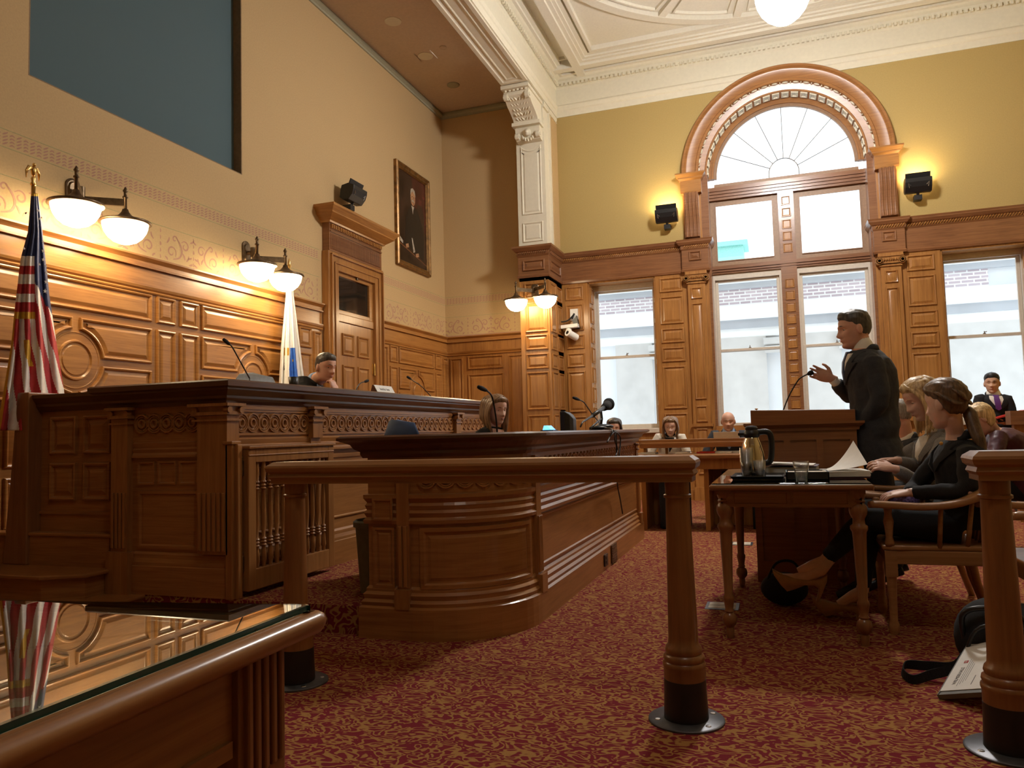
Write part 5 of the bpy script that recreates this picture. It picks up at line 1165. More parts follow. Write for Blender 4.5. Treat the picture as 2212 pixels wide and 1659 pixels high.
# ================================================================== BENCH-TOP THINGS
def goose(label, ax, val, pts, r=.005, base=None, head=.014):
    q = [P(x, y, ax, val) for x, y in pts]; t = thing('gooseneck_microphone', label, 'microphone', q[0], 'gooseneck microphones')
    a = MB(); a.tube(curve2(q[:-1], 6), r, 8); a.build('gooseneck', 'black', t, smooth=True)
    e0, e1 = q[-2], q[-1]; a = MB(); a.tube([e0, e0.lerp(e1, .2), e0.lerp(e1, .6), e1, e1+(e1-e0)*.08], [r, head*.8, head, head*.8, head*.3], 12); a.build('microphone_head', 'blackm', t, smooth=True)
    b_ = q[0]; bz = base; a = MB(); a.tube([b_, V((b_.x, b_.y, bz+.01))], r, 8); a.lathe((b_.x, b_.y, bz), [(.001, 0), (.05, 0), (.048, .015), (.015, .025), (.001, .026)], 18); a.build('microphone_base', 'black', t, smooth=True)
goose('thin microphone leaning left above the empty judges chair', 0, -3.62, [(539, 817), (524, 790), (503, 752), (497, 745), (483, 733)], .005, 1.19)
goose('short grey microphone just right of the judge', 0, -3.62, [(768, 846), (773, 834), (780, 827), (787, 825), (795, 822)], .005, 1.19)
goose('slanted microphone right of the name plate', 0, -3.62, [(936, 862), (912, 836), (893, 823), (888, 819), (880, 814)], .005, 1.19)
goose('tall microphone in front of the clerk with light brown hair', 0, -1.62, [(1074, 935), (1071, 900), (1063, 858), (1052, 844), (1034, 836)], .0055, .93)
goose('microphone bending left behind the boom microphone on the clerks bench', 0, -1.62, [(1294, 912), (1276, 890), (1262, 870), (1252, 864), (1239, 859)], .0055, .93)
t = thing('name_plate', 'cream name plate on a dark wedge on the judges bench', 'name plate', (-3.25, 5.85, 1.475)); b0 = V((-3.24, 5.86, 1.475))
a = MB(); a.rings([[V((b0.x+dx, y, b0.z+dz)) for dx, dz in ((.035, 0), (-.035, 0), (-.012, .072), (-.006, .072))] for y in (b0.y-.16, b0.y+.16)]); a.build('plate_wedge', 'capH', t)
a = MB(); sl = V((-.041, 0, .072)).normalized(); o0 = V((b0.x+.036, b0.y, b0.z+.003)); nr = V((.87, 0, .49))
def FN(u, v, h): return o0+V((0, u, 0))+sl*v+nr*h
a.frameprism(FN, rect(-.155, .155, .004, .078), 0, .003); a.build('plate_face', 'paper', t)
a = MB(); u = -.085
for k, w_ in enumerate((.014, .009, .009, .009, .006, .005, .009, .009, 0, .012, .009, .012, .009)):
    if w_: a.frameprism(FN, rect(u, u+w_*.35, .028, .052 if k in (0, 4, 5, 9) else .044), .003, .0036); a.frameprism(FN, rect(u+w_*.5, u+w_*.85, .028, .044), .003, .0036); a.frameprism(FN, rect(u, u+w_*.85, .036, .040), .003, .0036)
    u += w_+.004 if w_ else .010
a.build('plate_lettering', 'ink', t)
def swivel(label, c, mat, w_, rot, ztop, z0, group=None):
    t = thing('office_chair', label, 'chair', (c[0], c[1], z0), group); c = V((c[0], c[1], 0)); R3 = Matrix.Rotation(rot, 3, 'Z')
    a = MB(); rs = []
    for k in range(9):
        f_ = k/8; z = z0+.42+(ztop-z0-.42)*f_; ww = w_*(.42+.10*sin(pi*min(1, f_*1.1)))*(1 if f_ < .9 else (1-(f_-.9)*2.5)); th = .035*(1 if f_ < .95 else .6)
        rs.append([c+R3 @ V((-.24+.02*f_+th*sin(q)*1.0+.06*abs(cos(q))**2, ww*cos(q), 0))+V((0, 0, z+ (.03*(1-abs(cos(q))) if f_ == 1 else 0))) for q in [2*pi*j/24 for j in range(24)]])
    a.rings(rs); a.build('backrest', mat, t, smooth=True)
    a = MB(); a.rings([[c+R3 @ V((x*.25, y*.25, 0))+V((0, 0, z)) for x, y in [(cos(2*pi*j/24)*q, sin(2*pi*j/24)*q) for j in range(24)]] for q, z in ((.9, z0+.40), (1, z0+.43), (1, z0+.46), (.85, z0+.49))]); a.build('seat', mat, t, smooth=True)
    a = MB(); a.tube([c+V((0, 0, z0+.08)), c+V((0, 0, z0+.41))], .03, 12)
    for j in range(5): a.tube([c+V((0, 0, z0+.10)), c+V((.26*cos(j*1.257), .26*sin(j*1.257), z0+.04))], .018, 8); a.sphere(c+V((.26*cos(j*1.257), .26*sin(j*1.257), z0+.028)), .028, 10, 8)
    a.build('star_base', 'black', t, smooth=True); return t
swivel('grey leather chair back showing above the judges bench, left of the judge', tuple(P(588, 820, 0, -4.05))[:2], 'greychair', .70, 0, 1.655, .52)
swivel('low navy chair back behind the clerks bench, left of the clerk', tuple(P(913, 925, 0, -2.36))[:2], 'bluechair', .52, 1.0, 1.19, .155)
swivel('black chair of the seated judge', (-4.12, 5.62), 'black', .5, 0, 1.42, .52)
swivel('dark chair of the seated clerk', (-2.35, 5.95), 'bluechair', .48, 0, 1.02, .155)
# glass on the judges bench, ear-muff like black desk object
a = MB(); p = V((-3.36, 4.74, 1.46)); a.lathe(p, [(.001, 0), (.03, 0), (.038, .10), (.036, .10), (.029, .004), (.001, .004)], 20); tag(a.build('water_glass', 'black', smooth=True), 'small dark glossy cup on the judges bench at the judges elbow', 'cup')
# monitor, blue lit device, papers on the clerk's bench
t = thing('monitor', 'black computer monitor seen from behind on the clerks bench', 'monitor', (-1.68, 6.0, .93)); c = P(1222, 905, 0, -1.68); c.z = 1.095
R3 = Matrix.Rotation(-1.42, 3, 'Z')
a = MB(); a.rings([[c+R3 @ V((x*sx, y, z*sx+.03)) for x, z in ((-.19, -.145), (.19, -.145), (.19, .145), (-.19, .145))] for y, sx in ((-.025, 1), (.015, 1), (.05, .82), (.075, .6))]); bevel(a.build('monitor_shell', 'black', t), .008)
a = MB(); a.cbox(c+V((0, 0, -.10)), (.05, .05, .14), R3); a.cbox(V((c.x, c.y, .94)), (.2, .16, .02), R3); a.build('monitor_stand', 'black', t)
t = thing('desk_phone', 'small device with a glowing blue screen on the clerks bench', 'phone', (-1.52, 5.06, 1.11)); c = V((-1.50, 5.04, 1.113))
a = MB(); a.cbox(c, (.09, .12, .012)); a.build('device_body', 'black', t); a = MB(); a.rings([[c+V((x, y, z)) for x, z in ((-.03, .006), (.03, .006), (.0, .035), (-.02, .035))] for y in (-.055, .055)]); a.build('device_screen', 'bluelamp', t)
# boom microphone on a small stand
t = thing('boom_microphone', 'large black foam headed microphone on a low stand on the clerks bench', 'microphone', (-1.5, 6.7, 1.11)); X_ = -1.50; q = lambda x, y: P(x, y, 0, X_)
a = MB(); a.tube([q(1254, 922), q(1258, 912), q(1280, 898)], [.006, .007, .012], 10); a.tube([q(1280, 898), q(1306, 879)], [.018, .02], 12); a.build('microphone_body', 'black', t, smooth=True)
a = MB(); a.sphere(q(1315, 873), (.055, .055, .058), 18, 12); a.tube([q(1304, 881), q(1312, 875)], [.03, .045], 14); a.build('foam_head', 'blackm', t, smooth=True)
a = MB(); b_ = q(1297, 928); a.tube([q(1298, 888), q(1300, 905), q(1297, 922)], .012, 8); a.lathe((b_.x, b_.y, 1.112), [(.001, 0), (.10, 0), (.10, .012), (.03, .03), (.012, .05), (.001, .05)], 20); a.tube([q(1298, 905), q(1275, 925)], .008, 6); a.sphere((b_.x+.02, b_.y+.05, 1.14), (.09, .10, .025), 12, 8); a.sphere((b_.x, b_.y-.1, 1.13), (.08, .07, .022), 12, 8); a.build('stand', 'black', t, smooth=True)
a = MB(); C2 = lambda x, y: P(x, y, 0, -1.262)
a.tube(curve2([q(1300, 925), C2(1322, 927), C2(1317, 945), C2(1312, 955), C2(1320, 940), C2(1330, 935), C2(1332, 975), P(1333, 1040, 0, -1.34), P(1340, 1080, 0, -1.34), P(1345, 1110, 0, -1.34)], 6), .006, 8)
a.tube(curve2([C2(1330, 930), C2(1328, 950), C2(1334, 970), C2(1330, 985)], 5), .006, 8); a.tube(curve2([C2(1325, 930), C2(1340, 945), C2(1337, 985)], 5), .006, 8); a.build('cable', 'black', t, smooth=True)
# trash bin
t = tag(MB().lathe((-2.385, 4.20, .155), [(.001, 0), (.10, 0), (.125, .38), (.125, .40), (.14, .40), (.14, .43), (.125, .44), (.12, .40), (.09, .01), (.001, .01)], 24).build('waste_bin', 'bin', auto=50), 'grey green waste bin tucked beside the clerks bench', 'waste bin')
# floor outlets
for i, (x, y, lab) in enumerate(((-.385, 4.93, 'brass floor outlet plate beside the front table leg'), (-.39, 7.58, 'distant brass floor outlet plate left of the lectern'))):
    t = thing('floor_outlet', lab, 'floor outlet', (x, y, 0), 'floor outlet plates'); a = MB(); a.box(x-.10, x+.10, y-.10, y+.10, 0, .004); bevel(a.build('outlet_rim', 'plate', t), .002); a = MB(); a.box(x-.08, x+.08, y-.08, y-.004, .004, .006); a.box(x-.08, x+.08, y+.004, y+.08, .004, .006); a.build('outlet_lid', 'paperb', t)
# ================================================================== TEXT HELPER, BINDER, BAG
def textmesh(name, body, size, mat, parent, origin, ux, uy, ext=.0004, align='LEFT'):
    cu_ = bpy.data.curves.new(name, 'FONT'); cu_.body = body; cu_.size = size; cu_.extrude = ext; cu_.align_x = align
    o = bpy.data.objects.new(name, cu_); COL.objects.link(o); dg = bpy.context.evaluated_depsgraph_get(); me = bpy.data.meshes.new_from_object(o.evaluated_get(dg)); bpy.data.objects.remove(o)
    ux = V(ux).normalized(); uy = V(uy); uy = (uy-ux*uy.dot(ux)).normalized(); uz = ux.cross(uy)
    me.transform(Matrix(((ux.x, uy.x, uz.x, origin[0]), (ux.y, uy.y, uz.y, origin[1]), (ux.z, uy.z, uz.z, origin[2]), (0, 0, 0, 1))))
    me.materials.clear(); me.materials.append(M[mat]); o = bpy.data.objects.new(name, me); COL.objects.link(o); o.parent = parent; o.matrix_parent_inverse = wmat(parent).inverted(); return o
A_ = P(2025, 1500, 2, .02); B_ = P(2093, 1385, 1, 3.80); C_ = P(2112, 1562, 2, .02)
eu = (B_-A_); Lh = eu.length; eu.normalize(); ev = (C_-A_); ev = (ev-eu*ev.dot(eu)).normalized(); en = eu.cross(ev)
if en.dot(CAM-A_) < 0: en = -en
t = thing('report_binder', 'white covered report lying tilted against the dark bag by the rail post', 'binder', A_)
def FB(u, v, h): return A_+eu*u+ev*v+en*h
a = MB(); a.frameprism(FB, rect(0, Lh, -.004, .215), -.022, -.002); a.frameprism(FB, rect(0, Lh, .0, .004), -.022, .001); a.build('binder_body', 'greychair', t)
a = MB(); a.frameprism(FB, rect(.022, Lh-.018, .0, .213), -.001, .0008); a.build('cover_sheet', 'paper', t)
textmesh('cover_lettering', 'WILMERHALE', .0205, 'ink', t, FB(.062, .052, .0012), eu, -ev)
a = MB(); a.frameprism(FB, rect(.218, .236, .036, .053), .0008, .0016)
for k in range(8): pass
a.build('red_mark', 'redink', t); textmesh('mark_lettering', 'WH', .011, 'paper', t, FB(.219, .048, .0017), eu, -ev)
a = MB()
for k in range(4): a.frameprism(FB, rect(.050+.012*k, .245-.012*k, .060+.008*k, .0615+.008*k), .0008, .0012)
a.frameprism(FB, rect(.055, .12, .115, .118), .0008, .0012); a.build('small_print', 'ink', t)
# bag
t = thing('shoulder_bag', 'black shoulder bag with a looped strap lying behind the rail post', 'bag', (.8, 3.75, 0))
a = MB(); a.sphere((.93, 3.86, .15), (.24, .17, .16), 24, 14); a.sphere((.84, 3.86, .16), (.16, .14, .17), 20, 12); a.build('bag_body', 'blackm', t, smooth=True)
a = MB(); a.tube(curve2([(.72, 3.82, .12), (.70, 3.76, .27), (.78, 3.74, .31), (.9, 3.75, .28), (1.0, 3.72, .22)], 5), .012, 8); a.tube(curve2([(.70, 3.8, .05), (.74, 3.72, .22), (.86, 3.7, .25), (1.0, 3.66, .2)], 5), .008, 8); a.build('bag_piping', 'black', t, smooth=True)
a = MB(); pth = curve2([V((.70, 3.76, .10)), P(2060, 1440, 2, .06), P(2000, 1438, 2, .055), P(1958, 1436, 2, .05), P(1950, 1452, 2, .03), P(1972, 1468, 2, .02), P(2010, 1458, 2, .03), P(2055, 1446, 2, .05), V((.66, 3.68, .09))], 6); rs = []
for i, p_ in enumerate(pth):
    d = (pth[min(i+1, len(pth)-1)]-pth[max(i-1, 0)]).normalized(); f_ = i/len(pth); up = V((.25*sin(f_*5), .35*cos(f_*7), 1)).normalized(); up = (up-d*up.dot(d)).normalized(); n_ = d.cross(up)
    rs.append([p_+up*a_*.02+n_*b_*.002 for a_, b_ in ((-1, -1), (1, -1), (1, 1), (-1, 1))])
a.rings(rs); a.build('bag_strap', 'blackm', t, smooth=False)
a = MB(); a.sphere((-.02, 5.05, .10), (.14, .10, .10), 20, 12); a.tube(curve2([(-.12, 5.02, .14), (-.06, 5.0, .26), (.04, 5.0, .27), (.10, 5.03, .16)], 6), .008, 8); tag(a.build('handbag', 'blackm', smooth=True), 'black handbag with a thin handle on the floor under the counsel table', 'bag')
# ================================================================== PEOPLE
def G(x, s): return exp(-.5*(x/s)**2)
def sm(x): x = max(0, min(1, x)); return x*x*(3-2*x)
FT = [(-.120, .030), (-.114, .062), (-.106, .078), (-.092, .084), (-.075, .084), (-.05, .086), (-.02, .087), (.01, .088), (.03, .091), (.055, .091), (.078, .083), (.095, .070), (.108, .048), (.116, .024), (.120, 0)]
BT = [(-.120, 0), (-.10, .018), (-.085, .038), (-.06, .062), (-.03, .086), (.0, .099), (.03, .103), (.06, .097), (.085, .081), (.102, .060), (.113, .034), (.120, 0)]
SD = [(-.120, .008), (-.112, .026), (-.10, .040), (-.085, .051), (-.06, .061), (-.03, .068), (.0, .073), (.03, .076), (.06, .073), (.085, .062), (.102, .046), (.113, .027), (.120, 0)]
def face_shape(d, fem=0):
    """head surface in its own frame: x right, y forward, z up (metres)"""
    z = d.z*.120; h = sqrt(max(1e-9, d.x*d.x+d.y*d.y)); hx, hy = d.x/h, d.y/h
    S_ = interp(SD, z)*(1-.05*fem*sm((-z-.02)/.05)); Y_ = interp(FT if hy > 0 else BT, z)*(1-.04*fem if hy > 0 and z < -.08 else 1)
    x, y = S_*hx, Y_*hy
    if hy > 0:
        f = sm(hy*1.6); s = abs(x)
        o = .005*G(z-.026, .009)*G(x, .045)*(1-.6*fem)
        o -= .013*G(s-.031, .014)*G(z-.006, .012)
        if z < .030: o += (.004+(.026-.004*fem)*min(1, max(0, (.030-z)/.060))**1.15)*G(x, .0085+.005*sm((-.005-z)/.025))*sm((z+.043)/.009)
        o += .006*G(s-.014, .006)*G(z+.031, .007)
        o += .004*G(s-.044, .018)*G(z+.018, .018)
        o += .0085*G(x, .020)*(G(z+.053, .005)+G(z+.064, .0055)) - .006*G(x, .024)*G(z+.0585, .002)
        o -= .006*G(x, .022)*G(z+.077, .006); o += .008*G(x, .018)*G(z+.098, .012)
        y += o*f
    return V((x, y, z))
def dirs(n=56, m=40):
    return [[V((sin(pi*i/m)*sin(2*pi*k/n), sin(pi*i/m)*cos(2*pi*k/n), -cos(pi*i/m))) for k in range(n)] for i in range(1, m)]
def interp(tab, y):
    if y <= tab[0][0]: return tab[0][1]
    for (a, b), (c, d) in zip(tab, tab[1:]):
        if y <= c: return b+(d-b)*(y-a)/(c-a)
    return tab[-1][1]
HL = {'short': [(-.10, -.055), (-.03, -.045), (-.012, .0), (.02, .030), (.05, .045), (.075, .062)], 'bald': [(-.10, -.05), (-.05, -.03), (-.02, .02), (.0, .05), (.02, .3)],
      'long': [(-.10, -.10), (-.01, -.09), (.0, .0), (.03, .045), (.05, .055), (.08, .068)], 'pulled': [(-.10, -.075), (-.04, -.06), (-.012, .01), (.02, .035), (.05, .050), (.078, .064)]}
def hand(mb, wr, d, n, up, curl, s=1.0, spread=.10, rw=.0):
    """palm, five fingers; d along the hand, n where the palm faces, up = thumb side"""
    wr = V(wr); d = V(d).normalized(); n = V(n); n = (n-d*n.dot(d)).normalized(); t = d.cross(n)
    if t.dot(V(up)) < 0: t = -t
    rs = []
    for l, w_, h in ((-.03, .026, .021), (.0, .027, .019), (.02, .035, .018), (.05, .042, .016), (.078, .042, .013), (.092, .038, .010)):
        rs.append([wr+d*l*s+t*w_*s*cos(q)+n*h*s*sin(q) for q in [2*pi*k/14 for k in range(14)]])
    mb.rings(rs)
    for i, (off, L) in enumerate(((.031, .070), (.011, .079), (-.010, .073), (-.030, .057))):
        c = curl[i]; p = wr+d*.082*s+t*off*s; dd = (d+t*spread*(off/.03)).normalized(); pts = [p-dd*.02*s, p]
        for seg, fr_ in ((.45, .5), (.30, 1.0), (.25, .8)):
            a = c*fr_; dd = (dd*cos(a)+n*sin(a)).normalized(); nn = (n-dd*n.dot(dd))
            n_loc = nn.normalized() if nn.length > .05 else n; pts.append(pts[-1]+dd*L*seg*s); n_keep = n_loc; n = n if nn.length < .05 else n
            n2 = n_loc; dd = dd
            n = n2
        n = V(n); mb.tube(pts, [.0095*s, .0098*s, .0088*s, .0078*s, .006*s], 8)
        # restore palm normal for the next finger
        n = (d.cross(t)); n = n if n.dot(hand_n) > 0 else -n
    p = wr+d*.022*s+t*.028*s; dd = (d*.62+t*.78+n*.25*curl[4]).normalized(); e = (d*.85+t*.35+n*.6*curl[4]).normalized(); g = (d*.95+t*.05+n*.9*curl[4]).normalized()
    mb.tube([p-dd*.02*s, p, p+dd*.034*s, p+dd*.034*s+e*.03*s, p+dd*.034*s+e*.03*s+g*.022*s], [.013*s, .014*s, .011*s, .0095*s, .0065*s], 9)
hand_n = V((0, 0, 1))
def hand_at(mb, wr, d, n, up, curl, s=1.0, spread=.10):
    global hand_n
    dv = V(d).normalized(); nv = V(n); hand_n = (nv-dv*nv.dot(dv)).normalized(); hand(mb, wr, d, n, up, curl, s, spread)
def remesh(o, vox, smooth=2):
    m = o.modifiers.new('skin', 'REMESH'); m.mode = 'VOXEL'; m.voxel_size = vox; m.use_smooth_shade = True
    if smooth: s = o.modifiers.new('smooth', 'SMOOTH'); s.iterations = smooth; s.factor = .5
    return o
def person(label, J, look, name='person', vox=.0055):
    """J: joints in the room. look: materials and kinds"""
    g = lambda k: V(J[k]) if k in J else None
    hc, hs_ = g('head'), look.get('hs', 1.0); f = V(J['face']).normalized(); u = V(J.get('hup', (0, 0, 1))); u = (u-f*u.dot(f)).normalized(); r = f.cross(u)
    HM = lambda p: hc+(r*p.x+f*p.y+u*p.z)*hs_
    def HG(p):   # hair below the ears hangs straight down
        return HM(p) if p.z > -.01 else HM(V((p.x, p.y, -.01)))+(V((0, 0, 1))*.85+u*.15)*(p.z+.01)*hs_
    sl, sr, nb, pv = g('sl'), g('sr'), g('neck'), g('pelvis'); fem = look.get('fem', 0); bs = look.get('bs', 1.0)
    ax = (sl-sr).normalized(); spine = (nb-pv); fwd = (-ax).cross(spine.normalized()).normalized()
    if fwd.dot(V((f.x, f.y, 0))) < 0: fwd = -fwd
    ST = look.get('st') or ([(0, .165, .125), (.12, .172, .13), (.32, .145, .11), (.55, .158, .122), (.74, .172, .122), (.86, .165, .105), (.94, .11, .08), (1.0, .062, .062)] if not fem else [(0, .165, .125), (.12, .170, .13), (.34, .125, .10), (.55, .140, .115), (.70, .148, .125), (.85, .145, .092), (.93, .09, .068), (1.0, .052, .052)])
    def spc(t): 
        c = pv.lerp(nb, t); return c - fwd*.035*sin(pi*t)*look.get('hunch', 1)
    def ring(t, a, b, n=26, k=1.0, ofs=0):
        return [spc(t)+ax*(a*bs+ofs)*cos(q)*1.0+fwd*(b*bs+ofs)*sin(q) for q in [2*pi*i/n for i in range(n)]]
    body = MB()
    # head and ears
    D = dirs(); body.rings([[HM(face_shape(d, fem)) for d in row] for row in D])
    for s in (-1, 1):
        if look.get('ears', 1):
            body.sphere(HM(V((s*.077, -.012, -.004))), (.011*hs_, .019*hs_, .032*hs_), 12, 8, mat=Matrix((r, f, u)).transposed() @ Matrix.Rotation(-s*.35, 3, 'Z'))
    body.tube([HM(V((0, -.022, .0))), HM(V((0, -.02, -.07))), nb+(HM(V((0, -.02, -.07)))-nb)*.3, nb-(nb-pv).normalized()*.06], [.05*hs_, .044*hs_ if fem else .058*hs_, .045 if fem else .062, .06], 18)
    body.rings([ring(t, a*.9, b*.9) for t, a, b in ST])
    arms = []
    for S_, E_, W_ in (('sl', 'el', 'wl'), ('sr', 'er', 'wr')):
        if E_ not in J: continue
        s0, e0, w0 = g(S_), g(E_), g(W_); arms.append((s0, e0, w0)); body.tube([s0, s0.lerp(e0, .5), e0, e0.lerp(w0, .4), w0], [.046, .04, .035, .034, .024], 12)
    for H_ in ('hl', 'hr'):
        if H_ in J:
            wk = 'wl' if H_ == 'hl' else 'wr'; d, n, up, curl = J[H_]; hand_at(body, g(wk), d, n, up, curl, look.get('hands', 1.0))
    for a_, b_, c_, d_ in (('pl', 'kl', 'al', 'tl'), ('pr', 'kr', 'ar', 'tr')):
        if b_ in J: body.tube([g(a_), g(b_), g(c_)], [.065, .048, .034], 12); body.tube([g(c_), g(c_).lerp(g(d_), .4), g(d_)], [.034, .034, .022], 10)
    root = remesh(body.build(name, look['skin'], None), vox, 1); root.modifiers['smooth'].factor = .35
    tag(root, label, 'person', look.get('group'))
    K = lambda mb, nm, mt, **kw: mb.build(nm, mt, root, **kw)
    # eyes, brows, lips
    for s in (-1, 1):
        a = MB(); c = face_shape(V((s*.40, .91, .075)).normalized(), fem); a.sphere(HM(c+V((0, -.0085, 0))), .0118*hs_, 14, 10); eo = K(a, 'eye', 'eyew', smooth=True)
        a = MB(); a.sphere(HM(c+V((0, .0005, -.001))), (.005*hs_,)*3, 10, 8); a.build('iris', 'iris', eo, smooth=True)
        a = MB(); a.sphere(HM(c+V((0, -.0076, .0015))), .0124*hs_, 14, 10); vs = [(v, k) for k, v in enumerate(a.v)]
        lid = MB(); rs = []
        for k in range(7):
            th = radians(5+13*k) if not look.get('down') else radians(-12+13*k); rs.append([HM(c+V((0, -.0085, 0))+V((.0128*cos(ph)*1.15, .0128*cos(th)*sin(ph), .0128*sin(th)+.0)) ) for ph in [radians(10+16*j) for j in range(11)]])
        lid.rings(rs, closed=False, cap0=False, cap1=False); K(lid, 'eyelid', look['skin'], smooth=True, fix=False)
        if look.get('brow', 1):
            a = MB(); pts = [HM(face_shape(V((s*q, .9, .25+.04*sin((abs(q)-.2)*6))).normalized(), fem)+V((0, -.0005, 0))) for q in (.16, .28, .42, .56)]; a.tube(pts, [.0014*hs_, .0028*hs_, .0026*hs_, .001*hs_], 6); K(a, 'eyebrow', look['hair'], smooth=True)
    a = MB()
    for zz, rr in ((-.465, .0036), (-.535, .0042)):
        pts = [HM(face_shape(V((q, .86, zz+.03*abs(q))).normalized(), fem)+V((0, -.0008, 0))) for q in (-.20, -.12, 0, .12, .20)]; a.tube(pts, [.001*hs_, rr*.8*hs_, rr*hs_, rr*.8*hs_, .001*hs_], 6)
    K(a, 'lips', 'lips', smooth=True)
    # hair cap
    st = look['style']; tab = HL[st]; th = look.get('ht', .014); a = MB(); rs = []
    for row in dirs(96, 64):
        rr = []
        for d in row:
            p = face_shape(d, fem); pz, py = p.z, p.y; hl = interp(tab, py)+.006*noise.noise(V((p.x*60, p.y*60, 3))); mk = sm((pz-hl)/.022+.3)
            if st == 'bald': mk *= sm((.062-pz)/.02)
            nz = (noise.noise(p*38)*.35+noise.noise(p*90)*.2)*(.4 if fem else 1)
            gr = .18+.82*sm((pz-hl)/(.055 if st == 'short' else .03)); t_ = th*((.28+.72*sm((pz-.035)/.06)) if st == 'short' else (.6+.4*sm((pz+.02)/.09)))*gr*(1+nz*.5)+.0028*gr*noise.noise(V((p.x*130, p.y*22, p.z*60)))
            qf = V((0, .006, .008))*mk*sm((py-.02)/.06)*sm((pz-.05)/.04) if st == 'short' else V((0, 0, 0))
            rr.append(HM(p+d*(t_*mk-.008*(1-mk))+V((0, 0, .004*mk*sm(pz/.08)))+qf))
        rs.append(rr)
    a.rings(rs); hair = K(a, 'hair', look['hair'], smooth=True)
    if 'locks' in look:
        a = MB()
        for pts, rad, fl in look['locks']: a.tube(curve2([HG(V(p)) for p in pts], 5), [rad*hs_*interp([(0, .6), (.3, 1), (.75, 1), (1, .12)], i/(len(pts)*5-5)) for i in range((len(pts)-1)*5+1)], 10, flat=fl)
        o = a.build('hair_locks', look['hair'], hair, smooth=True); remesh(o, .005, 5)
    if 'extra_hair' in look:
        a = MB()
        for pts, rad in look['extra_hair']: a.tube(curve2([V(p) for p in pts], 6), [interp(rad, i/((len(pts)-1)*6)) for i in range((len(pts)-1)*6+1)], 14, flat=.75)
        a.build('hair_locks', look['hair'], hair, smooth=True)
    # jacket
    jm = look.get('jacket')
    if jm:
        a = MB(); ex = look.get('ex', .014); R_ = [ring(t, s_a, s_b, ofs=ex) for t, s_a, s_b in ST[:-1]]+[ring(.985, .066 if not fem else .05, .064 if not fem else .05, ofs=.006)]
        if look.get('tail'):
            lo = look['tail']; R_ = [[p+V(lo)*1.0+(p-spc(0))*.10 for p in R_[0]], [p+V(lo)*.5+(p-spc(0))*.06 for p in R_[0]]]+R_
        a.rings(R_)
        for (s0, e0, w0) in arms:
            cd_ = (w0-e0).normalized(); q = e0.lerp(w0, .5); wc = w0-cd_*look.get('cuff', .02)
            a.tube([s0+(nb-s0)*.22-V((0, 0, .012)), s0, s0.lerp(e0, .3), s0.lerp(e0, .7), e0-(e0-s0).normalized()*.03, e0+cd_*.03, q, wc], [x*look.get('aw', 1)*(.84 if fem else 1) for x in (.055, .068, .066, .060, .058, .055, .050, .041)], 16)
        o = K(a, look.get('jname', 'jacket'), jm); remesh(o, .009, 4)
        tx = bpy.data.textures.new('cloth_folds', 'CLOUDS'); tx.noise_scale = .075; dm = o.modifiers.new('folds', 'DISPLACE'); dm.texture = tx; dm.strength = look.get('fold', .016); dm.mid_level = .5; dm.texture_coords = 'GLOBAL'
    if look.get('cuffm'):
        for (s0, e0, w0) in arms:
            cd_ = (w0-e0).normalized(); a = MB(); a.tube([w0-cd_*(look.get('cuff', .02)+.05), w0-cd_*.006], [.036, .034], 16); K(a, 'shirt_cuff', look['cuffm'], smooth=True)
    def patch(nm, mt, prof, off, n=7):
        """prof: list of (t, ang0, ang1) on the front of the torso"""
        a = MB(); rs = []
        for t, a0, a1 in prof:
            A_ = interp([(q[0], q[1]) for q in ST], t)*bs; B_ = interp([(q[0], q[2]) for q in ST], t)*bs
            outer = [spc(t)+ax*(A_+off)*sin(radians(a0+(a1-a0)*k/n))+fwd*(B_+off)*cos(radians(a0+(a1-a0)*k/n)) for k in range(n+1)]
            inner = [p-fwd*.02 for p in outer]; rs.append(outer+inner[::-1])
        a.rings(rs); return K(a, nm, mt, auto=50)
    if look.get('shirt'):
        e = look.get('ex', .014); 
        patch('shirt_front', look['shirt'], [(.62, -2, 2), (.70, -9, 9), (.78, -15, 15), (.86, -22, 22), (.91, -27, 27), (.95, -32, 32)], e+.007)
        a = MB(); nd = (HM(V((0, -.02, -.07)))-nb).normalized(); c0 = nb+nd*.005; q1 = nd.cross(fwd).normalized(); q2 = q1.cross(nd).normalized()
        if q2.dot(fwd) < 0: q2 = -q2
        kr = .054 if fem else .067
        a.rings([[c0+nd*h+(q1*cos(q)+q2*sin(q))*rr-nd*.030*max(0, sin(q)) for q in [2*pi*k/28 for k in range(28)]] for h, rr in ((-.02, kr+.008), (.015, kr+.004), (look.get('ch', .040), kr-.003), (look.get('ch', .040)-.002, kr-.009))], cap0=False, cap1=False); K(a, 'shirt_collar', look['shirt'], smooth=True)
    if look.get('lapel'):
        a = MB(); rs = []
        for k in range(25):
            q = radians(-112+224*k/24); dr = -fwd*cos(q)+ax*sin(q); fr_ = sm((abs(q)-1.0)/1.0); b0 = spc(.955)+(nb-spc(.955))*.5; rb = (.078 if not fem else .066)*look.get('bs', 1)**.5
            base = b0+dr*rb-V((0, 0, (.012 if not fem else -.012)+.035*fr_)); up_ = V((0, 0, 1))
            rs.append([base+dr*.016, base+dr*.010+up_*.034, base-dr*.004+up_*(.048-.02*fr_), base-dr*.012+up_*(.044-.02*fr_), base-dr*.006])
        a.rings(rs); o = K(a, 'jacket_collar', look['lapel'], smooth=True)
    if look.get('tie'): patch('necktie', look['tie'], [(.60, -1, 1), (.64, -9, 9), (.75, -8.5, 8.5), (.86, -9, 9), (.925, -9, 9), (.95, -14, 14), (.972, -16, 16)], look.get('ex', .014)+.016, 4)
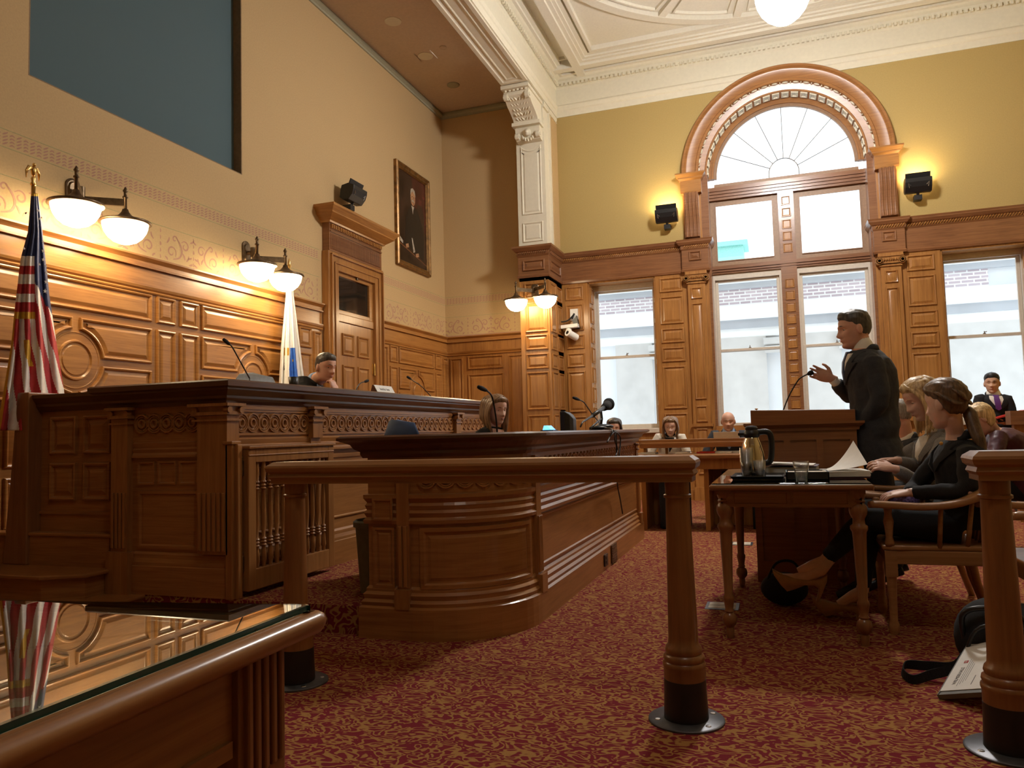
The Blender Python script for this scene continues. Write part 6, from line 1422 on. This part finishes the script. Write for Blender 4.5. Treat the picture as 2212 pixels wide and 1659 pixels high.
    if look.get('lapel'):
        e = look.get('ex', .014)+.013
        for s in (-1, 1): patch('lapel', look['lapel'], [(.60, s*1, s*5), (.70, s*8, s*24), (.80, s*17, s*42), (.84, s*22, s*50), (.845, s*22, s*38), (.90, s*33, s*50), (.96, s*52, s*78)], e, 4)
    # trousers
    if look.get('trousers'):
        a = MB(); a.rings([ring(t, x, y, ofs=.006) for t, x, y in ((-.10, .14, .11), (0, .168, .128), (.15, .165, .125), (.22, .14, .11))])
        for a_, b_, c_ in (('pl', 'kl', 'al'), ('pr', 'kr', 'ar')):
            if b_ in J: p0, p1, p2 = g(a_), g(b_), g(c_); a.tube([p0, p0.lerp(p1, .5), p1, p1.lerp(p2, .3), p1.lerp(p2, .93)], [.095, .085, .068, .066, .056 if not fem else .042], 16)
        o = K(a, 'trousers', look['trousers']); remesh(o, .011, 4)
    if look.get('shoes'):
        for k_, t_ in (('al', 'tl'), ('ar', 'tr')):
            if k_ in J:
                p0, p1 = g(k_), g(t_); d = (p1-p0); d.normalize(); a = MB(); b0 = p0-d*.045
                if look.get('heels'):
                    a.tube([b0+V((0, 0, .0)), p0.lerp(p1, .25), p0.lerp(p1, .65), p1, p1+d*.03], [.034, .037, .040, .034, .010], 14, flat=.8); hd = V(look['heels']); a.tube([b0+hd*.01, b0+hd*.11], [.022, .008], 10)
                else: a.tube([b0, p0.lerp(p1, .3), p0.lerp(p1, .8), p1+d*.04], [.040, .046, .046, .028], 14, flat=.85)
                remesh(K(a, 'shoe', look['shoes']), .006, 2)
    return root
DN = (0, 0, -1)
# the standing man at the lectern
Y0 = 5.92
man = person('person standing behind the lectern in a charcoal suit, one hand raised', dict(
    head=P(1846, 713, 1, Y0), face=(-1, -.16, -.10), hup=(-.05, 0, 1), neck=P(1864, 752, 1, Y0), pelvis=P(1882, 945, 1, Y0+.02),
    sl=P(1884, 782, 1, Y0-.17), sr=P(1866, 785, 1, Y0+.17), el=P(1904, 864, 1, Y0-.22), wl=P(1861, 922, 1, Y0-.10), er=P(1842, 862, 1, Y0+.20), wr=P(1797, 818, 1, Y0+.08),
    hl=((-.9, .1, -.5), (0, 1, 0), (-1, 0, .5), (.5, .5, .5, .5, .4)), hr=((-.93, -.1, .42), (.05, -1, -.1), (.3, 0, 1), (.35, .3, .28, .25, .05)),
    pl=P(1884, 945, 1, Y0-.09)-V((0, 0, .0)), pr=P(1884, 945, 1, Y0+.11), kl=(.66, Y0-.10, .50), kr=(.70, Y0+.10, .50), al=(.70, Y0-.10, .09), ar=(.76, Y0+.10, .09), tl=(.52, Y0-.12, .04), tr=(.58, Y0+.12, .04)),
    dict(skin='skin', hair='hgrey', style='short', hs=1.13, bs=1.26, ht=.013, jacket='suit', shirt='shirt', tie='tieblue', lapel='suit', trousers='suitb', shoes='black', cuffm='shirt', cuff=.05, ch=.056, tail=(.05, 0, -.16), hands=1.12, aw=1.1, hunch=1.2), vox=.004)
# woman in the black blazer
Y0 = 4.70
def seated(px_head, yh, **kw): pass
pony = [P(2086, 880, 1, 4.74), P(2093, 888, 1, 4.70), P(2105, 925, 1, 4.66), P(2118, 955, 1, 4.63), P(2130, 985, 1, 4.60)]
wb_ = person('person seated in the nearest armchair in a black blazer, brown ponytail', dict(
    head=P(2043, 874, 1, Y0), face=(-.74, .68, -.14), neck=P(2066, 948, 1, Y0+.03), pelvis=(.90, 4.72, .56), sl=P(2092, 978, 1, Y0-.16), sr=(.85, 4.88, .90),
    el=P(2092, 1062, 1, Y0-.20), wl=P(1965, 1064, 1, Y0-.10), er=(.72, 4.96, .72), wr=P(1962, 1066, 1, Y0+.06),
    hl=((-1, .05, -.12), (.05, .2, -1), (0, 1, 0), (.3, .35, .4, .4, .2)), hr=((-1, -.15, -.1), (0, -.1, -1), (0, -1, 0), (.5, .5, .5, .5, .3)),
    pl=(.88, 4.63, .54), pr=(.88, 4.81, .54), kl=(.44, 4.66, .58), kr=(.45, 4.78, .54), al=(.20, 4.66, .335), ar=(.40, 4.80, .15), tl=(.06, 4.66, .275), tr=(.27, 4.81, .07)),
    dict(skin='skin3', hair='hbrown', style='pulled', hs=1.08, fem=1, ht=.018, jacket='suitb', jname='blazer', trousers='suitb', brow=0, bs=1.08, lapel='suitb', ex=.018,
         extra_hair=[(pony, [(0, .018), (.12, .016), (.3, .036), (.7, .032), (1, .006)])], locks=[([(-.055, .03, .075), (-.078, -.03, .05), (-.06, -.08, .0), (-.02, -.105, -.012)], .022, .5), ([(.055, .03, .075), (.078, -.03, .05), (.06, -.08, .0), (.02, -.105, -.012)], .022, .5), ([(.0, .04, .115), (.0, -.04, .115), (.0, -.10, .06), (0, -.112, -.0)], .03, .6), ([(-.03, .05, .105), (-.045, -.03, .10), (-.03, -.10, .04), (0, -.112, -.005)], .026, .5), ([(.03, .05, .105), (.045, -.03, .10), (.03, -.10, .04), (0, -.112, -.005)], .026, .5)]), vox=.0042)
a = MB(); pc = P(2033, 958, 1, 4.545); a.rings([[pc+V((cos(q)*.009*k, -h, sin(q)*.010*k)) for q in [2*pi*j/20 for j in range(20)]] for k, h in ((1, 0), (1, .003), (.6, .006))]); a.build('lapel_pin', 'brass', wb_)
a = MB(); pts = [P(1975, 1070, 1, 4.72), P(2000, 1060, 1, 4.78), P(1985, 1040, 1, 4.8), P(1990, 1052, 1, 4.7)]; a.sphere((.62, 4.80, .665), (.10, .10, .06), 16, 10); a.build('blouse', 'print', wb_, smooth=True)
def pump(dx, dy, dz, yc):
    pts = [(1668, 1229), (1684, 1238), (1703, 1243), (1716, 1247), (1745, 1252), (1772, 1249), (1787, 1240), (1786, 1256), (1778, 1276), (1769, 1298), (1762, 1298), (1767, 1280), (1768, 1270), (1757, 1263), (1738, 1263), (1716, 1272), (1700, 1276), (1686, 1262), (1672, 1242)]
    q = [P(x, y, 1, yc) for x, y in pts]; uv = [(p_.x, p_.z) for p_ in q]; a = MB()
    a.rings([[V((u+dx, yc+y+dy, v+dz)) for u, v in inset(uv, w_)] for w_, y in ((.006, -.036), (.0015, -.030), (0, -.015), (0, .015), (.0015, .030), (.006, .036))])
    return a.build('shoe', 'beige', wb_, auto=60)
pump(0, 0, 0, 4.65); pump(.20, .15, -.165, 4.65)
a = MB(); a.tube([P(1690, 1244, 1, 4.65), P(1716, 1249, 1, 4.65), P(1745, 1245, 1, 4.65), P(1772, 1232, 1, 4.65), P(1796, 1200, 1, 4.66)], [.014, .026, .032, .035, .036], 12); a.build('foot', 'skin3', wb_, smooth=True)
# blonde woman in the grey blazer
Y0 = 5.32
lk = []
for s in (-1, 1):
    for k in range(6):
        a0 = .2+.26*k; x0, y0_ = s*(.03+.008*k), .06-.025*k
        lk.append(([(s*.012, .055-.024*k, .122), (s*(.060+.003*k), .052-.026*k, .085), (s*(.084), .030-.026*k, .02), (s*.084, .018-.022*k, -.06), (s*(.075-.004*k), .022-.02*k, -.14), (s*.062, .03-.02*k, -.215+.006*k)], .021, .55))
wg = person('person seated in a grey blazer, long blonde hair, turning the pages', dict(
    head=P(1992, 862, 1, Y0), face=(-.90, -.20, -.42), neck=P(2020, 930, 1, Y0+.04), pelvis=(.93, 5.44, .56), sl=P(2038, 962, 1, Y0-.14), sr=(.80, 5.52, .92),
    el=P(2000, 1052, 1, Y0-.24), wl=P(1930, 1012, 1, 5.00), er=P(1992, 1010, 1, 5.52), wr=P(1935, 994, 1, 5.22),
    hl=((-.95, -.1, .22), (-.1, .6, -.8), (0, .6, .6), (.55, .6, .65, .7, .5)), hr=((-1, -.35, .05), (0, -.1, -1), (0, -1, 0), (.3, .35, .4, .4, .2)),
    pl=(.88, 5.34, .54), pr=(.88, 5.52, .54), kl=(.46, 5.34, .56), kr=(.46, 5.50, .56), al=(.50, 5.30, .10), ar=(.56, 5.48, .10), tl=(.33, 5.29, .035), tr=(.40, 5.48, .035)),
    dict(skin='skin3', hair='hblonde', style='long', hs=1.06, fem=1, ht=.017, jacket='grey', jname='blazer', trousers='suitb', shoes='black', lapel='grey', bs=1.05, ex=.018, down=1, shirt='cream', locks=lk), vox=.0042)
# people further back
lkb = lambda L: [([(s*.012, .055-.026*k, .122), (s*(.062+.003*k), .045-.028*k, .085), (s*.086, .02-.026*k, .01), (s*(.088+.006*(k % 2)), .012-.022*k, -.07), (s*(.08-.010*(k % 2)), .02-.02*k, -.13), (s*.07, .03-.02*k, -L)], .022, .6) for s in (-1, 1) for k in range(6)]
Y0 = 7.35
person('person with grey hair in a dark suit seated behind the blonde woman', dict(
    head=P(1941, 897, 1, Y0), face=(-.9, .42, -.1), neck=P(1957, 945, 1, Y0+.02), pelvis=(1.14, 7.45, .52), sl=P(1985, 965, 1, Y0-.15), sr=(.98, 7.62, .90), el=P(1975, 1010, 1, Y0-.24), wl=P(1935, 1022, 1, Y0-.2), er=(.9, 7.65, .68), wr=(.68, 7.5, .66),
    pl=(1.08, 7.36, .5), pr=(1.08, 7.54, .5), kl=(.68, 7.34, .52), kr=(.68, 7.56, .52), al=(.70, 7.34, .09), ar=(.70, 7.56, .09), tl=(.52, 7.32, .035), tr=(.52, 7.58, .035)),
    dict(skin='skin', hair='hsilver', style='short', hs=1.1, ht=.013, jacket='suit', shirt='shirt', lapel='suit', trousers='suitb', shoes='black', bs=1.05), vox=.008)
person('person bending forward in a maroon quilted jacket, short fair hair', dict(
    head=P(2120, 906, 1, 7.4), face=(-.8, .1, -.6), neck=P(2148, 930, 1, 7.45), pelvis=(2.0, 7.65, .52), sl=P(2158, 945, 1, 7.30), sr=(1.72, 7.62, .98), el=P(2150, 985, 1, 7.2), wl=P(2110, 1000, 1, 7.2), er=(1.62, 7.7, .75), wr=(1.4, 7.6, .72),
    pl=(1.95, 7.56, .5), pr=(1.95, 7.74, .5), kl=(1.55, 7.54, .52), kr=(1.55, 7.76, .52), al=(1.57, 7.54, .09), ar=(1.57, 7.76, .09), tl=(1.4, 7.52, .035), tr=(1.4, 7.78, .035)),
    dict(skin='skin3', hair='hblonde', style='long', hs=1.05, fem=1, ht=.02, jacket='maroonc', trousers='suitb', shoes='black', bs=1.15, ex=.03, aw=1.3), vox=.008)
Y0 = 10.4; xc = P(2146, 860, 1, Y0).x
pm = person('person standing by the right window, black suit and purple tie', dict(
    head=P(2143, 829, 1, Y0), face=(-.25, -1, -.03), neck=P(2146, 850, 1, Y0+.02), pelvis=(xc+.06, Y0+.05, .93), sl=P(2174, 861, 1, Y0), sr=P(2117, 860, 1, Y0), el=P(2192, 915, 1, Y0), wl=P(2168, 913, 1, Y0-.22), er=P(2108, 918, 1, Y0), wr=P(2112, 960, 1, Y0-.1),
    hl=((-.9, -.4, .1), (0, .3, 1), (-.2, -1, 0), (.5, .5, .5, .5, .4)), hr=((0, -.1, -1), (1, 0, 0), (0, -1, 0), (.4, .4, .4, .4, .3)),
    pl=(xc+.15, Y0+.05, .90), pr=(xc-.03, Y0+.05, .90), kl=(xc+.16, Y0, .48), kr=(xc-.04, Y0, .48), al=(xc+.17, Y0+.04, .09), ar=(xc-.05, Y0+.04, .09), tl=(xc+.18, Y0-.12, .035), tr=(xc-.06, Y0-.12, .035)),
    dict(skin='skin2', hair='hblack', style='short', hs=1.0, ht=.017, jacket='suitb', shirt='shirt', tie='purple', lapel='suitb', trousers='suitb', shoes='black', tail=(0, 0, -.12)), vox=.006)
a = MB(); c = P(2180, 895, 1, Y0-.27); a.cbox(c, (.30, .22, .014), Matrix.Rotation(-.28, 3, 'Y')); tag(a.build('red_folder', 'red'), 'red folder held by the man with the purple tie', 'folder')
a = MB(); a.cbox(P(2178, 905, 1, Y0-.2), (.26, .2, .05), Matrix.Rotation(-.1, 3, 'Y')); tag(a.build('black_document_case', 'blackm'), 'black case carried under the red folder', 'case')
Y0 = 9.6
person('bald person in a dark suit seated behind the pale laptop', dict(
    head=P(1573, 911, 1, Y0), face=(.05, -1, -.12), neck=P(1574, 931, 1, Y0+.03), pelvis=(-.58, 9.75, .56), sl=P(1603, 938, 1, Y0), sr=P(1545, 938, 1, Y0), el=(-.28, 9.55, .74), wl=(-.48, 9.38, .62), er=(-.88, 9.55, .74), wr=(-.66, 9.38, .62),
    hl=((-.2, -1, 0), DN, (-1, 0, 0), (.4, .4, .4, .4, .2)), hr=((.2, -1, 0), DN, (1, 0, 0), (.4, .4, .4, .4, .2)), pl=(-.48, 9.75, .5), pr=(-.68, 9.75, .5), kl=(-.46, 9.35, .52), kr=(-.70, 9.35, .52), al=(-.46, 9.4, .09), ar=(-.70, 9.4, .09), tl=(-.46, 9.24, .035), tr=(-.70, 9.24, .035)),
    dict(skin='skin', hair='hsilver', style='bald', hs=1.0, ht=.006, jacket='suit', shirt='shirtb', lapel='suit', trousers='suitb', shoes='black'), vox=.007)
person('person with long wavy light brown hair and cream cardigan at the far desk', dict(
    head=P(1448, 922, 1, Y0), face=(.1, -1, -.25), neck=P(1448, 938, 1, Y0+.04), pelvis=(-1.32, 9.75, .52), sl=P(1472, 943, 1, Y0), sr=P(1424, 943, 1, Y0), el=(-1.06, 9.55, .72), wl=(-1.24, 9.38, .60), er=(-1.60, 9.55, .72), wr=(-1.42, 9.38, .60),
    hl=((-.2, -1, 0), DN, (-1, 0, 0), (.4, .4, .4, .4, .2)), hr=((.2, -1, 0), DN, (1, 0, 0), (.4, .4, .4, .4, .2)), pl=(-1.24, 9.75, .48), pr=(-1.42, 9.75, .48), kl=(-1.23, 9.35, .5), kr=(-1.43, 9.35, .5), al=(-1.23, 9.4, .09), ar=(-1.43, 9.4, .09), tl=(-1.23, 9.26, .035), tr=(-1.43, 9.26, .035)),
    dict(skin='skin3', hair='hlight', style='long', hs=.98, fem=1, ht=.016, jacket='cream', jname='cardigan', shirt='suitb', trousers='suitb', shoes='black', down=1, locks=lkb(.24)), vox=.007)
xd = P(1327, 920, 1, 9.5).x
person('person with dark fringe almost hidden behind the clerks bench by the window', dict(
    head=P(1327, 925, 1, 9.5), face=(.2, -1, -.2), neck=(xd, 9.53, .93), pelvis=(xd, 9.65, .48), sl=(xd+.16, 9.5, .89), sr=(xd-.16, 9.5, .89), el=(xd+.22, 9.35, .66), wl=(xd+.08, 9.12, .66), er=(xd-.22, 9.35, .66), wr=(xd-.08, 9.12, .66), pl=(xd+.09, 9.65, .46), pr=(xd-.09, 9.65, .46), kl=(xd+.1, 9.3, .47), kr=(xd-.1, 9.3, .47), al=(xd+.1, 9.33, .09), ar=(xd-.1, 9.33, .09), tl=(xd+.1, 9.2, .035), tr=(xd-.1, 9.2, .035)),
    dict(skin='skin', hair='hgrey', style='long', hs=.98, fem=1, ht=.018, jacket='suitb', trousers='suitb', shoes='black', locks=lkb(.14)), vox=.008)
# the judge
jd = person('judge in a black robe leaning on the bench, chin resting on a hand', dict(
    head=P(703, 795, 0, -3.70), face=(.95, -.28, -.16), hup=(.10, 0, 1), neck=P(682, 822, 0, -3.86), pelvis=(-4.12, 5.62, .99), sl=(-3.93, 5.86, 1.53), sr=P(655, 827, 0, -3.92), el=(-3.56, 5.98, 1.23), wl=(-3.50, 5.70, 1.30), er=(-3.60, 5.30, 1.22), wr=P(724, 846, 0, -3.52),
    hr=((-.30, .02, 1), (-1, .1, 0), (-.3, 1, 0), (1.15, 1.15, 1.1, 1.1, .8)), hl=((.2, -1, .1), DN, (1, 0, 0), (.3, .3, .3, .3, .2)), pl=(-4.10, 5.70, .97), pr=(-4.10, 5.52, .97), kl=(-3.72, 5.74, .97), kr=(-3.72, 5.50, .97), al=(-3.76, 5.74, .6), ar=(-3.76, 5.50, .6), tl=(-3.6, 5.74, .555), tr=(-3.6, 5.5, .555)),
    dict(skin='skin', hair='hgrey', style='short', hs=1.03, ht=.012, jacket='suitb', jname='robe', shirt='shirtb', trousers='suitb', shoes='black', ex=.03, aw=1.15, cuff=.06, bs=1.05), vox=.006)
# the clerk
ck = person('person with straight light brown hair in black seated behind the clerks bench', dict(
    head=P(1073, 886, 1, 5.95), face=(.80, -.58, -.16), neck=P(1068, 918, 1, 5.99), pelvis=(-2.30, 6.05, .64), sl=(-2.08, 6.13, 1.06), sr=P(1044, 934, 1, 5.86), el=(-1.95, 6.15, .80), wl=(-1.74, 6.0, .96), er=(-2.2, 5.72, .80), wr=(-1.9, 5.66, .96),
    hl=((.9, -.3, 0), DN, (0, -1, 0), (.4, .4, .4, .4, .2)), hr=((.9, .2, 0), DN, (0, 1, 0), (.4, .4, .4, .4, .2)), pl=(-2.28, 6.14, .6), pr=(-2.28, 5.96, .6), kl=(-1.9, 6.15, .62), kr=(-1.9, 5.95, .62), al=(-1.93, 6.15, .25), ar=(-1.93, 5.95, .25), tl=(-1.78, 6.13, .19), tr=(-1.78, 5.93, .19)),
    dict(skin='skin3', hair='hlight', style='long', hs=1.0, fem=1, ht=.016, jacket='suitb', jname='blazer', shirt='skin3', lapel='suitb', trousers='suitb', shoes='black', down=1, locks=lkb(.235)), vox=.006)
# things around them on the right
a = MB(); a.sphere((2.15, 7.1, .98), (.16, .10, .10), 16, 10); a.sphere((2.28, 7.15, .94), (.12, .1, .09), 14, 8); tag(a.build('dark_bag', 'black', smooth=True), 'glossy dark bag heaped behind the maroon jacket', 'bag')
t = thing('public_desk', 'dark oak desk at the far right edge behind the people', 'desk', (2.5, 7.2, 0)); a = MB(); a.box(1.95, 3.5, 7.0, 7.35, .80, .85); a.build('desktop', 'railX', t); a = MB(); a.box(2.0, 3.45, 7.05, 7.3, 0, .80); a.build('desk_body', 'oakV', t)
t = thing('back_rail', 'dark oak rail with a ledge in front of the right window', 'railing', (2.6, 9.6, 0)); a = MB(); a.box(2.36, 3.8, 9.55, 9.75, 1.05, 1.20); a.build('ledge', 'frieze', t); a = MB(); a.box(2.4, 3.8, 9.6, 9.7, 0, 1.05); a.build('rail_panel', 'benchV', t)
# ================================================================== ADDED FILL LAMP, OUT OF VIEW
t = thing('pendant_lamp', 'added unseen fill lamp, shaped like the ceiling globe', 'ceiling lamp', (.25, 1.2, 5.45)); c = V((.25, 1.2, 5.44))
a = MB(); a.lathe(c, [(.001, 0), (.05, .006), (.11, .035), (.18, .09), (.235, .16), (.27, .24), (.285, .31), (.28, .36), (.255, .40), (.20, .42), (.001, .42)], 32); a.build('globe', 'pend_fill', t, smooth=True)
a = MB(); a.lathe(c, [(.001, .42), (.26, .40), (.30, .385), (.30, .41), (.10, .50), (.02, .60), (.02, 1.55), (.14, 1.64), (.001, 1.66)], 24); a.build('pendant_stem', 'bronze', t)
# ================================================================== LIGHT
w = bpy.data.worlds.new('world'); scn.world = w; w.use_nodes = True; bg = w.node_tree.nodes['Background']
bg.inputs[0].default_value = (.86, .94, 1.0, 1); bg.inputs[1].default_value = 1.9
def portal(x, z, sx, sz, nm):
    l = bpy.data.lights.new(nm, 'AREA'); l.shape = 'RECTANGLE'; l.size = sx; l.size_y = sz; l.cycles.is_portal = True
    o = bpy.data.objects.new(nm, l); COL.objects.link(o); o.location = (x, 12.55, z); o.rotation_euler = (radians(-90), 0, 0)
portal(-2.32, 2.3, 1.2, 2.5, 'window_portal'); portal(2.82, 2.3, 1.2, 2.5, 'window_portal'); portal(.25, 3.6, 2.4, 5.2, 'window_portal')
scn.view_settings.view_transform = 'Standard'; scn.view_settings.look = 'None'; scn.view_settings.gamma = 1; scn.view_settings.use_curve_mapping = False
scn.view_settings.exposure = 0.38
scn.cycles.use_denoising = True; scn.cycles.use_adaptive_sampling = True; scn.cycles.adaptive_threshold = .03; scn.cycles.max_bounces = 7; scn.cycles.diffuse_bounces = 4; scn.cycles.glossy_bounces = 3; scn.cycles.transparent_max_bounces = 48; scn.cycles.transmission_bounces = 4
scn.cycles.sample_clamp_indirect = 6; scn.cycles.caustics_reflective = False; scn.cycles.caustics_refractive = False
